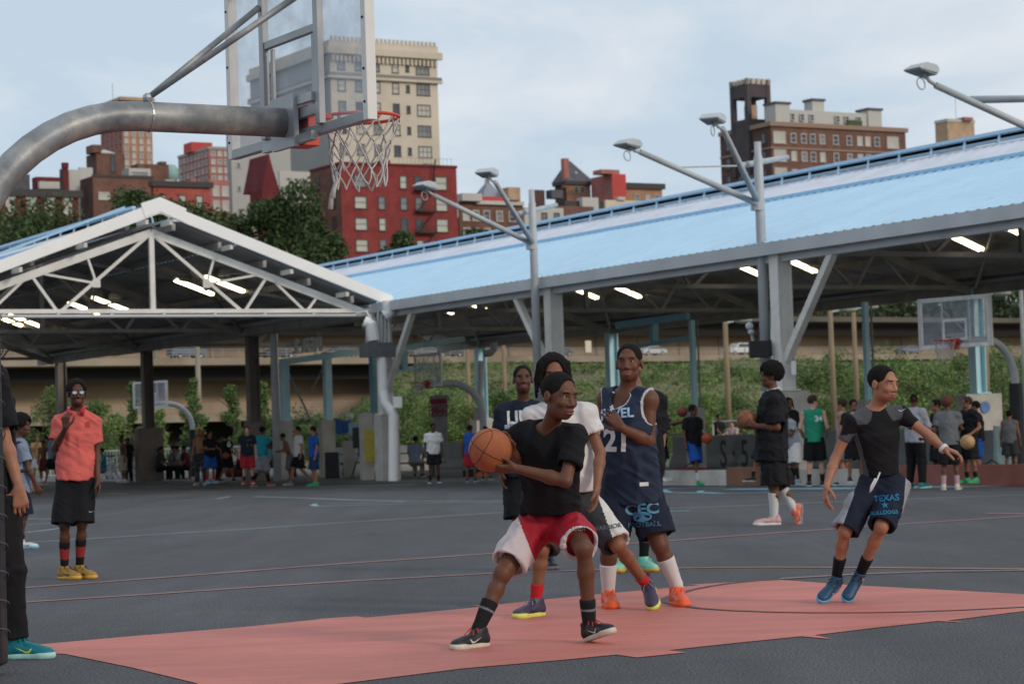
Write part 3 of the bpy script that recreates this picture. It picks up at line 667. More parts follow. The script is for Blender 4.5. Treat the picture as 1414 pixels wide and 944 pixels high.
for i, (px, pyt, Y, h, w_) in enumerate([(1100, 428, 452, 10, 22), (1150, 420, 455, 12, 24), (1205, 418, 455, 12, 22), (1262, 405, 460, 14, 26), (1320, 398, 462, 15, 26), (1375, 390, 465, 16, 26), (1425, 388, 468, 16, 26)]):
    p = at(px, pyt, Y); tree('mature_tree', 'dark tree row behind the promenade fence, ' + ['first from its left end', 'second from its left end', 'third, above the teal post', 'fourth, left of the right hoop board', 'fifth, behind the right hoop board', 'sixth, right of the board', 'last, at the picture edge'][i], Vector((p.x, p.y, p.z-h)), h, w_, L_dark, 3500, .6, .12, group='mature trees on the terrace')
# ------------------------------------------------------------------ buildings
G_dark = pm('dark_window_glass', (.05, .06, .075), .12, spec=.6, var=.3, scale=.3); G_blind = pm('pale_window_blind', (.47, .455, .40), .6, var=.12, scale=.4); G_mid = pm('gray_window_glass', (.20, .21, .22), .25, var=.3, scale=.3)
G_frame = pm('window_frame_paint', (.35, .34, .31), .6); G_framed = pm('dark_window_frame', (.06, .05, .05), .6); G_fw = pm('white_window_frame', (.52, .50, .47), .6)
def winmesh(w_, h, right, nrm, gm, fm, lintel=None, kind=0):
    mb = MB(); r, n_ = right, nrm; fr = .12*min(w_, h)
    def bx(cx, cz, sx, sz, d0, d1, mi): mb.box(r*cx+Z*cz+n_*((d0+d1)/2), (sx, abs(d1-d0), sz), ax=(r, n_, Z), mi=mi)
    bx(0, 0, w_, h, -.28, .02, 1)
    for s in (-1, 1): bx(s*(w_/2+.05), 0, .16, h+.2, -.1, .10, 0)
    bx(0, h/2+.05, w_+.26, .18, -.1, .12, 0); bx(0, -h/2-.07, w_+.4, .16, -.1, .2, 0); bx(0, 0, w_, .10, -.1, .06, 0)
    if kind == 1: bx(-w_*.17, 0, .09, h, -.1, .05, 0); bx(w_*.17, 0, .09, h, -.1, .05, 0)
    if lintel: bx(0, h/2+.35, w_+.7, .5, -.1, .16, 2)
    me = bpy.data.meshes.new('window'); me.from_pydata(mb.v, [], mb.f); me.polygons.foreach_set('material_index', mb.m); me.update()
    for m_ in ([fm, gm]+([lintel] if lintel else [])): me.materials.append(m_)
    return me
class Bld:
    "a block given by three columns of the photograph: left end, near corner, right end"
    def __init__(s, name, label, xl, xc, xr, ytop, Y, mL, mR, zb=10, dR=None, dL=None, cat='building', roofm=None, group=None):
        c = at(xc, ytop, Y); s.c = Vector((c.x, c.y, 0)); s.zt = c.z; s.zb = zb; s.t = thing(name, label, cat, (c.x, c.y, zb), group)
        s.dR = (dR or Vector((.86, .51, 0))).normalized(); s.dL = (dL or Vector((-.51, .86, 0))).normalized()
        P = Vector((c.x, c.y, c.z)); s.LR = solve_t(P, s.dR, xr) if xr > xc+1 else 12.0; s.LL = solve_t(P, s.dL, xl) if xl < xc-1 else 12.0
        s.LR = min(s.LR, 120); s.LL = min(s.LL, 120)
        s.nR = Vector((s.dR.y, -s.dR.x, 0)); s.nL = Vector((-s.dL.y, s.dL.x, 0))
        A = s.c; B = A+s.dR*s.LR; D = A+s.dL*s.LL; E_ = B+s.dL*s.LL; z0 = zb; z1 = s.zt
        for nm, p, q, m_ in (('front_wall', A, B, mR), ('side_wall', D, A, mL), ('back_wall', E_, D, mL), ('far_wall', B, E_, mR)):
            mb = MB(); mb.add([p+Z*z0, q+Z*z0, q+Z*z1, p+Z*z1], [(0, 1, 2, 3)]); obj(nm, mb, m_, s.t)
        mb = MB(); mb.add([A+Z*(z1-.05), B+Z*(z1-.05), E_+Z*(z1-.05), D+Z*(z1-.05)], [(0, 1, 2, 3)]); obj('roof', mb, roofm or M_roofg, s.t)
        s.w = 0
    def z(s, py, face='R', f=0.0):
        "height of the point at picture row py on the face at fraction f"
        p = s.c+(s.dR*s.LR*f if face == 'R' else s.dL*s.LL*f); lo, hi = -20., 200.
        for _ in range(40):
            m_ = (lo+hi)/2
            if proj((p.x, p.y, m_))[1] > py: lo = m_
            else: hi = m_
        return lo
    def band(s, name, z0, z1, out, mat, faces='RL', f0=0, f1=1):
        mb = MB(); h = z1-z0
        if 'R' in faces: L_ = s.LR*(f1-f0); mb.box(s.c+s.dR*(s.LR*f0+L_/2)+s.nR*(out/2-.05)+Z*(z0+h/2), (L_+(2*out if f0 == 0 and f1 == 1 else 0), out+.1, h), ax=(s.dR, s.nR, Z))
        if 'L' in faces: L_ = s.LL; mb.box(s.c+s.dL*L_/2+s.nL*(out/2-.05)+Z*(z0+h/2), (L_, out+.1, h-.02), ax=(s.dL, s.nL, Z))
        return obj(name, mb, mat, s.t)
    def wins(s, face, fr, zs, w_, h, gm=None, fm=None, lintel=None, mixm=None, kind=0, name='window'):
        r, n_, L_ = (s.dR, s.nR, s.LR) if face == 'R' else (s.dL, s.nL, s.LL)
        key = {}
        for z_ in zs:
            for f_ in fr:
                g_ = random.choice(mixm) if mixm else (gm or G_dark)
                if g_ not in key: key[g_] = winmesh(w_, h, r, n_, g_, fm or G_frame, lintel, kind)
                o = bpy.data.objects.new(name, key[g_]); COL.objects.link(o); o.parent = s.t
                o.location = s.c+r*(L_*f_)+n_*.0+Z*z_-OFF[s.t]
    def bx(s, name, f, g_, z0, w_, d_, h, mat, dz=0):
        "box standing on the roof: f along the right face, g back along the left"
        p = s.c+s.dR*(s.LR*f)+s.dL*(s.LL*g_)+Z*(z0+h/2); mb = MB(); mb.box(p, (w_, d_, h), ax=(s.dR, s.dL, Z)); return obj(name, mb, mat, s.t)
M_roofg = pm('roof_tar', (.09, .09, .095), .9)
BR = {}
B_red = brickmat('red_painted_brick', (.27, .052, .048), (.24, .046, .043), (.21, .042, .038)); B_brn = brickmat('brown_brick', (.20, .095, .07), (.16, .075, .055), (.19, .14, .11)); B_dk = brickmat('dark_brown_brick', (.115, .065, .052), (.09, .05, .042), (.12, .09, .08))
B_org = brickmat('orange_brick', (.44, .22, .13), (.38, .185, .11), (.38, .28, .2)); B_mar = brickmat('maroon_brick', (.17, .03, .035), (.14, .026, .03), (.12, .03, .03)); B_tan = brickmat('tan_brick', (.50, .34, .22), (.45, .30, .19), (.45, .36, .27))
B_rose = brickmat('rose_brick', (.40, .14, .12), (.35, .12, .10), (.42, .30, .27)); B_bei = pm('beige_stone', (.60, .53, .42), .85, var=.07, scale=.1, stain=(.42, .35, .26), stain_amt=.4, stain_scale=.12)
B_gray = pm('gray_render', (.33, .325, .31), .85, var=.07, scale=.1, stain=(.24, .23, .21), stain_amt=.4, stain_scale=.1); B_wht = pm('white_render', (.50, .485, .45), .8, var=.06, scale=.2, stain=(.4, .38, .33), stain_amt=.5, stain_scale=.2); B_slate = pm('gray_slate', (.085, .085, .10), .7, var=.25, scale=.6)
B_cop = pm('dark_cornice', (.05, .045, .045), .7); B_brk = pm('bright_red_paint', (.50, .06, .05), .7, var=.1, scale=.2)
mixA = [G_blind, G_mid, G_dark]; mixB = [G_blind, G_blind, G_mid]
# beige apartment tower
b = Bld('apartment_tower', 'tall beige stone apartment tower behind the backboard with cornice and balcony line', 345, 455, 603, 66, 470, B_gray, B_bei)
zt = b.zt
b.band('cornice', zt-1.2, zt+.2, .9, B_bei); b.band('parapet', zt+.2, zt+1.6, .2, B_bei); b.band('balcony', zt-6.2, zt-5.7, .8, B_bei); b.band('balcony_rail', zt-5.7, zt-5.0, .7, pm('iron_rail', (.22, .2, .18), .7))
mb = MB()
for i in range(26): mb.box(b.c+b.dR*(b.LR*(i+.5)/26)+b.nR*.25+Z*(zt-2.1), (.5, .7, 1.2), ax=(b.dR, b.nR, Z))
for i in range(26): mb.box(b.c+b.dR*(b.LR*(i+.5)/26)+b.nR*.05+Z*(zt+2.0), (.45, .5, .9), ax=(b.dR, b.nR, Z))
obj('cornice_bracket', mb, B_bei, b.t)
zs = [zt-3.3-4.33*i for i in range(10)]
b.wins('R', [.10, .26, .42], zs, 1.5, 2.1, mixm=mixA, fm=G_framed); b.wins('R', [.60], zs, 1.3, 2.1, mixm=mixA, fm=G_framed); b.wins('R', [.715], zs, .6, 1.4, gm=G_dark, fm=G_framed); b.wins('R', [.86], zs, 2.9, 2.2, mixm=[G_blind, G_mid], fm=G_framed, kind=1)
b.wins('L', [.25, .6], zs[1::2], 1.4, 2.2, gm=G_dark)
b2 = Bld('gray_tower_wing', 'plain gray rendered wing left of the beige tower', 312, 318, 400, 175, 455, B_gray, pm('light_gray_render', (.40, .39, .37), .85, var=.06, scale=.1), zb=10)
b2.wins('R', [.12], [b2.zt-3-4.6*i for i in range(5)], .5, .8, gm=G_dark)
# far red painted building
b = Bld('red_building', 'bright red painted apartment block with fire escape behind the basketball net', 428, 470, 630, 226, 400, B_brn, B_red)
zt = b.zt
b.band('coping', zt-.1, zt+.35, .15, B_mar); zs = [zt-2.9-3.75*i for i in range(5)]
b.wins('R', [.86], zs, 2.2, 2.2, gm=G_blind, fm=G_framed); b.wins('R', [.53, .66], zs, 1.2, 2.1, mixm=mixA, fm=G_framed); b.wins('R', [.16], zs, 2.2, 2.0, mixm=mixB, fm=G_framed); b.wins('R', [.34], zs[1:], 1.2, 2.1, mixm=mixB, fm=G_framed)
b.wins('L', [.25, .75], [z_+.4 for z_ in zs], 1.0, 2.0, gm=G_dark, fm=G_framed)
b.bx('stair_head', .44, .3, zt, 1.6, 3, 1.2, B_red); b.bx('roof_rail_box', .8, .2, zt, 1.5, 2, .8, M_rail)
mb = MB(); iron = pm('black_iron', (.03, .028, .028), .6)
for i, z_ in enumerate(zs):
    c = b.c+b.dR*(b.LR*.70)+b.nR*.75+Z*(z_-1.4); mb.box(c, (3.8, 1.1, .14), ax=(b.dR, b.nR, Z))
    for k in range(9): mb.box(c+b.dR*(-1.8+k*.45)+b.nR*.6+Z*.55, (.07, .07, 1.1), ax=(b.dR, b.nR, Z))
    mb.box(c+b.nR*.6+Z*1.1, (3.8, .08, .08), ax=(b.dR, b.nR, Z))
    if i: mb.beam(c+b.dR*(-1.6)+b.nR*.2, c+b.dR*1.8+b.nR*.2+Z*3.75, .45, .12)
mb.beam(b.c+b.dR*(b.LR*.76)+b.nR*.75+Z*(zs[0]-1.4), b.c+b.dR*(b.LR*.8)+b.nR*.75+Z*(zt+1.2), .45, .1)
obj('fire_escape', mb, iron, b.t)
mb = MB()
for i in range(14): mb.box(b.c+b.dR*(b.LR*(.5+i*.035))+Z*(zt+.9), (.06, .06, 1.1))
mb.beam(b.c+b.dR*(b.LR*.48)+Z*(zt+1.5), b.c+b.dR*(b.LR*.97)+Z*(zt+1.5), .06); obj('roof_railing', mb, M_rail, b.t)
# gabled maroon house
b = Bld('gabled_house', 'maroon gabled house between the gray wing and dark trees', 345, 362, 386, 262, 395, B_mar, B_mar)
mb = MB(); c0 = b.c+b.dR*0; mb.prism([b.c+Z*b.zt, b.c+b.dR*b.LR+Z*b.zt, b.c+b.dR*b.LR*.62+Z*(b.zt+4), b.c+b.dR*b.LR*.45+Z*(b.zt+6.2), b.c+b.dR*b.LR*.3+Z*(b.zt+4)], b.dL*8); obj('gable', mb, B_mar, b.t)
b.wins('R', [.5], [b.zt-4], 1.2, 2.2, gm=G_blind, fm=G_fw)
b = Bld('white_house', 'small white rendered house right of the maroon gable', 384, 386, 432, 236, 420, B_wht, B_wht); b.wins('R', [.25, .6, .85], [b.zt-3.4, b.zt-7], .7, 1.2, gm=G_dark)
# left group
b = Bld('orange_tower', 'tall orange brick tower with cornice seen above the hoop arm at left', 138, 168, 209, 136, 620, B_rose, B_org); zt = b.zt
b.band('cornice', zt-.5, zt+.4, .7, B_tan); b.band('frieze', zt-2.4, zt-2.1, .2, B_tan); b.bx('roof_tank', .45, .5, zt, 2.5, 2.5, .8, B_slate)
zs = [zt-3.6-1.95*i for i in range(11)]; b.wins('R', [.12, .37, .62, .87], zs, .8, 1.2, mixm=mixB, fm=G_fw); b.wins('L', [.12, .3, .5, .7, .88], zs, .7, 1.1, gm=G_blind, fm=G_framed)
mb = MB(); p = b.c+b.dL*b.LL*.4+Z*zt; mb.tube([p, p+Z*5], .07, 5); obj('antenna', mb, M_rail, b.t)
b = Bld('brown_block', 'windowless brown brick block with one dark slot at left', 119, 133, 172, 211, 500, B_dk, B_brn); b.wins('R', [.58], [b.zt-2.3], .9, 3.4, gm=G_dark, fm=G_framed)
b.bx('chimney', .0, .25, b.zt, 2.0, 4, 1.7, B_brn)
mb = MB(); c = b.c+b.dR*b.LR*.45+b.dL*3; z_ = b.zt; q = [c+b.dR*s*2.6+b.dL*r*2+Z*z_ for s, r in ((-1, -1), (1, -1), (1, 1), (-1, 1))]+[c+Z*(z_+1.2)]; mb.add(q, [(0, 1, 4), (1, 2, 4), (2, 3, 4), (3, 0, 4)]); obj('hipped_cap', mb, B_wht, b.t)
b = Bld('brick_warehouse', 'wide brown brick building with pale garage windows above the left trees', 110, 128, 211, 243, 430, B_dk, B_brn); b.band('coping', b.zt-.2, b.zt+.3, .15, B_cop, 'R')
b.wins('R', [.18], [b.zt-3.7], 2.0, 1.2, gm=G_blind, fm=G_fw); b.wins('R', [.68], [b.zt-3.5], 4.0, 1.7, gm=G_blind, fm=B_cop, kind=1)
b = Bld('white_penthouse', 'small white and glass roof house above the brick warehouse', 168, 178, 208, 232, 470, B_gray, B_wht); b.wins('R', [.5], [b.zt-1.2], 3.4, .9, gm=G_mid, fm=G_fw)
b = Bld('brown_annex', 'small brown brick annex at the right end of the warehouse roof', 180, 190, 233, 226, 480, B_dk, B_brn); b.bx('chimney', .82, .2, b.zt, 1.4, 2, .6, B_brn)
b = Bld('dormitory', 'rose brick block with a regular grid of windows left of the gray tower', 246, 288, 318, 204, 560, B_rose, B_rose); zt = b.zt
b.band('parapet', zt-.4, zt+.3, .2, B_gray); zs = [zt-1.4-2.0*i for i in range(8)]; b.wins('L', [.08+.12*i for i in range(8)], zs, .9, 1.1, mixm=[G_mid, G_dark, G_blind], fm=G_fw); b.wins('R', [.2, .5, .8], zs, .9, 1.1, mixm=mixB, fm=G_fw)
b.bx('red_stair_tower', .3, .55, zt, 5.5, 5, 2.4, B_brk)
b = Bld('coral_house', 'low coral red brick house with three windows above the shed peak', 208, 212, 290, 252, 410, B_red, brickmat('coral_brick', (.42, .10, .075), (.38, .09, .07), (.34, .12, .1))); b.band('cornice', b.zt-.7, b.zt+.3, .5, B_cop)
b.wins('R', [.14, .50, .80], [b.zt-3.4], 1.2, 2.4, gm=G_blind, fm=G_framed); b.bx('chimney', .7, .3, b.zt, .9, .9, 1.0, B_rose); b.bx('chimney', .3, .4, b.zt, 1.6, 1.0, .6, B_wht)
b = Bld('brick_annex', 'plain brown brick slab between the coral house and gray wing', 284, 288, 316, 248, 425, B_rose, B_rose); b.wins('R', [.35, .8], [b.zt-2.1, b.zt-4.8], 1.1, 1.7, mixm=mixB, fm=G_fw)
b = Bld('maroon_row_house', 'dark maroon row house with white window heads at the left edge', -60, -50, 108, 262, 400, B_mar, B_mar); b.band('cornice', b.zt-.9, b.zt+.35, .6, B_cop)
b.wins('R', [.395, .58, .74, .9], [b.zt-2.7], 1.35, 2.7, mixm=[G_blind], fm=G_fw, lintel=G_fw); b.wins('R', [.395, .58, .74], [b.zt-7.6], 1.35, 2.7, mixm=[G_blind], fm=G_fw, lintel=G_fw); b.bx('bay_roof', .3, -.04, b.zt-5.6, 6, 2, .4, B_cop)
b = Bld('gray_block', 'dark gray box like roof storey at the left edge', 8, 16, 41, 240, 440, B_wht, B_slate, roofm=B_cop)
b = Bld('brown_roof_house', 'long low brown roof line left of the maroon chimney', 44, 50, 88, 244, 450, B_mar, B_mar); b.bx('skylight', .5, 0, b.zt-2.4, 5, 2, 1.4, B_wht)
b = Bld('maroon_chimney_house', 'tall maroon chimney stack house with white panels at left', 82, 88, 94, 232, 430, B_dk, B_mar); b.bx('chimney', .4, .1, b.zt, 1.1, 1, 1.0, B_mar)
b = Bld('white_bulkhead', 'white roof bulkhead beside the maroon chimney', 93, 95, 110, 234, 432, B_wht, B_wht); b = Bld('white_rear_house', 'pale rear house behind the brown chimney stack at left', 108, 110, 128, 231, 445, B_wht, B_wht, roofm=B_cop)
b = Bld('pale_low_house', 'pale stone low house under the gray tower foot', 306, 308, 356, 312, 380, B_bei, B_bei); b.wins('R', [.3, .7], [b.zt-2.2], 1.0, 1.6, gm=G_dark)
# middle group
b = Bld('brown_row_house', 'brown brick row house with red tiled roof behind the left lamp heads', 632, 634, 722, 278, 430, B_brn, B_brn); zt = b.zt; b.band('cornice', zt-.5, zt+.2, .6, G_fw, 'R', .25, 1.0); b.band('tiles', zt+.2, zt+1.0, .3, B_brk, 'R', .3, .95)
b.wins('R', [.1, .25, .42, .62, .82], [zt-2.6, zt-5.9], 1.2, 1.8, mixm=mixA, fm=G_fw); b.bx('roof_hut', .15, .3, zt, 4.2, 3, 1.4, B_wht)
mb = MB(); c = b.c+b.dR*b.LR*.62+b.dL*4; q = [c+b.dR*s*2.6+b.dL*r*2.4+Z*(zt+.8) for s, r in ((-1, -1), (1, -1), (1, 1), (-1, 1))]+[c+Z*(zt+4.6)]; mb.add(q, [(0, 1, 4), (1, 2, 4), (2, 3, 4), (3, 0, 4)]); mb.box(c+Z*(zt+4.7), (.8, .8, 1.5)); obj('pointed_roof', mb, pm('pale_slate', (.25, .27, .32), .6), b.t); b.bx('dormer', .82, .1, zt+.4, 2.6, 2.4, 2.4, B_tan)
b = Bld('white_brick_house', 'white rendered house right of the left lamp mast', 722, 724, 778, 286, 425, B_wht, B_wht); b.wins('R', [.2, .5, .82], [b.zt-1.9], 1.0, 1.7, mixm=[G_mid, G_dark], fm=G_framed)
b = Bld('water_tank_house', 'dark roof tanks above the white rendered house', 730, 735, 752, 262, 440, B_dk, B_dk, roofm=B_cop); b.bx('tank', 1.8, 0, b.zt-1.6, 2.6, 2, 1.6, B_slate)
b = Bld('chateau_house', 'brick house with steep slate pyramid roof and tall chimney in the middle', 766, 782, 815, 252, 450, B_dk, B_org); zt = b.zt; b.band('cornice', zt-.4, zt+.3, .6, B_cop)
mb = MB(); A = b.c; q = [A-b.dR*.5-b.dL*.5, A+b.dR*(b.LR+.5)-b.dL*.5, A+b.dR*(b.LR+.5)+b.dL*(b.LL+.5), A-b.dR*.5+b.dL*(b.LL+.5)]; q = [p+Z*(zt+.3) for p in q]; c = A+b.dR*b.LR*.35+b.dL*b.LL*.5; q += [c+Z*(zt+4.5)-b.dR*.2, c+Z*(zt+4.5)+b.dR*.5]; mb.add(q, [(0, 1, 5, 4), (1, 2, 5), (2, 3, 4, 5), (3, 0, 4)]); obj('pyramid_roof', mb, B_slate, b.t)
b.bx('chimney', .02, .1, zt-1, 1.15, 1.15, 5.7, B_rose); mb = MB(); mb.sphere(c+b.nR*1.4+b.dR*.8+Z*(zt+2.0), .35, 10, 6); obj('dormer_light', mb, B_wht, b.t)
b.wins('R', [.4, .65], [zt-1.3], .8, 1.0, gm=G_dark)
b = Bld('red_brick_block', 'blank dark brick block with bright red side in the middle skyline', 816, 845, 864, 240, 445, B_rose, B_brk); b.bx('red_cap', -.1, .2, b.zt, 4.2, 3, .8, B_rose)
b = Bld('dark_cornice_building', 'orange brick building with heavy dark cornice right of the red block', 862, 864, 914, 256, 450, B_org, B_org); b.band('cornice', b.zt-.6, b.zt+.5, .5, B_cop); b.wins('R', [.3, .6, .85], [b.zt-2.4], 1.0, 1.3, mixm=mixB)
b = Bld('low_beige_wall_house', 'low beige wall house just above the blue roof in the middle', 834, 836, 905, 276, 420, B_bei, B_bei); b.bx('hut', .3, .1, b.zt, 1.6, 1, .6, B_wht)
b = Bld('black_roof_house', 'black roofed house with white bay left of the beige wall house', 770, 780, 836, 277, 435, B_cop, B_cop); b.bx('white_bay', .55, -.05, b.zt-2.6, 3.6, 2, 3.2, B_wht); b.bx('brown_wing', .1, -.2, b.zt-4, 9, 2, 2.8, B_brn)
# big hotel block
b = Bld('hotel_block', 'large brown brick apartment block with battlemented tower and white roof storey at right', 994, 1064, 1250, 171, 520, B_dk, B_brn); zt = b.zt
b.band('cornice', zt-.5, zt+.5, .5, pm('terracotta_trim', (.30, .20, .15), .8)); b.band('string_course', zt-5.6, zt-5.2, .25, pm('terracotta_trim', (.3, .2, .15), .8))
zs = [zt-3.0-4.1*i for i in range(6)]
b.wins('R', [.06], zs, 3.2, 2.5, gm=G_blind, fm=G_fw, kind=1); b.wins('R', [.16, .235, .30, .37, .47, .57, .65, .71, .78], zs, 1.3, 2.0, mixm=mixA, fm=G_fw); b.wins('R', [.90], zs, 3.2, 2.5, gm=G_blind, fm=G_fw, kind=1)
b.wins('L', [.15, .4, .62, .85], zs, 1.5, 2.2, gm=G_dark, fm=G_framed)
b.bx('roof_storey', .43, .14, zt+.4, b.LR*.74, b.LL*.2, 3.2, B_wht); b.bx('roof_storey', .09, .1, zt+.4, 4, 4, 4.2, B_wht); b.bx('roof_storey', .78, .12, zt+.4, 4, 4, 4.0, B_wht); b.bx('slate_cap', .09, .1, zt+4.6, 4.6, 4.6, .5, B_slate); b.bx('slate_cap', .78, .12, zt+4.4, 4.6, 4.6, .5, B_slate)
b.bx('roof_lantern', .40, .2, zt+3.6, 3.4, 3, 2.6, B_wht); b.bx('slate_cap', .40, .2, zt+6.2, 4.0, 3.6, .5, B_slate); b.bx('terrace_hedge', .62, .02, zt+.4, 4, 1, 1.4, L_dark)
r_ = winmesh(1.0, 1.4, b.dR, b.nR, G_dark, G_fw)
for f_ in (.1, .17, .24, .31, .5, .57, .66): 
    o = bpy.data.objects.new('window', r_); COL.objects.link(o); o.parent = b.t; o.location = b.c+b.dR*(b.LR*f_)+b.dL*(b.LL*.024)+Z*(zt+1.9)-OFF[b.t]
# battlemented tower
p0 = b.c+b.dL*b.LL*.78+b.dR*3
tw = []; W_ = 6.6
mb = MB(); zb_ = zt-10.6; c = b.c+b.dL*(b.LL*.55)+b.dR*2.6
for sx, sy in ((-1, -1), (1, -1), (1, 1), (-1, 1)): mb.box(c+b.dR*sx*W_*.42+b.dL*sy*W_*.42+Z*(zb_+10.5), (W_*.17, W_*.17, 21), ax=(b.dR, b.dL, Z))
for s in (-1, 1): mb.box(c+b.dL*s*W_*.42+Z*(zb_+19.3), (W_*.7, W_*.14, 3.0), ax=(b.dR, b.dL, Z)); mb.box(c+b.dR*s*W_*.42+Z*(zb_+19.3), (W_*.14, W_*.7, 3.0), ax=(b.dR, b.dL, Z)); mb.box(c+b.dL*s*W_*.42+Z*(zb_+8), (W_*.7, W_*.14, 9.5), ax=(b.dR, b.dL, Z)); mb.box(c+b.dR*s*W_*.42+Z*(zb_+8), (W_*.14, W_*.7, 9.5), ax=(b.dR, b.dL, Z))
obj('battlement_tower', mb, pm('tower_brick', (.075, .062, .066), .85, var=.2, scale=.3), b.t)
mb = MB()
for i in range(5):
    for s in (-1, 1): mb.box(c+b.dR*(-W_*.45+i*W_*.225)+b.dL*s*W_*.45+Z*(zb_+21.4), (.8, .8, 1.3), ax=(b.dR, b.dL, Z)); mb.box(c+b.dL*(-W_*.45+i*W_*.225)+b.dR*s*W_*.45+Z*(zb_+21.4), (.8, .8, 1.1), ax=(b.dR, b.dL, Z))
obj('battlement', mb, pm('pale_battlement', (.5, .42, .36), .8), b.t)
mb = MB(); mb.tube([c+Z*(zb_+12), c+Z*(zb_+16.2)], 1.5, 14); obj('water_tank', mb, B_tan, b.t)
b = Bld('tan_tower', 'small tan brick tower top at far right of the skyline', 1291, 1308, 1345, 166, 600, B_tan, B_tan); b.band('cap', b.zt-.4, b.zt+.4, .2, B_wht); b.bx('bulkhead', .7, .1, b.zt, 3, 3, .9, B_rose); mb = MB(); p = b.c+b.dR*3+Z*b.zt; mb.tube([p, p+Z*8], .06, 5); obj('antenna', mb, M_rail, b.t); b.wins('R', [.6], [b.zt-8], 4, 1.5, gm=G_mid)
# extra filler roofs behind
for (xl, xc, xr, yt, Y, m1, m2, lb) in [(250, 262, 300, 262, 640, B_brn, B_rose, 'distant rose brick house right of the coral house roof'), (48, 54, 84, 262, 500, B_wht, B_wht, 'pale strip of rear houses at left'), (905, 915, 1000, 292, 500, B_brn, B_bei, 'distant low house behind the blue roof near the hotel'), (628, 634, 700, 300, 500, B_dk, B_brn, 'distant brown house behind the row house')]:
    Bld('distant_house', lb, xl, xc, xr, yt, Y, m1, m2)
# flag tower, teal dome
mb = MB(); p = at(236, 229, 560); mb.sphere(p-Z*2, 2.0, 14, 10, sc=(1, 1, 1.2)); o = obj('copper_dome', mb, pm('verdigris', (.28, .42, .40), .6), smooth=True); tag(o, 'pale green copper dome between annex and dormitory', 'dome')
# ------------------------------------------------------------------ cars on the highway
def car(px, off, z0, col, label, kind='car', flip=1):
    p = hw(px, off, z0); t_ = thing('parked_car' if 0 else 'car', label, 'car', p, group='cars on the highway decks')
    d = hd*flip; L_, W2, H_ = (4.7, 1.85, 1.45) if kind == 'car' else (4.9, 1.95, 1.9)
    prof = [(-.5, .22), (-.5, .58), (-.46, .66), (-.30, .70), (-.17, 1.0), (.18, 1.0), (.34, .70), (.48, .62), (.5, .4), (.5, .22)] if kind == 'car' else [(-.5, .2), (-.5, .62), (-.47, .95), (-.42, 1.0), (.12, 1.0), (.24, .66), (.47, .58), (.5, .4), (.5, .2)]
    mb = MB(); mb.prism([p-hn*W2/2+d*(x*L_)+Z*(z*H_) for x, z in prof], hn*W2)
    obj('body', mb, pm('car_paint_'+label.split()[0], col, .25, var=.03), t_, bevel=.06)
    gl = [(-.29, .71), (-.17, .955), (.17, .955), (.32, .71)] if kind == 'car' else [(-.45, .66), (-.44, .93), (.11, .93), (.21, .67)]
    mb = MB(); mb.prism([p-hn*(W2/2+.02)+d*(x*L_)+Z*(z*H_) for x, z in gl], hn*(W2+.04)); obj('side_windows', mb, G_dark, t_)
    for s in (-.31, .31):
        for r_ in (-1, 1):
            c = p+d*(s*L_)+hn*(r_*(W2/2-.08))+Z*.33; mb = MB(); mb.tube([c-hn*.12, c+hn*.12], .33, 14); w_ = obj('wheel', mb, pm('tyre_rubber', (.02, .02, .02), .8), t_)
            mb = MB(); mb.tube([c-hn*.13, c+hn*.13], .2, 10); obj('rim', mb, M_gray, w_)
car(1024, 6, 12.9, (.72, .72, .70), 'white sport utility car on the highway left of the lamp mast', 'suv', -1); car(904, 6, 12.9, (.60, .62, .64), 'silver car on the highway right of jersey 21 player head', 'car', -1); car(774, 6, 12.9, (.10, .11, .13), 'charcoal car on the highway behind the pale middle column'); car(622, 6, 12.9, (.07, .08, .09), 'black car on the highway just above the middle hoop board')
car(590, 6, 12.9, (.16, .17, .2), 'gray car on the highway left of the black car'); car(474, 6, 12.9, (.09, .10, .14), 'navy car on the highway right of the sign letters'); car(1259, 6, 12.9, (.17, .2, .27), 'blue gray car on the highway left of the right hoop net'); car(262, 6, 12.9, (.12, .17, .22), 'teal gray car on the highway behind the brown columns', 'suv'); car(388, 5, 12.9, (.05, .06, .08), 'dark car on the highway left of the sign letters')
n = 90000; P = np.zeros((n, 3)); hwp = [hw(px_, 9) for px_ in range(385, 1505, 10)]
pxs = rng.uniform(390, 1490, n); ey = np.interp(pxs, np.arange(385, 1505, 10), [q.y for q in hwp]); YY = ey+(92-ey)*rng.random(n)**.7; P[:, 0] = (pxs-707)/F*YY; P[:, 1] = YY
P[:, 2] = [bermh(a, b_) for a, b_ in zip(P[:, 0], P[:, 1])]; P[:, 2] += rng.uniform(.0, .35, n); P = P[P[:, 2] > .3]
v, f = leaf_cloud(P, .13); tag(npmesh('slope_weeds', v, f, leafmat('dry_green_leaves', (.10, .12, .04), (.26, .23, .11)), None, smooth=False), 'dry green weeds and low ground cover all over the slope', 'weeds', kind='stuff')
# road sign boxes
mb = MB(); p = hw(817, 8.6, 14.2); mb.box(p, (1.1, .1, 1.7), ax=(hd, hn, Z)); o = obj('road_sign', mb, pm('pale_sign', (.66, .58, .45), .6)); tag(o, 'small pale sign plate on the highway railing', 'sign')
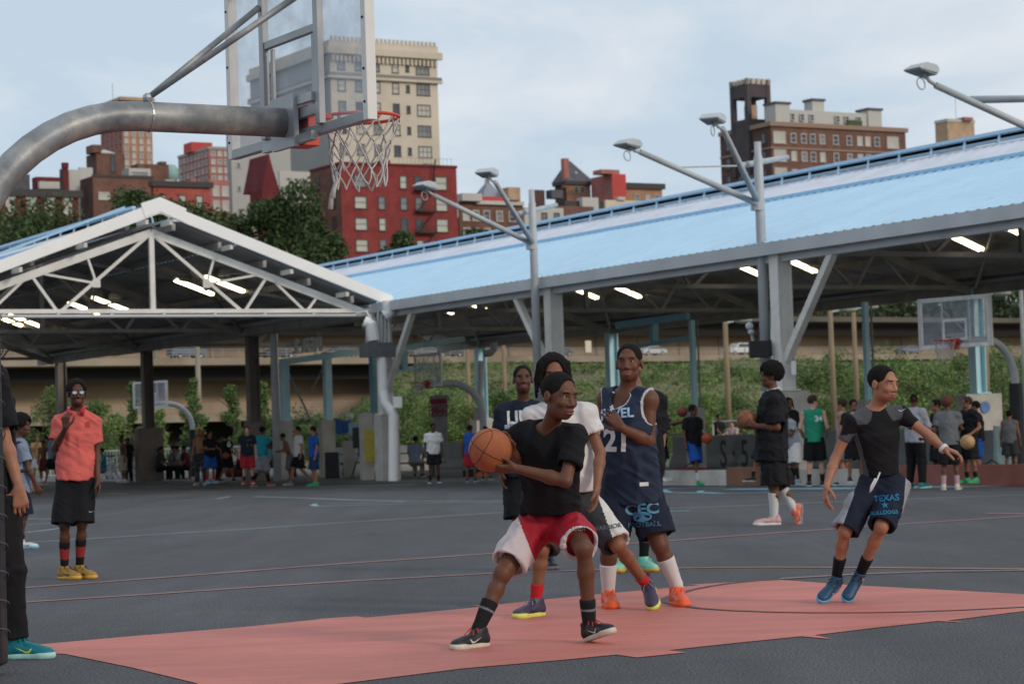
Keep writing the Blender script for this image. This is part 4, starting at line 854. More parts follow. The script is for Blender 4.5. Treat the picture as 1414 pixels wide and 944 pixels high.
# street lamps and wooden poles
def pole(px, pyt, Y, r, label, mat=M_wood, lamp=True, name='wooden_pole', side=1, pyb=None):
    top = at(px, pyt, Y); b_ = Vector((top.x, top.y, max(0, bermh(top.x, top.y)) if pyb is None else 0)); t_ = thing(name, label, 'pole', b_, group='poles in the park')
    mb = MB(); mb.tube([b_, top], [r*1.15, r*.85], 10); obj('post', mb, mat, t_, smooth=True)
    if lamp:
        q = top-Z*.3; mb = MB(); mb.tube([q, q+Vector((side*.5, 0, .1))], .05, 6); a_ = obj('arm', mb, M_gray, t_); mb = MB(); mb.sphere(q+Vector((side*.75, 0, .08)), .3, 10, 6, sc=(1.3, .8, .45)); obj('lamp_head', mb, M_rail, t_)
pole(1001, 436, 96, .12, 'wooden pole with small lamps right of the blue shorts player', side=1); pole(1146, 421, 96, .12, 'wooden pole rising behind the jersey 24 player', side=1); pole(1178, 418, 104, .115, 'second wooden pole right of the jersey 24 pole', side=1); pole(1357, 398, 92, .12, 'wooden pole beside the right hoop board'); pole(645, 470, 112, .11, 'gray wooden pole left of the teal pipe column', lamp=False); pole(695, 470, 120, .12, 'thin wooden pole left of the navy shirt player', lamp=False)
pole(272, 462, 118, .14, 'gray street lamp post behind the far left hoop', M_fasc, name='street_lamp'); pole(379, 452, 100, .14, 'brown post beside the gray mast left of the blue frame', M_brown, lamp=False)
pole(1409, 380, 100, .1, 'gray street lamp post at the right edge', M_rail, name='street_lamp')
# ================================================================== HOOPS
M_mast = pm('mast_gray_steel', (.44, .46, .47), .5, metal=.05, var=.12, scale=2)
M_poleg = pm('light_gray_pole', (.58, .60, .61), .5, var=.1)
M_galv = pm('galvanized_steel', (.22, .23, .24), .45, metal=.25, var=.3, scale=5, bump=.2, bscale=25, stain=(.50, .475, .43), stain_amt=.75, stain_scale=4.5, stretch=(1, 1, 1))
M_alum = pm('aluminium_frame', (.36, .37, .38), .4, metal=.4, var=.1, scale=4)
M_alumw = pm('white_edge_trim', (.74, .72, .68), .5, var=.08, scale=5, stain=(.45, .42, .38), stain_amt=.3, stain_scale=5)
M_rim = pm('orange_red_rim', (.60, .06, .035), .45, var=.12, scale=20)
M_net = pm('white_net_cord', (.52, .50, .48), .8, var=.15, scale=40)
M_glass = glassmat('scuffed_clear_board', (.48, .54, .62), .20)
M_pad = pm('black_vinyl_pad', (.012, .012, .014), .45, var=.3, scale=6, bump=.3, bscale=12)
M_wl = pm('white_board_line', (.86, .86, .85), .5)
def MB_tube(p, r, n): m_ = MB(); m_.tube(p, r, n); return m_
def net(R, c, top_r, bot_r, h, seed=3, torn=True, r=.0045, n=12, rows=5):
    random.seed(seed); mb = MB(); pts = {}
    for j in range(rows+1):
        t_ = j/rows; rr = top_r+(bot_r-top_r)*(t_**.6)
        for i in range(n):
            a = 2*PI*(i+(j % 2)*.5)/n
            pts[j, i] = c+Vector((math.cos(a)*rr, math.sin(a)*rr, -h*t_))+Vector((random.uniform(-1, 1), random.uniform(-1, 1), random.uniform(-1, 1)))*(.014 if j else 0)
    for j in range(rows):
        for i in range(n):
            if torn and j >= rows-1 and i in (6, 7, 8): continue
            k0, k1 = (i-1) % n if j % 2 == 0 else i, i if j % 2 == 0 else (i+1) % n
            for k in (k0, k1):
                a, b_ = pts[j, i], pts[j+1, k]; m_ = (a+b_)/2+Vector((random.uniform(-1, 1), random.uniform(-1, 1), -.6))*(.008 if j else .014)
                mb.tube([a, m_, b_], r, 5, cap=False)
    if torn:
        for i in (6, 7):
            a = pts[rows-1, i]; mb.tube([a, a+Vector((.01, 0, -.05)), a+Vector((-.01, 0, -.12+.02*(i-6))), a+Vector((-.02, 0, -.20+.05*(i-6)))], [r*1.4, r*1.8, r*2.4, r*3.2], 6)
    o = obj('net', mb, M_net, R, smooth=True); random.seed(9); return o
def hoop(name_label, bc, dr, nrm, sc=1.0, front_marks=True, pole_dir=None, arm=1.6, bend=.9, pad=True, padm=None, detail=False, pole_r=.057, arm_drop=.16, group='basketball hoops'):
    "bc: bottom centre of the board (at 2.9 m); dr: unit vector along the board; nrm: unit vector out of the front face"
    t_ = thing('basketball_hoop', name_label, 'basketball hoop', Vector((bc.x, bc.y, 0)), group)
    W_, H_ = 1.83*sc, 1.07*sc; g = .05
    def P(x, z, d=0.0): return bc+dr*x+Z*z+nrm*d
    mb = MB(); mb.box(P(0, H_/2), (W_-.06, .012, H_-.06), ax=(dr, nrm, Z)); bd = obj('backboard', mb, M_glass, t_)
    for s in (-1, 1): mb = MB(); mb.box(P(s*(W_/2-.022), H_/2), (.055, .06, H_), ax=(dr, nrm, Z)); obj('edge_trim', mb, M_alumw, t_, bevel=.004)
    mb = MB(); mb.box(P(0, .027), (W_-.10, .055, .055), ax=(dr, nrm, Z)); mb.box(P(0, H_-.027), (W_-.10, .055, .055), ax=(dr, nrm, Z))
    if detail:
        for x in (-.36, .36): mb.box(P(x, H_/2, -.035), (.055, .04, H_-.10), ax=(dr, nrm, Z))
        mb.box(P(0, .60, -.03), (.66, .035, .045), ax=(dr, nrm, Z)); mb.box(P(0, .14, -.03), (.66, .05, .06), ax=(dr, nrm, Z)); mb.box(P(-.27, .37, -.02), (.03, .02, .40), ax=(dr, nrm, Z)); mb.box(P(.27, .37, -.02), (.03, .02, .40), ax=(dr, nrm, Z))
    else:
        for x in (-.34, .34): mb.box(P(x, H_/2, -.03), (.03, .03, H_-.08), ax=(dr, nrm, Z))
    obj('board_frame', mb, M_alum if detail else M_wl, t_, bevel=.003)
    if front_marks:
        mb = MB()
        for s in (-1, 1): mb.box(P(s*.28, .38, .012), (.05, .006, .45), ax=(dr, nrm, Z)); mb.box(P(0, .38+s*.2, .013), (.51, .006, .05), ax=(dr, nrm, Z))
        for s in (-1, 1): mb.box(P(0, H_/2+s*(H_/2-.06), .012), (W_-.13, .006, .05), ax=(dr, nrm, Z)); mb.box(P(s*(W_/2-.08), H_/2, .012), (.05, .006, H_-.1), ax=(dr, nrm, Z))
        obj('target_lines', mb, M_wl, t_)
    rc = P(0, .15, .15+.2286+.02)
    mb = MB(); n = 40; mb.tube([rc+Vector((math.cos(2*PI*i/n), math.sin(2*PI*i/n), 0))*.2286 for i in range(n+1)], .0105, 8, cap=False)
    if detail:
        for i in range(12): a = 2*PI*i/12; mb.tube([rc+Vector((math.cos(a), math.sin(a), 0))*.2286+Z*-.006, rc+Vector((math.cos(a+.05), math.sin(a+.05), 0))*.232+Z*-.03, rc+Vector((math.cos(a+.1), math.sin(a+.1), 0))*.2286-Z*.006], .004, 5)
    rim = obj('rim', mb, M_rim, t_, smooth=True)
    mb = MB(); mb.box(P(0, .12, .035), (.26, .07, .15), ax=(dr, nrm, Z)); mb.prism([P(-.11, .15, .06), P(.11, .15, .06), P(.08, .15, .19), P(-.08, .15, .19)], Z*-.025); mb.beam(P(0, .03, .07), P(0, .13, .17), .14, .03)
    mb.box(P(0, .0, .04), (.17, .11, .07), ax=(dr, nrm, Z)); obj('rim_bracket', mb, M_rim, t_, bevel=.004)
    nt = net(rim, rc-Z*.01, .226, .148 if detail else .15, .40, r=.0055 if detail else .007, torn=detail, rows=5 if detail else 4, n=12 if detail else 10)
    pd = pole_dir or -nrm
    z_a = arm_drop; a0 = P(0, z_a, -.06); pr = pole_r
    pts = [a0, a0+pd*arm]; 
    e = a0+pd*arm
    for k in range(1, 13): th = PI/2*k/12; pts.append(e+pd*(bend*math.sin(th))-Z*(bend*(1-math.cos(th))))
    foot = Vector((pts[-1].x, pts[-1].y, 0)); pts.append(foot+Z*.0)
    mb = MB(); mb.tube(pts, pr, 20); obj('gooseneck_pole', mb, M_galv if detail else M_poleg, t_, smooth=True)
    mb = MB()
    mb.box(P(0, z_a, -.085), (.30, .03, .30), ax=(dr, nrm, Z)); mb.box(P(.0, z_a+.11, -.06), (.66, .04, .05), ax=(dr, nrm, Z)); mb.box(P(.0, z_a-.11, -.06), (.66, .04, .05), ax=(dr, nrm, Z)); obj('mounting_plate', mb, M_alum if detail else M_gray, t_)
    cl = a0+pd*(arm*.42)+Z*pr
    if detail:
        cl = a0+pd*.86+Z*(pr+.02)
        [obj('brace_rod', MB_tube([cl, P(x_, .83, -.06)], [.017, .02], 8), M_galv, t_, smooth=True) for x_ in (.36, -.36)]
        mb = MB(); mb.sphere(cl, .03, 8, 6); q = a0+pd*.86; mb.tube([q-pd*.006, q+pd*.006], pr+.004, 20); obj('clamp', mb, M_alum, t_)
        mb = MB()
        for s in (-1, 1):
            for zz in (.10, .28, .56, .9): mb.sphere(P(s*(W_/2-.022), zz, -.032), .008, 6, 4)
        obj('bolts', mb, M_pad, t_)
    else:
        for s in (-1, 1): obj('brace_rod', MB_tube([cl, P(s*.34, .8, -.06)], .02, 6), M_gray, t_)
    if pad:
        mb = MB(); ph = 1.95; pw = .15 if not detail else .19; n = 8
        poly = [foot+Vector((math.cos(2*PI*(k+.5)/n)*pw, math.sin(2*PI*(k+.5)/n)*pw, .05)) for k in range(n)]
        mb.prism(poly, Z*ph); obj('pole_pad', mb, padm or M_pad, t_, bevel=.02)
    return t_, rc, foot
# near hoop, seen from behind
pN = atz(514, 165, 2.9); pF = atz(322, 221, 2.9); print('board width', (pF-pN).length, pN, pF)
bc = (pN+pF)/2; dr = (pF-pN).normalized(); nrm = Vector((dr.y, -dr.x, 0))
if nrm.x < 0: nrm = -nrm
near_t, near_rc, near_foot = hoop('near basketball hoop with clear scuffed backboard seen from behind and long gray gooseneck arm', bc, dr, nrm, sc=1.0, front_marks=False, arm=.93, bend=1.0, detail=True, pole_r=.084, arm_drop=.10, group=None)
print('rim', proj(near_rc), 'foot', proj(near_foot), [proj(bc+dr*s*.915) for s in (-1, 1)])
# lacing on the near pad
mb = MB()
for k in range(12):
    pts = [near_foot+Vector((math.cos(a)*.197, math.sin(a)*.197, .15+.15*k+.10*math.sin((a+2.2)*1.0))) for a in [(-2.6+.1*i) for i in range(34)]]
    mb.tube(pts, .003, 5)
obj('pad_lacing', mb, pm('gray_cord', (.10, .10, .11), .6), near_t)
def hoop_at(label, pxc, py, Y, arm, bend, **k):
    c = at(pxc, py, Y); c.z = 2.9; n_ = Vector((-U.x, -U.y, 0)); return hoop(label, c, V, n_, arm=arm, bend=bend, **k)
n2 = Vector((-.72, -.69, 0)).normalized(); c = at(1320, 480, 48.5)
h_r = hoop('basketball hoop with clear backboard and curved gray pole at the right edge', c, Vector((n2.y, -n2.x, 0)), n2, arm=1.1, bend=.95, pole_r=.085); print('right hoop', proj(h_r[1]), proj(h_r[2]), proj(c))
h_m = hoop_at('distant basketball hoop with clear backboard in the middle above the white shirt boy', 592, 534, 73.5, .75, 1.1, pole_r=.11, pad=False, arm_drop=.1); print('mid hoop', proj(h_m[1]), proj(h_m[2]))
c = at(208, 565, 93); c.z = 2.9; n3 = Vector((-.55, -.83, 0)).normalized()
h_l = hoop('distant basketball hoop with smoky board before the brown column at left', c, Vector((n3.y, -n3.x, 0)), n3, arm=.6, bend=1.0, pole_r=.1, pole_dir=Vector((.97, .2, 0)).normalized()); print('left hoop', proj(h_l[1]), proj(h_l[2]))
# ================================================================== LAMP MASTS
M_lens = pm('floodlight_lens', (.30, .32, .33), .3)
def floodlight(parent, c, aim, s=1.0):
    "shoebox floodlight with a sloping hood, facing aim (horizontal)"
    a = aim.normalized(); r = Vector((a.y, -a.x, 0)); mb = MB(); w_ = .34*s
    prof = [(-.36, .16), (-.25, .26), (.12, .24), (.44, .02), (.40, -.02), (-.30, .02)]
    mb.prism([c-r*w_+a*(x*s)+Z*(z*s) for x, z in prof], r*2*w_); o = obj('lamp_head', mb, M_gray, parent, bevel=.015)
    mb = MB(); mb.box(c+a*.05*s-Z*.01, (2*w_*.9, .62*s, .02), ax=(r, a, Z)); obj('lens', mb, M_lens, o)
    mb = MB(); mb.tube([c+Z*.05-r*.2*s, c-Z*.13*s-a*.05, c+Z*.05+r*.2*s], .02, 6); 
    pts = [c-Z*.1*s+a*.05+Vector((0, 0, 0))+a*(.16*math.cos(t_))*s+Z*(.16*math.sin(t_)-.22)*s for t_ in [i*.5 for i in range(14)]]; mb.tube(pts, .012, 5)
    obj('cable', mb, M_mast, o)
def mast(label, px, pyt, Y, arms, base_z, r=.085, coll=None):
    top = at(px, pyt, Y); b_ = Vector((top.x, top.y, base_z)); t_ = thing('lamp_mast', label, 'lamp mast', b_, group='gray lamp masts with floodlights')
    mb = MB(); mb.tube([b_, top-Z*.35, top-Z*.3, top], [r*1.2, r, r*.8, r*.75], 14); obj('mast_pole', mb, M_mast, t_, smooth=True)
    for (x0, y0, x1, y1, dY, lamp) in arms:
        p0 = at(x0, y0, Y); p1 = at(x1, y1, Y+dY); mb = MB(); mb.tube([p0, p1], [r*.72, r*.6], 10); o = obj('lamp_arm', mb, M_mast, t_, smooth=True)
        if lamp: floodlight(t_, at(lamp[0], lamp[1], Y+dY), (p1-p0).normalized()*1.0+Vector((-.4, -.35, 0)), .62); lp_ = at(lamp[0], lamp[1], Y+dY); obj('lamp_bracket', MB_tube([p1-(p1-p0).normalized()*.05, (p1+lp_)/2-Z*.03, lp_+Z*.03], r*.35, 8), M_mast, t_, smooth=True)
    if coll:
        for py in coll: q = at(px, py, Y); mb = MB(); mb.tube([q-Z*.12, q+Z*.12], r*1.5, 12); obj('collar', mb, M_mast, t_)
    return t_
mast('gray lamp mast with two floodlight arms beside the tall pale column', 1046, 196, 50.6, [(1050, 283, 884, 210, -2.5, (868, 203)), (1046, 278, 998, 178, -4.5, (985, 168)), (1022, 229, 1087, 217, 2.0, None)], 1.9, .1, [283])
mast('gray lamp mast with two floodlight arms behind the white shirt player', 734, 262, 58.4, [(738, 338, 600, 270, -2.5, (588, 260)), (736, 336, 684, 252, -4.5, (673, 242)), (716, 295, 768, 283, 2.0, None)], 1.9, .095, [338])
mast('gray lamp mast outside the right edge whose long arm reaches over the blue roof', 1520, 150, 42, [(1520, 222, 1292, 118, -2.0, (1274, 101)), (1340, 138, 1500, 135, -1, None)], 1.9, .1, [222])
mast('plain gray mast left of the light blue frame, reaching the shed roof', 376, 410, 74, [], 0, .11)
# thin guy wires from masts
for nm, a, b_, lb in (('cable', at(941, 231, 49.5), at(1022, 229, 50.4), 'thin horizontal cable left of the tall lamp mast'),):
    mb = MB(); mb.tube([a, b_], .018, 5); o = obj('guy_wire', mb, M_mast); tag(o, lb, 'cable')
# ================================================================== LIGHT BLUE FRAME WITH SIGN
t_ = thing('blue_portal_frame', 'light blue steel portal frame left of the corner column carrying white letters', 'steel frame', at(450, 600, 72))
def B(px, py, Y=72): return at(px, py, Y)
mb = MB(); mb.beam(B(392, 499, 76), Vector((B(392, 499, 76).x, B(392, 499, 76).y, 2.0)), .26, .26, up=U); obj('post', mb, M_tealL, t_)
mb = MB(); q = B(451, 493, 77.5); mb.beam(q, Vector((q.x, q.y, 2.0)), .24, .24, up=U); obj('post', mb, M_tealL, t_)
mb = MB(); q = B(516, 480, 79); mb.beam(q, Vector((q.x, q.y, 1.2)), .3, .26, up=U); obj('post', mb, M_teal, t_)
mb = MB(); mb.beam(B(387, 500, 76), B(520, 482, 79), .14, .20); obj('top_beam', mb, M_tealL, t_)
mb = MB(); mb.beam(B(538, 483, 80), B(640, 468, 83), .14, .18); mb.beam(B(538, 512, 80), B(590, 505, 82), .1, .14); mb.beam(B(558, 484, 80.5), B(558, 510, 80.5), .2, .2, up=U); obj('rear_beam', mb, M_tealL, t_)
obj('tie_rod', MB_tube([B(397, 512, 76), B(438, 598, 76)], .04, 6), M_rail, t_); obj('tie_rod', MB_tube([B(447, 505, 77.5), B(430, 540, 77.5)], .03, 6), M_rail, t_)
for px, Y, w_ in ((392, 76, 24), (451, 77.5, 24)):
    p = B(px, 600, Y); p.z = 0; mb = MB(); mb.box(p+Z*1.0, (.32, .5, 2.05), ax=(V, U, Z)); obj('pedestal', mb, M_conc, t_, bevel=.02)
a_, b_ = B(405, 490, 76.3), B(442, 486, 77.3)
flat = (b_-a_).normalized(); o = flat_text('sign_letters', 'PIER 2', (a_+b_)/2+Z*.25, -flat, Z, .66, pm('bright_white_letters', (.9, .9, .9), .5, var=.02), None, bold=.03, thick=.10, squash=.78); tag(o, 'white block letters PIER 2 seen from behind on the light blue beam', 'sign letters')
# blue single posts of the right part
for px, pyt, Y, lb in ((955, 442, 68, 'light blue post with conduit behind the blue shorts player'), (1194, 417, 61, 'light blue post right of the wooden poles')):
    p = at(px, pyt, Y); b_ = Vector((p.x, p.y, .1)); t_ = thing('blue_post', lb, 'post', b_, group='single light blue posts'); mb = MB(); mb.beam(b_, p, .13, .14, up=U); obj('post', mb, M_tealL, t_); mb = MB(); mb.tube([b_+U*.2, p+U*.2], .03, 6); obj('conduit', mb, M_rail, t_)
    mb = MB(); mb.box(b_+Z*.9, (.3, .5, 1.8), ax=(V, U, Z)); obj('pedestal', mb, M_conc, t_, bevel=.02)
t_ = thing('blue_cross_beam', 'thin teal beams hanging at the far side behind jersey 21', 'beam', at(900, 450, 70)); mb = MB(); mb.beam(at(852, 449, 72), at(950, 436, 68), .12, .2); obj('upper_beam', mb, M_teal, t_); mb = MB(); mb.beam(at(903, 445, 70), at(903, 474, 70), .2, .2, up=U); mb.beam(at(880, 478, 71), at(952, 466, 68), .08, .12); obj('lower_beam', mb, M_teal, t_)
# ================================================================== WALLS, RAILINGS AND FURNITURE ON THE SLAB
def wallseg(name, label, x0, x1, ytop, Y0, Y1, mat, h=None, th=.35, cat='barrier', group=None, base=.1):
    a = at(x0, 600, Y0); b_ = at(x1, 600, Y1); a.z = b_.z = base; d = (b_-a); L_ = d.length; d.normalize(); n_ = d.cross(Z); H_ = h or (at((x0+x1)/2, ytop, (Y0+Y1)/2).z-base)
    prof = [(-th*.6, 0), (-th*.6, H_*.15), (-th*.3, H_*.4), (-th*.22, H_), (th*.22, H_), (th*.3, H_*.4), (th*.6, H_*.15), (th*.6, 0)]
    mb = MB(); mb.prism([a+n_*x+Z*z for x, z in prof], d*L_); o = obj(name, mb, mat, bevel=.01); return tag(o, label, cat, group)
M_barr = pm('pale_barrier', (.50, .52, .52), .8, var=.12, scale=2, stain=(.25, .26, .25), stain_amt=.5)
M_gwall = pm('gray_wall_concrete', (.27, .275, .27), .85, var=.12, scale=2, stain=(.15, .15, .14), stain_amt=.5)
for x0, x1, lb in ((440, 478, 'pale jersey barrier left of the lamp sign'), (480, 514, 'pale jersey barrier behind the picnic table'), (548, 592, 'pale jersey barrier right of the corner column')): wallseg('jersey_barrier', lb, x0, x1, 618, 90, 90, M_barr, .98)
wallseg('concrete_wall', 'gray concrete wall behind the boy in white shirt', 604, 668, 617, 86, 82, M_gwall, 1.05, .5, 'wall')
wallseg('concrete_wall', 'gray concrete wall with painted S 5 left of the player in black', 932, 1050, 619, 75, 69, M_gwall, .98, .4, 'wall')
wallseg('concrete_wall', 'gray concrete wall behind the jersey 24 player', 1062, 1240, 619, 69, 60, M_gwall, 1.0, .4, 'wall')
wallseg('concrete_wall', 'gray concrete wall at the right edge behind the gray tank top man', 1240, 1480, 617, 60, 52, M_gwall, .9, .4, 'wall')
a = at(998, 628, 70.5); b_ = at(1026, 628, 69); r_ = (b_-a).normalized(); o = flat_text('graffiti', 'S · 5', (a+b_)/2-Vector((.0, .42, 0)), r_, Z, 1.15, pm('black_spray_paint', (.05, .05, .05), .8), None, bold=.015, squash=1.1); tag(o, 'black spray painted S 5 on the gray wall', 'graffiti')
wallseg('cooler_box', 'pale teal box beside the right concrete pedestal', 1373, 1396, 640, 53, 53, pm('pale_teal_paint', (.45, .60, .58), .6), 1.0, .5, 'box')
def railing(label, x0, x1, Y0, Y1, h, step, mat=M_rail, bars=False, group=None):
    a = at(x0, 600, Y0); b_ = at(x1, 600, Y1); a.z = b_.z = .1; d = b_-a; L_ = d.length; n_ = max(1, int(L_/step)); d.normalize(); mb = MB()
    t_ = thing('railing', label, 'railing', a, group)
    for i in range(n_+1):
        p = a+d*(L_*i/n_); mb.tube([p, p+Z*h], .03, 6)
    obj('posts', mb, mat, t_); mb = MB()
    for z in ((h, h*.45) if not bars else (h, .15)): mb.tube([a+Z*z, b_+Z*z], .035, 6)
    obj('rails', mb, mat, t_)
    if bars:
        mb = MB(); k = int(L_/.16)
        for i in range(k): p = a+d*(L_*i/k); mb.tube([p+Z*.15, p+Z*h], .012, 4)
        obj('bars', mb, mat, t_)
railing('gray pipe railing left of the blue shorts player', 903, 946, 78, 76, 1.05, 1.6); railing('long pale railing behind the seated people at left', 60, 200, 103, 101, 1.15, 2.5, M_barr, True); railing('pale railing behind the seated women between columns', 215, 262, 101, 100, 1.15, 2.0, M_barr, True); railing('pale railing behind the shirtless player and black jersey', 285, 385, 100, 98, 1.15, 2.2, M_barr, True)
railing('pale thin fence on the lawn left of the player in black', 985, 1045, 92, 90, 1.5, 1.3, M_barr)
# park sapling stakes (fence of thin pickets on the lawn)
# picnic tables
M_ptab = pm('brown_picnic_wood', (.15, .10, .065), .8, var=.25, scale=6, stretch=(1, 6, 6))
def picnic(label, px, Y, rz):
    p = at(px, 600, Y); p.z = .1; t_ = thing('picnic_table', label, 'picnic table', p, group='brown picnic tables'); X = Vector((math.cos(rz), math.sin(rz), 0)); Y_ = Vector((-X.y, X.x, 0))
    mb = MB()
    for i in range(5): mb.box(p+Y_*(-.3+.15*i)+Z*.74, (1.8, .13, .04), ax=(X, Y_, Z))
    obj('table_top', mb, M_ptab, t_)
    for s in (-1, 1):
        mb = MB(); mb.box(p+Y_*(s*.72)+Z*.44, (1.8, .26, .04), ax=(X, Y_, Z)); obj('seat', mb, M_ptab, t_)
    for s in (-1, 1):
        mb = MB(); q = p+X*(s*.65)
        for r_ in (-1, 1): mb.beam(q+Y_*(r_*.62), q+Y_*(r_*.25)+Z*.72, .09, .05, up=X)
        mb.beam(q-Y_*.8+Z*.40, q+Y_*.8+Z*.40, .05, .09); obj('leg', mb, M_ptab, t_)
picnic('brown picnic table right of the drain pipe with a seated person', 571, 72, .15); picnic('brown picnic table behind the loudspeaker stand', 503, 82, -.2); picnic('brown picnic table of the seated women left of the black pole pad', 236, 86, .1); picnic('brown picnic table behind the teal shirt player', 378, 84, .3)
# loudspeaker on tripod
p = at(495.5, 640, 74); p.z = .1; t_ = thing('loudspeaker', 'black loudspeaker on tripod stand left of the corner column', 'loudspeaker', p)
c = at(495.5, 604, 74); mb = MB(); mb.prism([c+Vector((x, y, -.33)) for x, y in ((-.19, -.18), (.19, -.18), (.14, .18), (-.14, .18))], Z*.66); obj('speaker_box', mb, M_pad, t_, bevel=.02)
mb = MB(); mb.tube([p+Z*.7, c-Z*.3], .02, 6); 
for k in range(3): a_ = k*2.1; mb.tube([p+Z*.75, p+Vector((math.cos(a_)*.5, math.sin(a_)*.5, 0))], .014, 5)
obj('tripod_stand', mb, M_pad, t_)
mb = MB(); q = at(459, 648, 76); mb.box(Vector((q.x, q.y, .52)), (.45, .4, .85)); o = obj('equipment_case', mb, M_pad, bevel=.03); tag(o, 'black upright equipment case left of the picnic table', 'case')
# blue and white information sign on a thin post with globe lamp
p = at(483, 640, 78); p.z = .1; t_ = thing('information_sign', 'blue and white sign panels on a thin post with round lamp', 'sign', p); q = at(483, 578, 78)
mb = MB(); mb.tube([p, q], .05, 8); obj('post', mb, M_rail, t_); mb = MB(); mb.sphere(q+Z*.1, .13, 10, 8); obj('globe_lamp', mb, M_white, t_, smooth=True)
mb = MB(); mb.box(at(477, 589, 77.9), (.32, .05, .42)); mb.box(at(476, 589, 77.8)-Vector((.2, 0, 0)), (.2, .05, .5)); obj('blue_panel', mb, pm('sign_blue', (.03, .12, .42), .5), t_); mb = MB(); mb.box(at(489, 592, 77.7), (.36, .05, .42)); obj('pale_panel', mb, pm('sign_pale_blue', (.38, .55, .68), .5), t_)
mb = MB(); mb.box(p+Z*.6, (.42, .3, 1.2)); obj('bollard_base', mb, M_conc, t_)
# yellow notice on a pedestal
p = at(507, 640, 69.5); p.z = 0; t_ = thing('concrete_pedestal', 'gray concrete pedestal with yellow notice left of the corner column', 'pedestal', p); mb = MB(); mb.box(p+Z*1.05, (.36, .36, 2.1), rz=.3); obj('block', mb, M_conc, t_, bevel=.02); mb = MB(); q = at(511, 615, 69.0); mb.box(q, (.34, .03, .95), rz=.1); obj('yellow_notice', mb, pm('yellow_notice_paint', (.45, .37, .05), .6), t_)
# mesh banner
p = at(604, 640, 78); p.z = 0; q0 = at(593, 546, 78); q1 = at(616, 545, 78); q2 = at(614, 612, 78); t_ = thing('banner', 'gray translucent vertical banner with red band and lettering beside the middle hoop', 'banner', p)
mb = MB(); mb.prism([at(593, 546, 78), at(616, 545, 78), at(615, 612, 78), at(601, 608, 78)], Vector((0, .03, 0))); obj('banner_cloth', mb, pm('gray_mesh_cloth', (.30, .29, .30), .8, var=.2, scale=3), t_)
mb = MB(); mb.prism([at(593, 551, 77.95), at(616, 550, 77.95), at(616, 557, 77.95), at(594, 558, 77.95)], Vector((0, .02, 0))); obj('red_band', mb, pm('banner_red', (.28, .03, .05), .7), t_)
for i, (tx, yy, s_) in enumerate((('TARGET', 564.5, .30), ('HOOPS', 571.5, .30))): flat_text('lettering', tx, at(605, yy, 77.9), Vector((1, -.03, 0)).normalized(), Z, s_, pm('banner_red', (.28, .03, .05), .7), t_, bold=.02, squash=.62)
mb = MB(); mb.tube([at(617, 640, 78.1)*1, at(617, 545, 78.1)], .03, 6); mb.box(Vector((at(617, 640, 78).x, 78, .15)), (.9, .5, .08)); obj('banner_stand', mb, M_rail, t_)
# white panel near the teal column
p = at(670, 640, 76); p.z = .1; t_ = thing('white_pipe', 'white downpipe against the teal column behind the basketball', 'pipe', p); mb = MB(); mb.tube([p+Z*.0, Vector((p.x, p.y, at(668, 560, 76).z)), at(663, 545, 76), at(665, 498, 76)], .10, 8); obj('pipe', mb, M_white, t_, smooth=True)
t_ = thing('steel_pipe', 'thick gray pipe loop under the roof right of the teal column', 'pipe', at(674, 482, 74)); mb = MB(); mb.tube([at(668, 488, 77), at(678, 487, 77), at(682, 482, 77), at(682, 473, 77)], .12, 8); obj('pipe', mb, M_gray, t_, smooth=True)
# dark speaker box on lamp mast, small white camera
mb = MB(); mb.box(at(1048, 482, 50.2), (.42, .3, .36)); mb.box(at(1068, 480, 50.4), (.25, .3, .34)); o = obj('junction_box', mb, M_pad, bevel=.02); tag(o, 'black equipment boxes on the lamp mast above the player in black', 'box')
t_ = thing('security_camera', 'small white security cameras near the top of a bracket by the lamp mast', 'camera', at(1036, 455, 50.8)); mb = MB(); mb.sphere(at(1035, 450, 50.8), .09, 8, 6); mb.sphere(at(1037, 458, 50.8), .07, 8, 6); mb.tube([at(1036, 450, 50.9), at(1040, 474, 50.9)], .03, 6); mb.beam(at(1040, 474, 50.9), at(1050, 476, 50.6), .05); obj('camera_body', mb, M_gray, t_)
mb = MB(); mb.box(at(1096, 508, 49.9), (.1, .12, .3)); o = obj('switch_box', mb, M_white, bevel=.01); tag(o, 'small white switch box on the tall pale column', 'box')
mb = MB(); mb.box(at(660, 571, 74.5), (.28, .05, .42)); o = obj('notice', mb, pm('pale_notice', (.6, .5, .48), .7)); tag(o, 'small pale notice on the teal column pedestal', 'notice')
# bags
def bag(label, px, py, col, s=.25, sx=1.5, cat='bag', name='sports_bag'):
    p = gnd(px, py); random.seed(px); mb = MB(); mb.sphere(p+Z*s*.55, s, 12, 8, sc=(sx, .8, .62)); mb.sphere(p+Z*s*.4+Vector((s*sx*.6, .05, 0)), s*.6, 10, 6, sc=(1, .8, .7)); t_ = thing(name, label, cat, p); obj('bag_body', mb, pm('bag_'+str(px), col, .8, var=.2), t_, smooth=True)
    mb = MB(); mb.tube([p+Vector((-s, 0, s*.8)), p+Vector((0, 0, s*1.5)), p+Vector((s, 0, s*.8))], .02, 6); obj('strap', mb, M_pad, t_, smooth=True)
bag('crumpled dark red bag on the kerb behind the blue shorts player', 955, 664, (.16, .02, .04), .30, 2.0); bag('black backpack lying beside the right group', 1370, 663, (.02, .02, .022), .28); bag('dark bag beside the bag pile at right', 1358, 662, (.05, .035, .02), .22); bag('orange and black bag beside the blue shirt boy', 666, 662, (.55, .16, .05), .22, .9); bag('black bag with orange flap on the ground left of the ball', 652, 662, (.02, .02, .03), .28, 1.0)
bag('dark red bag on the floor behind the navy shirt man', 330, 662, (.12, .03, .035), .5, 1.1)
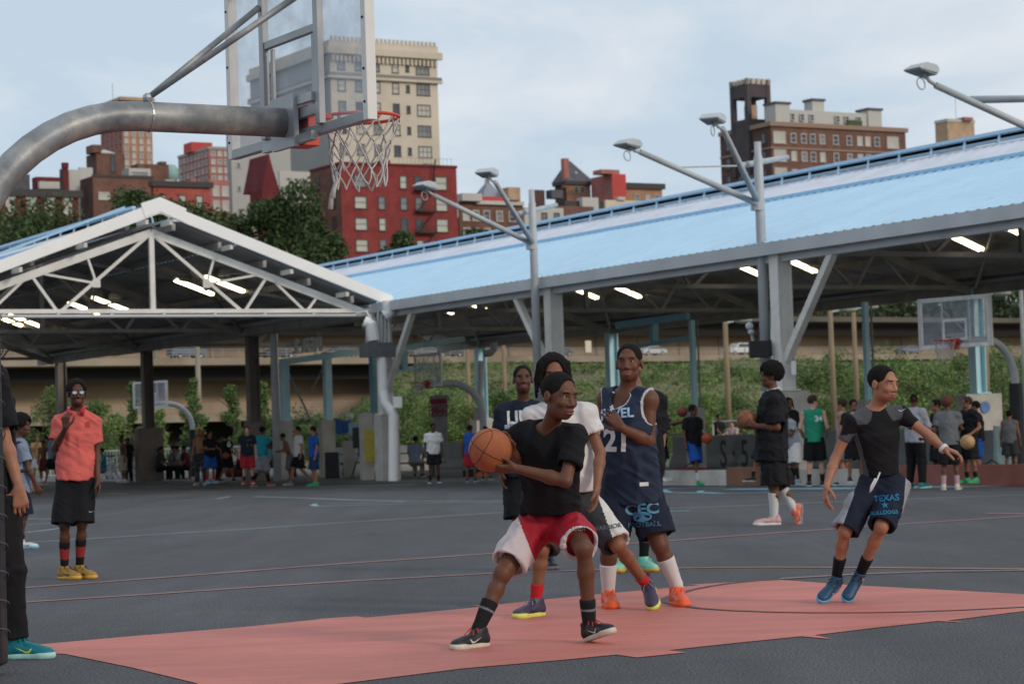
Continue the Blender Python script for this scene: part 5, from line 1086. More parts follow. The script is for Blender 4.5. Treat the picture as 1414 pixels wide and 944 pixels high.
# bicycles parked at the far left railing
def bicycle(label, px, Y, rz, col):
    p = at(px, 640, Y); p.z = .1; t_ = thing('bicycle', label, 'bicycle', p, group='bicycles parked along the far railing'); X = Vector((math.cos(rz), math.sin(rz), 0))
    for s in (-1, 1):
        c = p+X*(s*.52)+Z*.34; mb = MB(); mb.tube([c+X*(.33*math.cos(2*PI*i/18))+Z*(.33*math.sin(2*PI*i/18)) for i in range(19)], .025, 6, cap=False); w_ = obj('wheel', mb, M_rail, t_)
        mb = MB()
        for k in range(8): a_ = PI*k/8; mb.tube([c+X*(.32*math.cos(a_))+Z*(.32*math.sin(a_)), c-X*(.32*math.cos(a_))-Z*(.32*math.sin(a_))], .005, 4)
        obj('spokes', mb, M_barr, w_)
    mb = MB(); r_, f_ = p-X*.52+Z*.34, p+X*.52+Z*.34; bb, st, hd_ = p-X*.05+Z*.3, p-X*.2+Z*.85, p+X*.35+Z*.85
    for a, b_ in ((r_, bb), (bb, st), (st, r_), (bb, hd_), (st, hd_), (hd_, f_), (hd_, hd_+Z*.12)): mb.tube([a, b_], .02, 6)
    obj('frame', mb, pm('bike_paint_%d' % px, col, .4), t_)
    mb = MB(); mb.sphere(st+Z*.08, .09, 8, 5, sc=(1.3, .6, .4)); obj('saddle', mb, M_pad, t_); mb = MB(); q = Vector((-X.y, X.x, 0)); mb.tube([hd_+Z*.13-q*.25, hd_+Z*.13+q*.25], .015, 5); obj('handlebar', mb, M_pad, t_)
for i, (px, rz) in enumerate([(146, 1.2), (152, 1.5), (158, 1.3), (182, 1.4), (188, 1.2), (194, 1.5), (298, 1.3), (322, 1.2)]):
    bicycle('bicycle at the far railing, ' + ['first right of the salmon shirt man', 'second right of the salmon shirt man', 'just left of the khaki shorts man', 'just right of the man in dark clothes', 'second right of the man in dark clothes', 'nearest to the brown column', 'between the thin dark player and the black jersey', 'left of the navy shirt man'][i], px, 96, rz, [(.5, .5, .5), (.1, .2, .3), (.3, .3, .3), (.15, .15, .2)][i % 4])
# ================================================================== PEOPLE (signed-distance bodies meshed as one surface each)
def npv(*a): return np.array(a, np.float64)
def arr(v): return np.array([v[0], v[1], v[2]], np.float64)
def unit(v): return v/max(1e-9, np.linalg.norm(v))
class Field:
    def __init__(s, lo, hi, h):
        s.h = h; s.lo = np.asarray(lo, float)-h*3; n = np.ceil((np.asarray(hi)-s.lo)/h).astype(int)+4; s.n = n
        s.f = np.full(n, 9.0, np.float32)
        s.ax = [s.lo[i]+np.arange(n[i])*h for i in range(3)]
    def sub(s, lo, hi):
        a = np.clip(np.floor((np.asarray(lo)-s.lo)/s.h).astype(int), 0, s.n); b = np.clip(np.ceil((np.asarray(hi)-s.lo)/s.h).astype(int)+1, 0, s.n)
        if (b <= a).any(): return None, None
        sl = tuple(slice(a[i], b[i]) for i in range(3))
        P = np.stack(np.meshgrid(*[s.ax[i][sl[i]] for i in range(3)], indexing='ij'), -1).astype(np.float32); return sl, P
    def op(s, sl, d, k=0.0, mode='u'):
        f = s.f[sl]
        if mode == 'u':
            if k > 0: h = np.maximum(k-np.abs(f-d), 0)/k; s.f[sl] = np.minimum(f, d)-h*h*k*.25
            else: s.f[sl] = np.minimum(f, d)
        elif mode == 's':
            d = -d
            if k > 0: h = np.maximum(k-np.abs(f-d), 0)/k; s.f[sl] = np.maximum(f, d)+h*h*k*.25
            else: s.f[sl] = np.maximum(f, d)
    def cap(s, a, b, ra, rb, k=.02, mode='u'):
        a = np.asarray(a, float); b = np.asarray(b, float); m = max(ra, rb)+k+s.h*2
        sl, P = s.sub(np.minimum(a, b)-m, np.maximum(a, b)+m)
        if sl is None: return
        ab = (b-a).astype(np.float32); t = np.clip(((P-a.astype(np.float32))@ab)/max(1e-9, float(ab@ab)), 0, 1)
        d = np.linalg.norm(P-a.astype(np.float32)-t[..., None]*ab, axis=-1)-(ra+(rb-ra)*t); s.op(sl, d, k, mode)
    def ell(s, c, r, R=None, k=.02, mode='u'):
        c = np.asarray(c, np.float32); r = np.asarray(r, np.float32); R = np.eye(3) if R is None else R; m = float(max(r))+k+s.h*2
        sl, P = s.sub(c-m, c+m)
        if sl is None: return
        q = (P-c)@R.T.astype(np.float32)
        k0 = np.linalg.norm(q/r, axis=-1); k1 = np.linalg.norm(q/(r*r), axis=-1)+1e-9; s.op(sl, k0*(k0-1)/k1, k, mode)
    def tube2(s, a, b, R, ra, rb, k=.02, mode='u', ext=0.0):
        "elliptic tapered tube from a to b with flat-ish ends; R rows = right, fwd ; ra=(x,y) radii at a"
        a = np.asarray(a, float); b = np.asarray(b, float); ax = b-a; L_ = np.linalg.norm(ax); ax = ax/L_; m = max(*ra, *rb)+k+s.h*2
        sl, P = s.sub(np.minimum(a, b)-m, np.maximum(a, b)+m)
        if sl is None: return
        q = P-a.astype(np.float32); t = q@ax.astype(np.float32); tt = np.clip(t/L_, 0, 1)
        X = unit(R[0]-ax*(R[0]@ax)); Y = np.cross(ax, X)
        x = q@X.astype(np.float32); y = q@Y.astype(np.float32); rx = ra[0]+(rb[0]-ra[0])*tt; ry = ra[1]+(rb[1]-ra[1])*tt
        k0 = np.sqrt((x/rx)**2+(y/ry)**2); d = (k0-1)*np.minimum(rx, ry); dz = np.maximum(-t-ext, t-L_-ext)
        s.op(sl, np.maximum(d, dz), k, mode)
    def plane(s, p, n, lim=None):
        "cut away the side the normal points to; lim=(centre, radius) keeps the cut local"
        p = np.asarray(p, np.float32); n = unit(np.asarray(n, float)).astype(np.float32)
        if lim is None: sl = (slice(None),)*3; P = np.stack(np.meshgrid(*s.ax, indexing='ij'), -1).astype(np.float32)
        else:
            sl, P = s.sub(np.asarray(lim[0])-lim[1], np.asarray(lim[0])+lim[1])
            if sl is None: return
        d = (P-p)@n
        if lim is not None:
            rr = np.linalg.norm(P-np.asarray(lim[0], np.float32), axis=-1)-lim[1]; d = np.minimum(d, -rr)
            s.f[sl] = np.maximum(s.f[sl], np.where(rr < 0, d, -9))
        else: s.f[sl] = np.maximum(s.f[sl], d)
    def mesh(s):
        f = s.f; n = np.array(f.shape); ins = f < 0
        c = ins[:-1, :-1, :-1].astype(np.int8)
        tot = np.zeros_like(c)
        for dx in (0, 1):
            for dy in (0, 1):
                for dz in (0, 1): tot += ins[dx:n[0]-1+dx, dy:n[1]-1+dy, dz:n[2]-1+dz]
        act = (tot > 0) & (tot < 8); idx = -np.ones(act.shape, np.int64); cells = np.argwhere(act); idx[act] = np.arange(len(cells))
        if len(cells) == 0: return np.zeros((0, 3)), np.zeros((0, 4), int)
        acc = np.zeros((len(cells), 3)); cnt = np.zeros(len(cells))
        corners = [(a, b, d) for a in (0, 1) for b in (0, 1) for d in (0, 1)]
        vals = {q: f[cells[:, 0]+q[0], cells[:, 1]+q[1], cells[:, 2]+q[2]] for q in corners}
        for q in corners:
            for ax in range(3):
                if q[ax]: continue
                q2 = list(q); q2[ax] = 1; q2 = tuple(q2); a, b = vals[q], vals[q2]; m = (a < 0) != (b < 0)
                t = a/(a-b+1e-12); p = np.array(q, float)[None].repeat(len(cells), 0); p[:, ax] += np.where(m, t, 0); acc += p*m[:, None]; cnt += m
        v = s.lo+(cells+acc/np.maximum(cnt, 1)[:, None])*s.h; F_ = []
        for ax in range(3):
            sl0 = [slice(None)]*3; sl1 = [slice(None)]*3; sl0[ax] = slice(0, n[ax]-1); sl1[ax] = slice(1, n[ax])
            A, B = ins[tuple(sl0)], ins[tuple(sl1)]; e = np.argwhere(A != B); o1, o2 = [(1, 2), (2, 0), (0, 1)][ax]
            ok = (e[:, o1] > 0) & (e[:, o2] > 0) & (e[:, o1] < n[o1]-1) & (e[:, o2] < n[o2]-1); e = e[ok]
            if len(e) == 0: continue
            def g(d1, d2): q = e.copy(); q[:, o1] -= d1; q[:, o2] -= d2; return idx[q[:, 0], q[:, 1], q[:, 2]]
            quad = np.stack([g(1, 1), g(0, 1), g(0, 0), g(1, 0)], 1); flip = ~A[e[:, 0], e[:, 1], e[:, 2]]; quad[flip] = quad[flip][:, ::-1]; F_.append(quad)
        F_ = np.concatenate(F_); F_ = F_[(F_ >= 0).all(1)]; return v, F_
def vnoise(P, seed=0):
    "smooth value noise in -1..1"
    P = np.asarray(P, float)+seed*17.31; i = np.floor(P).astype(np.int64); f = P-i; f = f*f*(3-2*f); out = 0
    def hsh(a, b, c): h = (a*374761393+b*668265263+c*2147483647) & 0xffffffff; h = ((h ^ (h >> 13))*1274126177) & 0xffffffff; return ((h ^ (h >> 16)) & 0xffff)/32767.5-1
    for dx in (0, 1):
        for dy in (0, 1):
            for dz in (0, 1):
                w_ = (f[:, 0] if dx else 1-f[:, 0])*(f[:, 1] if dy else 1-f[:, 1])*(f[:, 2] if dz else 1-f[:, 2]); out = out+w_*hsh(i[:, 0]+dx, i[:, 1]+dy, i[:, 2]+dz)
    return out
def vnormals(v, f):
    n = np.zeros_like(v); fn = np.cross(v[f[:, 2]]-v[f[:, 0]], v[f[:, 3]]-v[f[:, 1]])
    for k in range(4): np.add.at(n, f[:, k], fn)
    return n/np.maximum(np.linalg.norm(n, axis=1), 1e-12)[:, None]
def folds(v, f, amp, freq=(14, 14, 5), seed=0, R=None):
    n = vnormals(v, f); q = v if R is None else v@R.T
    c_, s_ = .82, .57; q2 = np.stack([q[:, 0]*c_-q[:, 2]*s_, q[:, 1], q[:, 0]*s_+q[:, 2]*c_], 1)*np.array((5, 8, 24)); dg_ = 1-np.abs(vnoise(q2, seed+3))*2.2
    d = vnoise(q*np.array(freq), seed)+.5*vnoise(q*np.array(freq)*2.1, seed+5); r_ = 1-np.abs(vnoise(q*np.array(freq)*.8+3.1, seed+9))*2
    return v+n*(1.35*amp*(d*.45+r_*.45+dg_*.28))[:, None]
# ---- materials for people
def skin(name, c):
    if name in MATS: return MATS[name]
    m = pm(name, c, .50, var=.14, scale=14, bump=.14, bscale=160, spec=.30); b = m.node_tree.nodes['Principled BSDF']; b.inputs['Subsurface Weight'].default_value = .06; b.inputs['Subsurface Radius'].default_value = (.02, .008, .004); return m
SK = {'deep': skin('skin_deep_brown', (.092, .037, .022)), 'dark': skin('skin_dark_brown', (.128, .052, .029)), 'mid': skin('skin_medium_brown', (.22, .098, .056)), 'tan': skin('skin_tan', (.34, .155, .092)), 'fair': skin('skin_fair', (.50, .30, .22))}
LIP = {'deep': skin('lip_deep', (.14, .055, .045)), 'dark': skin('lip_dark', (.19, .075, .06)), 'mid': skin('lip_medium', (.23, .10, .075)), 'tan': skin('lip_tan', (.30, .125, .09)), 'fair': skin('lip_fair', (.5, .22, .18))}
def cloth(name, c, rough=.85, bump=.25): return pm('cloth_'+name, c, rough, var=.10, scale=5, bump=bump, bscale=260, spec=.2)
C_black = cloth('black', (.010, .010, .012)); C_black2 = cloth('black_polyester', (.009, .009, .011), .8); C_navy = cloth('navy', (.013, .018, .034)); C_navym = cloth('navy_mesh', (.016, .026, .052), .65); C_white = cloth('white', (.62, .60, .58)); C_red = cloth('crimson', (.34, .012, .025), .6)
C_salmon = cloth('salmon', (.62, .125, .105)); C_gray = cloth('gray', (.13, .135, .145)); C_grayl = cloth('light_gray', (.30, .31, .34)); C_green = cloth('green_mesh', (.02, .24, .14)); C_teal = cloth('teal', (.02, .25, .33)); C_blue = cloth('royal_blue', (.015, .08, .34)); C_char = cloth('charcoal', (.04, .04, .045)); C_slate = cloth('slate_blue', (.20, .235, .32)); C_khaki = cloth('khaki', (.36, .30, .24)); C_maroon = cloth('maroon', (.13, .02, .03)); C_pink = cloth('pink_white', (.45, .30, .32))
H_black = pm('black_hair', (.012, .010, .009), .85, var=.3, scale=60, bump=.9, bscale=220, spec=.15); H_brown = pm('brown_hair', (.035, .02, .012), .85, var=.3, scale=60, bump=.6, bscale=200); H_auburn = pm('auburn_hair', (.10, .035, .02), .85, var=.3, scale=60, bump=.6, bscale=200)
E_white = pm('eye_white', (.55, .50, .47), .25, var=.02); E_iris = pm('eye_iris', (.012, .007, .005), .15, var=.02)
def headframe(yaw, pitch=0, roll=0):
    "yaw 0 faces the camera (-Y), positive turns toward image right; returns rows right(of image when yaw=0), fwd, up"
    y = math.radians(yaw); p = math.radians(pitch); r_ = math.radians(roll)
    f = npv(math.sin(y)*math.cos(p), -math.cos(y)*math.cos(p), math.sin(p)); rt_ = npv(math.cos(y), math.sin(y), 0); u = np.cross(f, rt_)
    rt2 = rt_*math.cos(r_)+u*math.sin(r_)*-1; u2 = u*math.cos(r_)+rt_*math.sin(r_); return np.stack([rt2, f, u2])
def add_head(F_, c, R, s=1.0, hero=True):
    "head centred between the ears; R rows right, forward, up"
    T = lambda x, y, z: c+(R[0]*x+R[1]*y+R[2]*z)*s
    e = lambda p, r, k=.02, m='u': F_.ell(T(*p), np.array(r)*s, R, k*s, m)
    e((0, -.012, .035), (.074, .094, .082)); e((0, .024, -.028), (.052, .066, .080), .035); e((0, .062, -.090), (.024, .024, .021), .03)
    e((-.031, .018, -.066), (.018, .038, .024), .03); e((.031, .018, -.066), (.018, .038, .024), .03)
    e((0, .082, .026), (.05, .012, .012), .02)
    if hero:
        e((-.031, .096, .002), (.015, .016, .008), .010, 's'); e((.031, .096, .002), (.015, .016, .008), .010, 's')
        for sx in (-1, 1): F_.cap(T(sx*.018, .084, .0095), T(sx*.045, .076, .0085), .0068*s, .0062*s, .004); F_.cap(T(sx*.019, .083, -.0065), T(sx*.044, .075, -.006), .0052*s, .005*s, .004)
        e((-.036, .066, -.030), (.024, .02, .020), .02); e((.036, .066, -.030), (.024, .02, .020), .02)
        F_.cap(T(0, .086, .012), T(0, .104, -.034), .0085*s, .013*s, .012*s); e((-.013, .092, -.040), (.012, .013, .0095), .008); e((.013, .092, -.040), (.012, .013, .0095), .008)
        e((0, .080, -.072), (.026, .018, .020), .014); e((0, .096, -.066), (.026, .010, .0068), .004); e((0, .094, -.080), (.022, .011, .0085), .004); e((0, .106, -.0725), (.022, .012, .0022), .002, 's')
        for sx in (-1, 1): F_.ell(T(sx*.077, -.006, -.008), np.array((.010, .019, .031))*s, R, .008*s); F_.ell(T(sx*.088, .002, -.004), np.array((.007, .010, .018))*s, R, .006*s, 's')
    else:
        e((0, .094, -.02), (.012, .016, .022), .012); e((0, .088, -.072), (.028, .016, .014), .012)
        for sx in (-1, 1): e((sx*.076, -.006, -.008), (.012, .02, .03), .008)
def hair_mesh(name, c, R, s, style, h, t_, mat):
    T = lambda x, y, z: c+(R[0]*x+R[1]*y+R[2]*z)*s
    th = {'buzz': .0038, 'short': .014, 'afro': .036, 'dreads': .014, 'tail': .016}[style]
    F_ = Field(c-.26*s, c+.22*s, h)
    F_.ell(T(0, -.014, .038), (np.array((.074, .094, .082))+th)*s, R, 0)
    if style == 'afro': F_.ell(T(0, -.02, .055), (np.array((.078, .09, .08))+.035)*s, R, .02)
    # face opening: plane tilted from the hairline to the nape
    F_.ell(T(0, .098, .008), np.array((.067, .069, .086))*s, R, 0, 's')
    F_.plane(T(0, -.05, -.035), R[1]*.35-R[2]*.94)
    for sx in (-1, 1): F_.ell(T(sx*.085, .0, -.018), np.array((.03, .028, .036))*s, R, .0, 's')
    if style in ('buzz',): F_.ell(T(0, -.012, .035), np.array((.070, .090, .078))*s, R, 0, 's')
    if style == 'dreads':
        random.seed(5)
        for k in range(26):
            a = math.radians(random.uniform(60, 300)+180) if 0 else math.radians(-150+300*k/25-90-0); x, y = math.cos(a)*.08, math.sin(a)*.085
            if y > .055: continue
            z0 = .04+random.uniform(-.02, .03); p0 = T(x*.7, y*.8-.012, .10); p1 = T(x*1.15, y*1.15-.01, z0); p2 = T(x*1.35, y*1.3-.01, z0-.07-random.uniform(0, .03)); p3 = T(x*1.32+random.uniform(-.01, .02), y*1.3, z0-.12-random.uniform(0, .05))
            F_.cap(p0, p1, .012*s, .012*s, .004); F_.cap(p1, p2, .012*s, .010*s, .004); F_.cap(p2, p3, .010*s, .008*s, .004)
    if style == 'tail': F_.cap(T(0, -.10, .03), T(0, -.15, -.02), .03*s, .03*s, .02); F_.cap(T(0, -.15, -.02), T(0, -.13, -.16), .03*s, .012*s, .02)
    v, f = F_.mesh()
    if len(f) == 0: return None
    if style in ('afro', 'dreads', 'short'): v = folds(v, f, .004*s if style != 'afro' else .007*s, (70, 70, 70), 3)
    return npmesh(name, v, f, mat, t_)
def add_hand(F_, wr, d, pn, s=1.0, curl=25, spread=.1, thumb_side=1, hero=True, tcurl=20):
    "wr wrist, d direction toward the fingertips, pn palm normal (the side fingers curl to), thumb_side: +1 thumb on cross(d,pn) side"
    d = unit(d); pn = unit(pn-d*(pn@d)); sd = np.cross(d, pn)*thumb_side
    if not hero: F_.cap(wr, wr+d*.07*s, .026*s, .030*s, .02); F_.cap(wr+d*.07*s, wr+d*.12*s+pn*.03*s, .028*s, .018*s, .02); F_.cap(wr+d*.03*s, wr+d*.07*s+sd*.045*s, .014*s, .011*s, .01); return
    kn = []
    for i, (o, l) in enumerate(((.033, .094), (.011, .098), (-.011, .093), (-.031, .085))):
        k_ = wr+d*l*s+sd*o*s; kn.append(k_); F_.cap(wr+d*.012*s+sd*o*.45*s, k_, .0155*s, .0125*s, .014*s)
    for i, (k_, L_) in enumerate(zip(kn, (.075, .083, .077, .060))):
        o = (.5-i/3)*2; a = math.radians(curl*(.8+.12*i)); dd = unit(d+sd*o*spread); p = k_; r0 = .0098 if i < 3 else .0086; an = 0
        for j, fr in enumerate((.45, .31, .24)):
            an += a if j else a*.8; q = p+(dd*math.cos(an)+pn*math.sin(an))*L_*fr*s*1.05; F_.cap(p, q, r0*(1-.1*j)*s, r0*(1-.1*(j+1))*s, .004); p = q
    b = wr+d*.022*s+sd*.024*s+pn*.008*s; t1 = b+(d*.55+sd*.75+pn*.25)*.045*s; ta = math.radians(tcurl); t2 = t1+(d*.85+sd*(.45-.5*math.sin(ta))+pn*(.2+.6*math.sin(ta)))*.033*s; t3 = t2+(d*.9+sd*(.2-.7*math.sin(ta))+pn*(.25+.7*math.sin(ta)))*.027*s
    F_.cap(wr+d*.015*s+sd*.008*s, b, .015*s, .0155*s, .014*s); F_.cap(b, t1, .0155*s, .0115*s, .008*s); F_.cap(t1, t2, .0115*s, .0105*s, .004); F_.cap(t2, t3, .0105*s, .0088*s, .004)
# ---- shoes: one shared shape, copied
def make_shoe():
    R = np.eye(3); F_ = Field((-.07, -.25, -.005), (.07, .09, .16), .0055)   # toe toward -Y, ankle at origin above
    F_.cap((0, .035, .045), (0, -.02, .05), .040, .040, .03); F_.ell((0, -.085, .045), (.042, .075, .036), R, .03); F_.ell((-.004, -.165, .036), (.046, .062, .030), R, .03)
    F_.cap((0, .03, .05), (0, .02, .105), .038, .040, .02); F_.cap((0, -.035, .065), (0, -.005, .10), .030, .034, .03)
    F_.cap((0, .0145, .115), (0, .0145, .2), .031, .04, .0, 's'); F_.plane((0, 0, .118), (0, .25, 1)); F_.plane((0, 0, .018), (0, 0, -1)); up_ = F_.mesh()
    G_ = Field((-.07, -.25, -.01), (.07, .09, .05), .0055)
    G_.cap((0, .032, .014), (0, -.02, .014), .041, .037, .02); G_.cap((0, -.02, .014), (-.004, -.165, .014), .037, .046, .03); G_.ell((-.004, -.178, .02), (.046, .058, .03), R, .02); G_.plane((0, 0, .001), (0, 0, -1)); G_.plane((0, 0, .027), (0, .06, 1)); so_ = G_.mesh()
    return up_, so_
(_uv, _uf), (_sv, _sf) = make_shoe()
def _me(name, v, f):
    me = bpy.data.meshes.new(name); me.from_pydata(v.tolist(), [], f.tolist()); me.update(); me.polygons.foreach_set('use_smooth', [True]*len(me.polygons)); me.materials.append(C_black); return me
ME_up, ME_so = _me('shoe_upper', _uv, _uf), _me('shoe_sole', _sv, _sf)
mbl = MB()
for k in range(5):
    y = -.045-.022*k; z = .088-.0105*k
    mbl.tube([(-.030, y, z-.012), (0, y-.004, z+.004), (.030, y, z-.012)], .004, 5); mbl.tube([(-.028, y, z-.010), (0, y-.012, z+.004), (.028, y-.02, z-.017)], .0035, 5)
for s_ in (-1, 1): mbl.tube([(0, -.04, .094), (s_*.025, -.04, .112), (s_*.04, -.055, .09)], .0035, 5); mbl.tube([(0, -.04, .094), (s_*.02, -.07, .098), (s_*.035, -.09, .075)], .003, 5)
ME_lace = bpy.data.meshes.new('laces'); ME_lace.from_pydata(mbl.v, [], mbl.f); ME_lace.materials.append(C_black)
SW = [(-.5, .10), (-.46, -.02), (-.38, -.12), (-.26, -.15), (-.1, -.12), (.5, .16), (.1, .02), (-.12, -.05), (-.25, -.06), (-.34, -.02), (-.40, .04)]
def curve_swoosh():
    bm = bmesh.new(); vs_ = [bm.verts.new((x, y, 0)) for x, y in SW]; f_ = bm.faces.new(vs_); bmesh.ops.triangulate(bm, faces=[f_])
    for _ in range(2): bmesh.ops.subdivide_edges(bm, edges=[e for e in bm.edges if e.calc_length() > .15], cuts=1); bmesh.ops.triangulate(bm, faces=bm.faces)
    bm.verts.index_update(); r_ = [(v.co.x, v.co.y) for v in bm.verts], [tuple(v.index for v in f.verts) for f in bm.faces]; bm.free(); return r_
SWV, SWF = curve_swoosh()
_sb = BVHTree.FromPolygons([Vector(p) for p in _uv.tolist()], _uf.tolist()); mbs = MB()
for sd_ in (-1, 1):
    out = []
    for x, y in SWV:
        p = Vector((sd_*.2, -.075+x*.10, .048+y*.10)); h_ = _sb.ray_cast(p, Vector((-sd_, 0, 0))); out.append((h_[0]+h_[1]*.002) if h_[0] else Vector((sd_*.045, p.y, p.z)))
    mbs.add(out, SWF)
ME_sw = bpy.data.meshes.new('shoe_mark'); ME_sw.from_pydata(mbs.v, [], mbs.f); ME_sw.materials.append(C_black)
def add_shoe(t_, ank, toe_dir, up_dir, s, cu, cs, cl=None, cm=None):
    "ank: ankle joint (~9 cm above the sole); toe_dir: toward the toe"
    f_ = unit(arr(toe_dir)); u = unit(arr(up_dir)-f_*(arr(up_dir)@f_)); y = -f_; x = np.cross(y, u); off = OFF[t_]
    M_ = Matrix(((x[0], y[0], u[0], 0), (x[1], y[1], u[1], 0), (x[2], y[2], u[2], 0), (0, 0, 0, 1)))
    o0 = arr(ank)-u*.088*s; W_ = _uv@(np.stack([x, y, u])*s)+o0; W2 = _sv@(np.stack([x, y, u])*s)+o0; mz = min(W_[:, 2].min(), W2[:, 2].min())-off.z
    if abs(mz) < .075: o0[2] -= mz
    loc = Vector(o0)-off; res = None
    def mk(nm, me, mat, par):
        o = bpy.data.objects.new(nm, me); COL.objects.link(o); o.parent = par; o.material_slots[0].link = 'OBJECT'; o.material_slots[0].material = mat; return o
    sh_ = mk('shoe', ME_up, cu, t_); sh_.matrix_local = Matrix.Translation(loc) @ M_ @ Matrix.Scale(s, 4); OFF[sh_] = off
    mk('sole', ME_so, cs, sh_)
    if cl: mk('laces', ME_lace, cl, sh_)
    if cm: mk('shoe_mark', ME_sw, cm, sh_)
    return sh_
def sc(name, c, rough=.5): return pm('shoe_'+name, c, rough, var=.08, scale=30)
S_black = sc('black', (.015, .015, .017)); S_white = sc('white', (.62, .61, .58)); S_cream = sc('cream', (.55, .50, .40)); S_yel = sc('yellow', (.62, .62, .12)); S_mint = sc('mint', (.20, .55, .42)); S_orange = sc('orange', (.75, .11, .03)); S_red = sc('red', (.5, .03, .03)); S_gold = sc('gold', (.60, .33, .04)); S_teal = sc('teal', (.0, .16, .20)); S_aqua = sc('aqua', (.38, .62, .56)); S_neon = sc('neon', (.62, .85, .06)); S_blue = sc('blue', (.01, .16, .36)); S_dpur = sc('dark_purple', (.05, .04, .075)); S_green = sc('green', (.03, .30, .12)); S_sky = sc('sky_blue', (.12, .40, .62)); S_grayb = sc('gray', (.20, .20, .22)); S_coral = sc('coral', (.75, .17, .10)); S_pinks = sc('pink', (.55, .30, .33))
def limb(F_, a, b, c, ra, rm, rb, k=.02, bulge=.0, bdir=None, rc=None):
    F_.cap(a, b, ra, rm, k); rc = rc or rb
    if bulge: m_ = b+(c-b)*.30+(bdir*.012 if bdir is not None else 0); F_.cap(b, m_, rm*.94, bulge, k); F_.cap(m_, c, bulge, rb, k)
    else: F_.cap(b, c, rm, rb, k)
NK = [1.0]
def person(label, J, look=(0, 0, 0), sk='dark', hair=('buzz', None), top=None, bottom=None, socks=None, shoes=None, s=1.0, h=.012, hero=False, hands=None, build=1.0, group=None, name='person', hs=1.0, zones=None, extras=None, base=None):
    """J: joints (numpy xyz): head, neck, pel, shA, shB, elA, elB, wrA, wrB, hipA, hipB, knA, knB, anA, anB, toA, toB; A is the person's right side"""
    J = {k: arr(v) for k, v in J.items()}; allp = np.array(list(J.values())); lo = allp.min(0)-.17*s; hi = allp.max(0)+.17*s
    bx_ = base if base is not None else Vector((float(J['pel'][0]), float(J['pel'][1]), 0)); t_ = thing(name, label, 'person', bx_, group)
    upv = unit(J['neck']-J['pel']); rt_ = unit((J['shB']-J['shA'])-upv*((J['shB']-J['shA'])@upv)); fw_ = np.cross(rt_, upv)
    RT = np.stack([rt_, fw_, upv]); prt = unit((J['hipB']-J['hipA'])); pf = unit(np.cross(prt, npv(0, 0, 1))+fw_*.2); RP = np.stack([prt, pf, np.cross(prt, pf)*-1 if np.cross(prt, pf)[2] < 0 else np.cross(prt, pf)])
    Lt = np.linalg.norm(J['neck']-J['pel']); B_ = build*s; HR = headframe(*look); hc = J['head']
    che = J['pel']+upv*Lt*.70+fw_*.005; abd = J['pel']+upv*Lt*.34; sw = np.linalg.norm(J['shB']-J['shA'])/2
    F_ = Field(lo, hi, h)
    # torso
    F_.ell(che, (min(sw*.93, .155*B_), .105*B_, .20*s), RT, .05); F_.ell(abd, (.128*B_, .092*B_, .17*s), RT, .06); F_.ell(J['pel']+upv*.0, (.15*B_, .105*B_, .12*s), RP, .05)
    F_.cap(J['shA'], J['shB'], .050*B_, .050*B_, .05); F_.cap(J['neck']-upv*.03*s, hc-HR[2]*.055*hs-HR[1]*.012, .056*B_, .050*s, .03)
    for q in 'AB': F_.cap(J['neck']-upv*.015*s, J['sh'+q]+upv*.01, .048*B_, .045*B_, .04)
    for q in 'AB':
        sh_, el, wr = J['sh'+q], J['el'+q], J['wr'+q]
        F_.ell(sh_-upv*.01, (.056*B_, .056*B_, .062*B_), RT, .03); limb(F_, sh_, el, wr, .047*B_, .037*B_, .0255*B_, .02, .040*B_)
        if hands and q in hands: hd_ = hands[q]
        else: hd_ = dict(d=wr-el, pn=(rt_ if q == 'A' else -rt_)+fw_*.2, curl=22, spread=.05)
        dd = np.asarray(hd_['d'], float); ts = hd_.get('thumb')
        if ts is None:
            pn_ = np.asarray(hd_['pn'], float); ts = 1 if (np.cross(unit(dd), unit(pn_))@(fw_+upv*.15)) > 0 else -1
        add_hand(F_, wr, dd, np.asarray(hd_['pn'], float), s*1.02, hd_.get('curl', 25), hd_.get('spread', .1), ts, hero, hd_.get('tcurl', 20))
    for q in 'AB':
        hp, kn, an = J['hip'+q], J['kn'+q], J['an'+q]; back = unit(np.cross(unit(an-kn), np.cross(unit(an-kn), pf)))*1.0
        F_.cap(hp, kn, .084*B_, .052*B_, .04); F_.ell(kn, np.array((.047, .049, .056))*B_, None, .02); bd = -pf; limb(F_, hp+(kn-hp)*.6, kn, an, .062*B_, .046*B_, .033*B_, .02, .049*B_, bd)
        F_.ell(kn+pf*.018*s, np.array((.030, .030, .036))*B_, None, .03)
        F_.cap(an, an-npv(0, 0, .03)*s, .034*s, .034*s, .01)
    add_head(F_, hc, HR, hs*s, hero)
    v, f = F_.mesh(); mi = None; mats = [SK[sk]]
    if hero:
        fc = v[f].mean(1)-hc; x, y, z = fc@HR[0]/s/hs, fc@HR[1]/s/hs, fc@HR[2]/s/hs
        mi = ((np.abs(x) < .025) & (y > .092) & (z < -.060) & (z > -.088)).astype(int); mats.append(LIP[sk])
    body = npmesh('body', v, f, mats, t_, mi=mi)
    T = lambda x, y, z: hc+(HR[0]*x+HR[1]*y+HR[2]*z)*s*hs
    if hair[0]: hair_mesh('hair', hc, HR, s*hs, hair[0], (.0042 if hair[0] == 'buzz' else .0065) if hero else h*.8, t_, hair[1] or H_black)
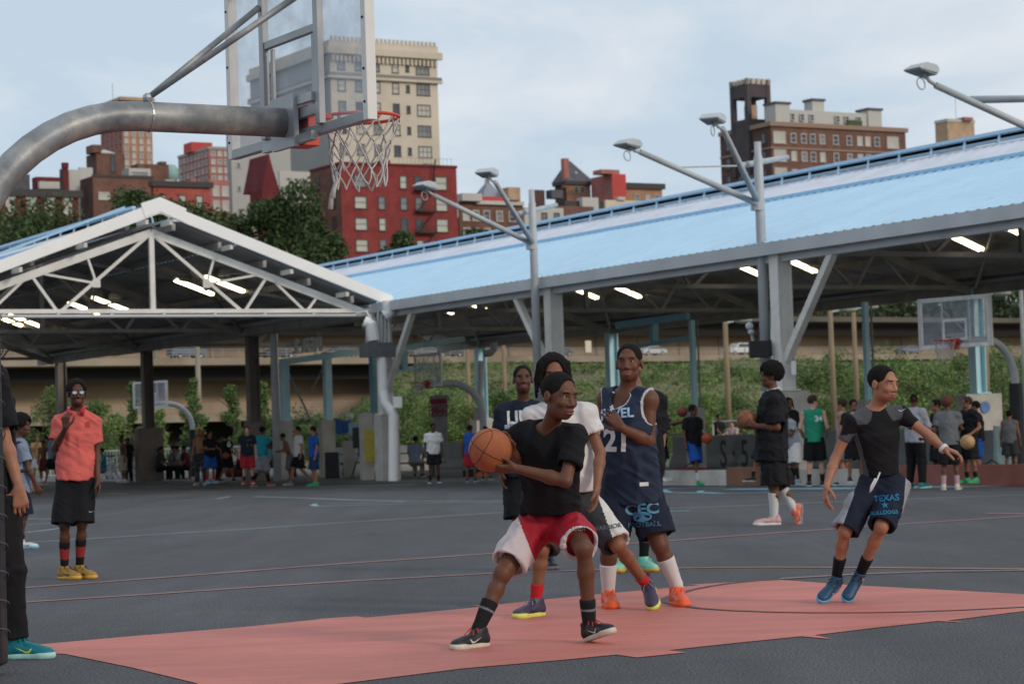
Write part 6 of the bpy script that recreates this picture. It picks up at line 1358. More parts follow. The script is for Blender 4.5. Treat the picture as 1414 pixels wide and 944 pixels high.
    if hero:
        for sx in (-1, 1):
            mb = MB(); mb.sphere(T(sx*.031, .0725, .0015), .0122*s*hs, 14, 10); eye = obj('eye', mb, E_white, t_, smooth=True)
            gz = unit(HR[1]+HR[0]*(extras or {}).get('gaze', 0)); mb = MB(); mb.sphere(Vector(T(sx*.031, .0725, .0015)+gz*.0062*s*hs), .0082*s*hs, 10, 8); obj('iris', mb, E_iris, eye, smooth=True)
            mb = MB(); mb.tube([T(sx*.050, .078, .017), T(sx*.035, .0905, .0225), T(sx*.014, .0945, .0185)], [.0025, .0042, .003], 6); obj('eyebrow', mb, hair[1] or H_black, t_, smooth=True)
    info = dict(t=t_, J=J, RT=RT, RP=RP, HR=HR, T=T, up=upv, fw=fw_, rt=rt_, hc=hc, s=s)
    pel = J['pel']
    # ---- bottoms
    if bottom:
        kind, bm_ = bottom['kind'], bottom['mat']; F2 = Field(lo, hi, h); lz = bottom.get('loose', .035)
        F2.ell(pel+upv*.0, np.array((.150, .110, .14))*B_+.010, RP, 0)
        ends = []
        for q in 'AB':
            hp, kn, an = J['hip'+q], J['kn'+q], J['an'+q]; fr = bottom.get('len', .95)
            if kind == 'shorts':
                if fr <= 1: e = hp+(kn-hp)*fr; F2.tube2(hp-(kn-hp)*.08, e, np.stack([prt, pf]), (.095*B_+lz*.3,)*2, (.070*B_+lz*1.2, .074*B_+lz*1.2), .05); ax = unit(kn-hp)
                else: e = kn+(an-kn)*(fr-1); F2.tube2(hp-(kn-hp)*.08, kn, np.stack([prt, pf]), (.095*B_+lz*.3,)*2, (.066*B_+lz,)*2, .05); F2.cap(kn, kn+(an-kn)*.02, .066*B_+lz, .066*B_+lz, .02); F2.tube2(kn, e+unit(an-kn)*.0, np.stack([prt, pf]), (.066*B_+lz,)*2, (.064*B_+lz*1.1,)*2, .03); ax = unit(an-kn)
                ends.append((e, ax))
            else:
                F2.tube2(hp-(kn-hp)*.08, kn, np.stack([prt, pf]), (.098*B_+.02,)*2, (.066*B_+.018,)*2, .05); F2.ell(kn, np.array((1, 1, 1))*(.066*B_+.018), None, .03); F2.tube2(kn, an+(kn-an)*.06, np.stack([prt, pf]), (.066*B_+.018,)*2, (.05*B_+.016, .055*B_+.016), .04)
        F2.plane(pel+upv*.13*s, upv)
        if kind == 'shorts':
            for q, (e, ax) in zip('AB', ends):   # open hem: hollow a little inside the leg
                ro = (.070*B_+lz*1.2 if fr <= 1 else .064*B_+lz*1.1)-max(.009, h*1.1); F2.tube2(e-ax*.035, e+ax*.06, np.stack([prt, pf]), (ro-.004,)*2, (ro,)*2, 0, 's')
        v, f = F2.mesh(); v = folds(v, f, bottom.get('fold', .010 if kind == 'shorts' else .009), (15, 15, 6), sum(map(ord, label)) % 7)
        mats = [bm_]; mi = None
        if bottom.get('zones'):
            fc = v[f].mean(1); mi = bottom['zones'](fc, info); mats += bottom['zmats']
        info['bottom'] = npmesh('shorts' if kind == 'shorts' else 'trousers', v, f, mats, t_, mi=mi)
    if top:
        kind, tm = top['kind'], top['mat']; lz = top.get('loose', .022); F3 = Field(lo, hi, h); hem = top.get('hem', -.06)
        he = pel+upv*hem*s
        sw2 = min(sw*1.0, .165*B_)
        F3.ell(che, np.array((sw2, .112*B_, .20*s))+lz*.9, RT, .0); F3.cap(J['shA'], J['shB'], .050*B_+lz*.3, .050*B_+lz*.3, .06)
        F3.tube2(che-upv*.02, he, np.stack([rt_, fw_]), (.152*B_+lz, .112*B_+lz), (top.get('hemw', .162)*B_+lz, .126*B_+lz), .05)
        for q in 'AB': F3.cap(J['neck']-upv*.035*s, J['sh'+q]+upv*.008, .043*B_+lz*.25, .043*B_+lz*.35, .05)
        if kind == 'tee':
            fr = top.get('sleeve', .62)
            for q in 'AB':
                sh_, el = J['sh'+q], J['el'+q]; e = sh_+(el-sh_)*fr; F3.tube2(sh_-(el-sh_)*.02, e, np.stack([upv if abs(upv@unit(el-sh_)) < .7 else fw_, fw_]), (.050*B_+lz*.45,)*2, (.043*B_+lz*top.get('flare', 1.4)*.8,)*2, .045)
                ax = unit(el-sh_); ro = .043*B_+lz*top.get('flare', 1.4)*.8-max(.007, h); F3.cap(e-ax*.012, e+ax*.05, ro-.004, ro, 0, 's') if ro > .03 else None
        if kind == 'long':
            for q in 'AB': sh_, el, wr = J['sh'+q], J['el'+q], J['wr'+q]; F3.cap(sh_, el, .056*B_+lz*.6, .046*B_+lz*.6, .04); F3.cap(el, wr+(el-wr)*.08, .046*B_+lz*.6, .034*B_+lz*.4, .03)
        if kind == 'tank':
            for q in 'AB':
                sh_, el = J['sh'+q], J['el'+q]; sgn = -1 if q == 'A' else 1; c_ = sh_+rt_*sgn*.045*s-upv*.04*s
                F3.ell(c_, np.array((.062, .13, .110))*B_, RT, .008, 's')
        F3.plane(he, -upv if not top.get('level') else npv(0, 0, -1))
        # neck opening
        F3.cap(J['neck']-upv*.01*s-fw_*.01+fw_*.02, J['neck']+upv*.16*s+fw_*.03, top.get('neck', .068)*s, top.get('neck', .068)*s*1.25, .0, 's')
        if kind == 'tank': F3.ell(J['neck']+fw_*.085*s-upv*.02*s, np.array((.076, .085, .066))*s, RT, 0, 's')
        v, f = F3.mesh(); v = folds(v, f, top.get('fold', .010), top.get('ffreq', (13, 13, 9)), (sum(map(ord, label))+2) % 9)
        mats = [tm]; mi = None
        if top.get('pipe'):
            fc = v[f].mean(1); mi = np.zeros(len(f), int); mats.append(top['pipe'])
            def nr(c_, r_):
                q = (fc-c_)@RT.T; k0 = np.linalg.norm(q/r_, axis=1); return np.abs((k0-1)*min(r_)) < .008
            for q in 'AB': sg = -1 if q == 'A' else 1; mi[nr(J['sh'+q]+rt_*sg*.045*s-upv*.04*s, np.array((.062, .13, .110))*B_)] = 1
            mi[nr(J['neck']+fw_*.085*s-upv*.02*s, np.array((.076, .085, .066))*s) & ((fc-J['neck'])@fw_ > .015) & ((fc-J['neck'])@rt_ > -.055)] = 1
        if top.get('zones'): mi = top['zones'](v[f].mean(1), info); mats += top['zmats']
        info['top'] = npmesh({'tee': 't_shirt', 'tank': 'tank_top', 'long': 'long_sleeve_top'}[kind], v, f, mats, t_, mi=mi)
    if socks:
        for q, sp_ in zip('AB', socks if isinstance(socks, list) else [socks, socks]):
            if not sp_: continue
            m_, L_ = sp_[0], sp_[1]; kn, an = J['kn'+q], J['an'+q]; ax = unit(kn-an); top_ = an+ax*L_*s; F4 = Field(np.minimum(an, top_)-.09, np.maximum(an, top_)+.09, min(h, .008) if hero else h)
            F4.cap(an-ax*.02, an, .038*s, .039*B_, .0); rb = .034+(.053-.034)*min(1, (L_/np.linalg.norm(kn-an))/.7); F4.cap(an, top_, .0385*B_, rb*B_+.005, .01); F4.plane(top_, ax); v, f = F4.mesh(); mats = [m_]; mi = None
            if len(sp_) > 2:
                d_ = (v[f].mean(1)-an)@ax/s; mi = ((d_ > sp_[3]) & (d_ < sp_[4])).astype(int); mats.append(sp_[2])
            npmesh('sock', v, f, mats, t_, mi=mi)
    if shoes:
        for q, sp_ in zip('AB', shoes if isinstance(shoes, list) else [shoes, shoes]):
            an, to = J['an'+q], J['to'+q]; d_ = to-an; upf = unit(J['kn'+q]-an) if 'upf' in sp_ else npv(0, 0, 1)
            if sp_.get('flat', True): dd = npv(d_[0], d_[1], 0); u_ = npv(0, 0, 1)
            else: dd = d_+unit(sp_.get('up', J['kn'+q]-an))*.088*s*0; u_ = np.asarray(sp_.get('up', J['kn'+q]-an), float)
            add_shoe(t_, an, dd, u_, s*sp_.get('s', 1.08), sp_['c'], sp_['sole'], sp_.get('lace'), sp_.get('mark'))
    return info
def pxj(Y0, **kw):
    "joints from picture positions: name=(px,py,dY)"
    return {k: arr(at(v[0], v[1], Y0+(v[2] if len(v) > 2 else 0))) for k, v in kw.items()}
def stick(info, txt, px, py, size, mat, tgt='top', bold=.02, right=None, up=None, sx=1.0, vf=None, name='lettering', dirn=None):
    "lettering printed on a garment, aimed at a picture position"
    o = info[tgt]; d = ray(px, py).normalized(); nrm = -d if dirn is None else Vector(dirn)
    J = info['J']; c = at(px, py, float(J['pel'][1])); up_ = Vector(up if up is not None else info['up']); r_ = Vector(right) if right is not None else (up_.cross(nrm)); r_ = (r_-nrm*r_.dot(nrm)).normalized(); up_ = nrm.cross(r_).normalized()
    vs_, fs_ = vf or textmesh(txt, bold); return decal(name, vs_, fs_, o, c, r_, up_, nrm, size, mat, o, .005, sx)
P_white = pm('white_print', (.62, .62, .62), .6); P_lb = pm('light_blue_print', (.07, .24, .38), .6); P_gray = pm('gray_print', (.12, .12, .13), .6); P_black = pm('black_print', (.012, .012, .012), .6); P_gold = pm('gold_print', (.5, .25, .03), .6)
# ---- basketball
def bball_mat():
    m = pm('basketball_leather', (.38, .105, .035), .6, var=.12, scale=14, bump=.5, bscale=400, stain=(.16, .05, .03), stain_amt=.35, stain_scale=5); return m
M_ball = bball_mat(); M_seam = pm('ball_seam', (.02, .012, .01), .7)
def basketball(label, c, r=.12, rot=(0, 0, 0), mat=None, name='basketball'):
    from mathutils import Euler
    c = Vector(c); t_ = thing(name, label, 'basketball', c); mb = MB(); mb.sphere(c, r, 40, 26); obj('ball_skin', mb, mat or M_ball, t_, smooth=True)
    E_ = Euler(rot).to_matrix(); mb = MB(); n = 48
    def loop(fn): mb.tube([c+E_ @ (Vector(fn(2*PI*i/n)).normalized()*(r*1.001)) for i in range(n+1)], r*.015, 5, cap=False)
    loop(lambda a: (math.cos(a), math.sin(a), 0)); loop(lambda a: (math.cos(a), 0, math.sin(a)))
    for s in (-1, 1): loop(lambda a: (s*(.62+.18*math.cos(2*a)), math.cos(a)*.8, math.sin(a)*.8*1.0))
    obj('seams', mb, M_seam, t_, smooth=True); return t_
# ================================================================== THE CAST
def Yz(px, py, z): return atz(px, py, z).y
def xline(px1, py1, px2, py2, Y):
    "world-space slanted line in the x/z plane: returns f(points)= signed x distance, negative = image left of the line"
    a, b = arr(at(px1, py1, Y)), arr(at(px2, py2, Y))
    return lambda P: P[:, 0]-(a[0]+(b[0]-a[0])*(P[:, 2]-a[2])/(b[2]-a[2]))
HH = .006
S_dblue = sc('dark_blue', (.012, .055, .12))
# --- P1 ball handler
Y0 = Yz(660, 868, .10); print('P1', Y0)
J = pxj(Y0, head=(772, 547, -.12), neck=(756, 594, .02), pel=(760, 714, .30), shA=(722, 598, .12), shB=(795, 602, -.06), elA=(728, 648, .14), elB=(781, 664, -.20), wrA=(707, 622, .02), wrB=(712, 646, -.16),
        hipA=(739, 724, .30), hipB=(783, 722, .26), knA=(694, 791, .08), knB=(806, 757, -.04), anA=(661, 866, .0), anB=(814, 866, .04), toA=(640, 886, -.10), toB=(838, 858, -.12))
J['toA'] = arr(at(637, 890, Y0-.12))
f1 = xline(709, 700, 736, 768, Y0); yb = at(795, 739, Y0).z
def z1(P, I):
    z = np.zeros(len(P), int); mid = I['J']['pel'][0]; z[(f1(P) < 0)] = 1
    hp, kn = I['J']['hipB'], I['J']['knB']; t = ((P-hp)@(kn-hp))/((kn-hp)@(kn-hp)); z[(P[:, 0] > mid+.02) & (t > .76)] = 1; return z
bc_ = arr(at(677, 621, Y0-.12))
def toward(a, b): return unit(np.asarray(b, float)-np.asarray(a, float))
p1 = person('person in black t-shirt and red shorts crouching with a basketball held in both hands', J, look=(40, -6, 4), sk='dark', hair=('buzz', H_black), h=HH, hero=True, s=.96, build=.98, hs=1.16,
            top=dict(kind='tee', level=True, mat=C_black, hem=.03, loose=.024, sleeve=.66, flare=1.5, fold=.013), bottom=dict(kind='shorts', mat=C_red, len=.80, loose=.030, zones=z1, zmats=[cloth('off_white', (.58, .50, .51))], fold=.014), socks=(cloth('black_sock', (.014, .014, .016)), .17, cloth('sock_band', (.18, .18, .19)), .105, .118),
            shoes=[dict(c=S_black, sole=S_cream, lace=S_red, mark=S_white, s=1.02), dict(c=S_black, sole=S_cream, lace=S_red, mark=S_white, s=1.02, flat=False, up=npv(-.35, .35, .86))],
            hands={'B': dict(d=toward(J['wrB'], at(664, 649, Y0-.17)), pn=toward(at(690, 650, Y0-.2), bc_), curl=26, spread=.22, tcurl=10), 'A': dict(d=toward(J['wrA'], at(694, 600, Y0-.02)), pn=toward(J['wrA'], bc_), curl=30, spread=.25)}, extras={'gaze': .35})
basketball('large orange basketball in the hands of the player in red shorts', bc_, .121, (.5, .35, .6))
stick(p1, '', 789, 640, .035, P_white, vf=([(-.5, -.2), (.1, -.5), (.5, .1), (-.1, .5), (-.2, .1)], [(0, 1, 2), (0, 2, 3), (0, 3, 4)]), name='shirt_emblem')
stick(p1, 'AND1', 799, 730, .028, P_white, tgt='bottom', name='shorts_lettering')
# --- P6 right player
Y0 = Yz(1170, 826, .03)
J = pxj(Y0, head=(1219, 530, -.06), neck=(1208, 566, 0), pel=(1218, 668, .05), shA=(1177, 581, -.03), shB=(1244, 572, .03), elA=(1153, 634, -.02), elB=(1280, 599, -.02), wrA=(1141, 672, -.12), wrB=(1303, 619, -.10),
        hipA=(1200, 672, .05), hipB=(1237, 672, .05), knA=(1167, 733, -.06), knB=(1217, 727, -.16), anA=(1155, 796, .10), anB=(1187, 793, .06), toA=(1133, 820, -.06), toB=(1169, 826, -.08))
fa = xline(1206, 655, 1160, 722, Y0); fb = xline(1237, 652, 1237, 723, Y0); 
def z6(P, I):
    z = np.zeros(len(P), int); x = P[:, 0]; e = at(1184, 650, Y0).x; k0 = at(1153, 722, Y0).x; zz = (P[:, 2]-at(1163, 722, Y0).z)/(at(1192, 650, Y0).z-at(1163, 722, Y0).z)
    z[x < k0+(e-k0)*zz+.035] = 1; e = at(1262, 650, Y0).x; k0 = at(1250, 722, Y0).x; z[x > k0+(e-k0)*zz-.045] = 1; return z
C_padg = cloth('pad_gray', (.075, .078, .09), .7, .5)
def z6t(P, I):
    J = I['J']; q = P-J['pel']; x = q@I['rt']; y = q@I['fw']; u = q@I['up']; z = np.zeros(len(P), int)
    z[(np.abs(x) > .105+.05*np.clip((u-.1)/.3, 0, 1)) & (u < .36) & (u > .03)] = 1
    for sgn in 'AB':
        d = P-(J['sh'+sgn]*.62+J['neck']*.38); z[(np.linalg.norm(d*np.array([1, 1, 1.0]), axis=1) < .088) & (d@I['up'] > -.045)] = 1
    return z
p6 = person('person in tight black padded shirt and navy shorts with white sides, arm stretched out', J, look=(42, -4, 2), sk='tan', hair=('buzz', H_black), h=HH, hero=True, s=.91, build=.90, hs=1.13,
            top=dict(kind='tee', mat=C_black, hem=.07, loose=.006, sleeve=.52, flare=1.0, fold=.005, zones=z6t, zmats=[C_padg], hemw=.14, neck=.062), bottom=dict(kind='shorts', mat=C_navy, len=.97, loose=.024, zones=z6, zmats=[C_grayl], fold=.012),
            socks=(C_black, .16), shoes=[dict(c=S_dblue, sole=S_sky, lace=S_black, mark=S_white, flat=False, up=npv(.35, -.35, .9), s=1.0), dict(c=S_dblue, sole=S_sky, lace=S_black, mark=S_white, flat=False, up=npv(.35, -.45, .85), s=1.0)],
            hands={'A': dict(d=npv(-.12, -.25, -.95), pn=npv(.8, .2, -.1), curl=30, spread=.08), 'B': dict(d=npv(.92, -.3, -.35), pn=npv(-.2, .1, -.95), curl=32, spread=.12)}, extras={'gaze': .3})
mb = MB(); a = Vector(J['wrB']); d = (Vector(J['wrB'])-Vector(J['elB'])).normalized(); mb.tube([a-d*.012, a+d*.012], .034, 18); obj('wristband', mb, P_white, p6['t'], smooth=True)
stick(p6, '', 1246, 566, .055, P_white, vf=(SWV, SWF), name='shirt_mark'); 
C_txt = pm('blue_teal_print', (.01, .15, .30), .6)
stick(p6, 'TEXAS', 1224, 688, .055, C_txt, tgt='bottom', name='shorts_lettering', bold=.03); stick(p6, 'BULLDOGS', 1221, 708, .034, C_txt, tgt='bottom', name='shorts_lettering', bold=.03); stick(p6, '★', 1222, 698, .05, C_txt, tgt='bottom', name='shorts_lettering')
mb = MB(); q = [at(1215, 652, Y0-.14), at(1211, 662, Y0-.17), at(1204, 675, Y0-.18), at(1201, 680, Y0-.18), at(1203, 671, Y0-.18), at(1209, 660, Y0-.17)]; mb.tube(q, .006, 6); obj('drawstring', mb, P_white, p6['bottom'], smooth=True)
# --- P4 jersey 21
Y0 = Yz(840, 820, .09); print('P4', Y0)
J = pxj(Y0, head=(869, 501, -.05), neck=(863, 545, .0), pel=(872, 678, .05), shA=(838, 550, .10), shB=(896, 552, -.07), elA=(826, 606, .16), elB=(896, 609, -.10), wrA=(836, 655, .10), wrB=(859, 591, -.24),
        hipA=(854, 684, .06), hipB=(890, 684, .04), knA=(840, 750, -.04), knB=(911, 752, -.04), anA=(840, 817, .04), anB=(934, 806, .02), toA=(846, 834, -.16), toB=(944, 828, -.18))
C_nmesh = C_navym
p4 = person('tall person in navy basketball jersey number 21 with hand on chest', J, look=(-14, 4, 0), sk='dark', hair=('buzz', H_black), h=HH, hero=True, s=1.02, build=1.08, hs=1.08,
            top=dict(kind='tank', pipe=cloth('jersey_piping', (.45, .45, .50)), mat=C_nmesh, hem=-.07, loose=.030, fold=.014, hemw=.165), bottom=dict(kind='shorts', mat=C_navy, len=.82, loose=.040, fold=.010),
            socks=(cloth('white_sock', (.62, .60, .60)), .19), shoes=[dict(c=S_orange, sole=S_orange, lace=S_coral, mark=S_red), dict(c=S_orange, sole=S_orange, lace=S_coral, mark=S_grayb)],
            hands={'B': dict(d=toward(J['wrB'], at(843, 572, Y0-.22)), pn=npv(-.05, .95, -.1), curl=22, spread=.12), 'A': dict(d=npv(0, -.1, -1), pn=npv(1, 0, 0), curl=25)}, extras={'gaze': -.2})
stick(p4, '21', 852, 609, .205, P_white, bold=.035, sx=.86, name='jersey_number', right=(1, .1, -.04)); stick(p4, 'JUVEL', 852, 571, .085, pm('pale_blue_print', (.35, .55, .75), .6), bold=.03, name='jersey_lettering')
stick(p4, 'CEC', 886, 703, .10, P_lb, tgt='bottom', bold=.03, name='shorts_lettering', sx=1.2); stick(p4, 'FOOTBALL', 889, 724, .045, pm('faint_blue_print', (.04, .12, .20), .6), tgt='bottom', bold=.02, name='shorts_lettering')
ov = [(0, 0)]+[(.5*math.cos(t), .27*math.sin(t)) for t in [i*PI/12 for i in range(24)]]; stick(p4, '', 887, 713, .125, P_lb, tgt='bottom', vf=(ov, [(0, 1+i, 1+(i+1) % 24) for i in range(24)]), name='shorts_emblem')
stick(p4, '', 889, 668, .05, P_white, vf=([(-.6, -.25), (.6, -.25), (.6, .25), (-.6, .25)], [(0, 1, 2, 3)]), name='jersey_tag')
# neck and arm piping on the jersey
J4 = J
# --- P2 white shirt with dreads
Y0 = Yz(741, 829, .10)
J = pxj(Y0, head=(764, 516, -.02), neck=(770, 560, .05), pel=(790, 688, .12), shA=(738, 574, .08), shB=(808, 572, .02), elA=(728, 636, .10), elB=(829, 625, -.02), wrA=(738, 680, -.02), wrB=(824, 672, -.12),
        hipA=(773, 696, .12), hipB=(808, 694, .12), knA=(748, 758, -.05), knB=(853, 752, -.10), anA=(740, 826, .0), anB=(892, 806, .28), toA=(722, 848, -.13), toB=(899, 830, .10))
f2 = xline(828, 662, 853, 738, Y0)
def z2(P, I): z = np.zeros(len(P), int); d = f2(P); z[(d > -.045) & (P[:, 0] > I['J']['pel'][0]+.03)] = 1; return z
p2 = person('braided hair person in white t-shirt and striped black shorts half hidden behind the ball handler', J, look=(6, -8, 0), sk='mid', hair=('dreads', H_black), h=HH+.001, hero=True, s=.97, build=.96, hs=1.08,
            top=dict(kind='tee', mat=C_white, hem=.05, loose=.028, sleeve=.50, flare=1.5, fold=.014), bottom=dict(kind='shorts', mat=C_char, len=.96, loose=.028, zones=z2, zmats=[C_white], fold=.012),
            socks=(cloth('red_sock', (.50, .02, .03)), .10), shoes=[dict(c=S_dpur, sole=S_yel, lace=S_grayb, mark=S_black), dict(c=S_dpur, sole=S_yel, lace=S_grayb, mark=S_yel, flat=False, up=npv(-.3, -.3, .9))],
            hands={'B': dict(d=npv(-.12, -.12, -.98), pn=npv(-.95, -.2, .1), curl=20, spread=.1), 'A': dict(d=npv(.0, -.2, -.95), pn=npv(.9, 0, 0), curl=25)})
stick(p2, 'WARRIOR', 838, 728, .04, P_gray, tgt='bottom', name='shorts_lettering')
# --- P3 LIU
Y0 = Yz(718, 773, .09)
J = pxj(Y0, head=(722, 524, -.05), neck=(722, 556, 0), pel=(726, 652, .02), shA=(696, 568, .0), shB=(750, 568, .0), elA=(690, 616, .06), elB=(756, 616, .06), wrA=(692, 652, -.06), wrB=(752, 652, -.08), hipA=(712, 657, .02), hipB=(739, 657, .02), knA=(716, 716, -.04), knB=(746, 716, -.04), anA=(719, 769, .02), anB=(758, 769, .06), toA=(714, 780, -.16), toB=(764, 780, -.14))
p3 = person('person in navy t-shirt with white block letters looking up behind the basketball', J, look=(4, 8, 0), sk='deep', hair=('buzz', H_black), h=HH+.002, hero=True, s=1.0, hs=1.08, top=dict(kind='tee', mat=C_navy, hem=-.03, loose=.034, sleeve=.72, flare=1.5, fold=.014), bottom=dict(kind='shorts', mat=C_black2, len=.98, loose=.045), socks=(C_black, .14), shoes=dict(c=S_black, sole=S_grayb, lace=S_grayb, mark=S_grayb))
stick(p3, 'LIU', 716, 577, .16, P_white, bold=.03, sx=.9, name='shirt_lettering'); stick(p3, 'BROOKLYN', 716, 589, .045, P_white, bold=.02, name='shirt_lettering')
# --- P5 behind 21
Y0 = Yz(892, 773, .09)
J = pxj(Y0, head=(872, 510, 0), neck=(884, 543, 0), pel=(886, 645, .02), shA=(858, 556, .05), shB=(908, 552, 0), elA=(852, 600, .08), elB=(914, 602, .06), wrA=(858, 640, 0), wrB=(907, 638, -.04), hipA=(874, 650, .02), hipB=(898, 650, .02), knA=(864, 712, -.05), knB=(892, 712, -.05), anA=(857, 768, .05), anB=(889, 766, 0), toA=(855, 780, -.15), toB=(900, 779, -.14))
person('person in black t-shirt and mint shoes mostly hidden behind jersey 21', J, look=(-20, 0, 0), sk='mid', hair=('buzz', H_black), h=.009, s=.98, top=dict(kind='tee', mat=C_black, hem=-.03, loose=.034, sleeve=.85, flare=1.4), bottom=dict(kind='shorts', mat=C_black2, len=.95, loose=.045), socks=(C_black, .12), shoes=dict(c=S_mint, sole=S_gold, lace=S_mint))
# --- P7 black outfit with ball, profile
Y0 = Yz(1068, 713, .10)
J = pxj(Y0, head=(1064, 519, 0), neck=(1068, 541, 0), pel=(1066, 624, 0), shA=(1067, 552, .19), shB=(1069, 553, -.20), elA=(1070, 586, .24), elB=(1073, 590, -.25), wrA=(1043, 588, .14), wrB=(1046, 588, -.16), hipA=(1068, 628, .10), hipB=(1066, 628, -.10), knA=(1080, 672, .09), knB=(1068, 670, -.11), anA=(1097, 704, .08), anB=(1069, 713, -.08), toA=(1096, 722, .05), toB=(1050, 722, -.12))
bc7 = arr(at(1031, 579, Y0-.02))
p7 = person('heavy person all in black walking left with white socks and a basketball in front', J, look=(-84, 0, 0), sk='dark', hair=('afro', H_black), h=.008, hero=True, s=1.08, build=1.12, hs=1.08, top=dict(kind='tee', mat=C_black, hem=-.10, loose=.045, sleeve=.85, flare=1.5, fold=.018, hemw=.19), bottom=dict(kind='shorts', mat=C_black2, len=.99, loose=.055, fold=.016),
            socks=(cloth('white_sock', (.62, .6, .6)), .27), shoes=[dict(c=S_coral, sole=S_grayb, lace=S_coral, mark=S_black, flat=False, up=npv(-.75, 0, .5)), dict(c=S_pinks, sole=S_white, lace=S_green, mark=S_green)],
            hands={'B': dict(d=toward(J['wrB'], at(1028, 581, Y0-.14)), pn=toward(at(1034, 583, Y0-.18), bc7), curl=25, spread=.25, tcurl=5), 'A': dict(d=toward(J['wrA'], at(1028, 586, Y0+.1)), pn=npv(-.2, -.9, .3), curl=25, spread=.2)})
basketball('brown basketball held at waist by the person all in black', bc7, .121, (.2, 1.1, .4), pm('brown_ball_leather', (.26, .085, .04), .6, var=.15, scale=12, bump=.5, bscale=300))
mb = MB(); mb.sphere(p7['T'](-.080, .006, -.006), .012, 8, 6); mb.tube([p7['T'](-.084, .006, -.01), p7['T'](-.084, .012, -.035)], .004, 5); obj('earbud', mb, P_white, p7['t'], smooth=True)
mb = MB(); q = [Vector(p7['J']['neck'])+Vector((math.cos(a)*.075, math.sin(a)*.075, .035+.018*math.cos(a))) for a in [i*PI/9 for i in range(19)]]; mb.tube(q, .009, 6); obj('undershirt_collar', mb, P_white, p7['t'], smooth=True)
stick(p7, '', 1059, 637, .06, P_white, tgt='bottom', vf=(SWV, SWF), name='shorts_mark', dirn=(.1, -1, 0))
# --- P8 salmon shirt
Y0 = Yz(88, 786, .09)
J = pxj(Y0, head=(106, 543, -.04), neck=(106, 568, 0), pel=(104, 660, .02), shA=(83, 584, 0), shB=(129, 582, .02), elA=(76, 618, -.04), elB=(133, 623, .05), wrA=(91, 590, -.24), wrB=(135, 661, -.03), hipA=(93, 664, .02), hipB=(116, 664, .02), knA=(89, 724, -.04), knB=(113, 722, -.03), anA=(89, 784, .04), anB=(110, 780, .06), toA=(112, 792, -.14), toB=(134, 788, -.12))
Z_s = cloth('sock_red', (.28, .03, .03))
p8 = person('person in salmon t-shirt and black shorts wearing glasses, one hand raised to the chest', J, look=(18, 2, 0), sk='deep', hair=('short', H_black), h=.0068, hero=True, s=.99, build=.92, hs=1.06, top=dict(kind='tee', mat=C_salmon, hem=-.01, loose=.030, sleeve=.68, flare=1.5, fold=.013), bottom=dict(kind='shorts', mat=C_black2, len=.98, loose=.045, fold=.008),
            socks=(C_black, .25, Z_s, .09, .19), shoes=dict(c=sc('dark_gold', (.34, .19, .03)), sole=S_gold, lace=S_black, mark=S_black), hands={'A': dict(d=toward(J['wrA'], at(90, 574, Y0-.26)), pn=npv(.3, .8, .2), curl=65, spread=.05), 'B': dict(d=npv(.12, -.15, -.98), pn=npv(-.9, -.3, 0), curl=22)})
T = p8['T']; mb = MB()
for sx in (-1, 1):
    mb.tube([T(sx*.031+.023*math.cos(a), .105, .002+.017*math.sin(a)) for a in [i*PI/8 for i in range(17)]], .0028, 6, cap=False); mb.tube([T(sx*.054, .102, .006), T(sx*.078, .06, .01), T(sx*.080, -.01, .006)], .0028, 6)
mb.tube([T(-.009, .107, .004), T(.009, .107, .004)], .0028, 6); gl = obj('glasses', mb, pm('dark_glasses_frame', (.05, .04, .04), .3), p8['t'])
mb = MB()
for sx in (-1, 1): mb.add([T(sx*.031+.021*math.cos(a), .1045, .002+.015*math.sin(a)) for a in [i*PI/8 for i in range(16)]], [tuple(range(16))])
obj('lens', mb, pm('reflective_lens', (.45, .45, .45), .05, metal=.6, var=.02), gl)
hp_ = thing('headphones', 'red headphones worn round the neck of the person in salmon t-shirt', 'headphones', Vector(J['neck'])); nk = Vector(J['neck'])+Vector((.01, 0, .0))
mb = MB(); mb.tube([nk+Vector((math.cos(a)*.085, .02-math.sin(a)*.075, .045+.0*math.sin(a))) for a in [PI*(i-1)/12+PI for i in range(15)]], .011, 8); obj('headband', mb, pm('red_plastic', (.45, .01, .02), .3), hp_, smooth=True)
for sx in (-1, 1): c = nk+Vector((sx*.062, -.095, -.005)); mb = MB(); mb.tube([c-Vector((sx*.012, .01, 0)), c+Vector((sx*.014, -.012, 0))], .036, 16); mb.tube([c+Vector((0, .01, .03)), nk+Vector((sx*.085, .0, .045))], .011, 6); obj('ear_cup', mb, pm('red_plastic', (.45, .01, .02), .3), hp_, bevel=.004)
stick(p8, '', 121, 586, .05, cloth('salmon_print', (.38, .06, .05)), vf=([(-.4, -.5), (.4, -.5), (.4, .5), (-.4, .5)], [(0, 1, 2, 3)]), name='shirt_emblem'); stick(p8, '', 126, 706, .05, P_white, tgt='bottom', vf=(SWV, SWF), name='shorts_mark')
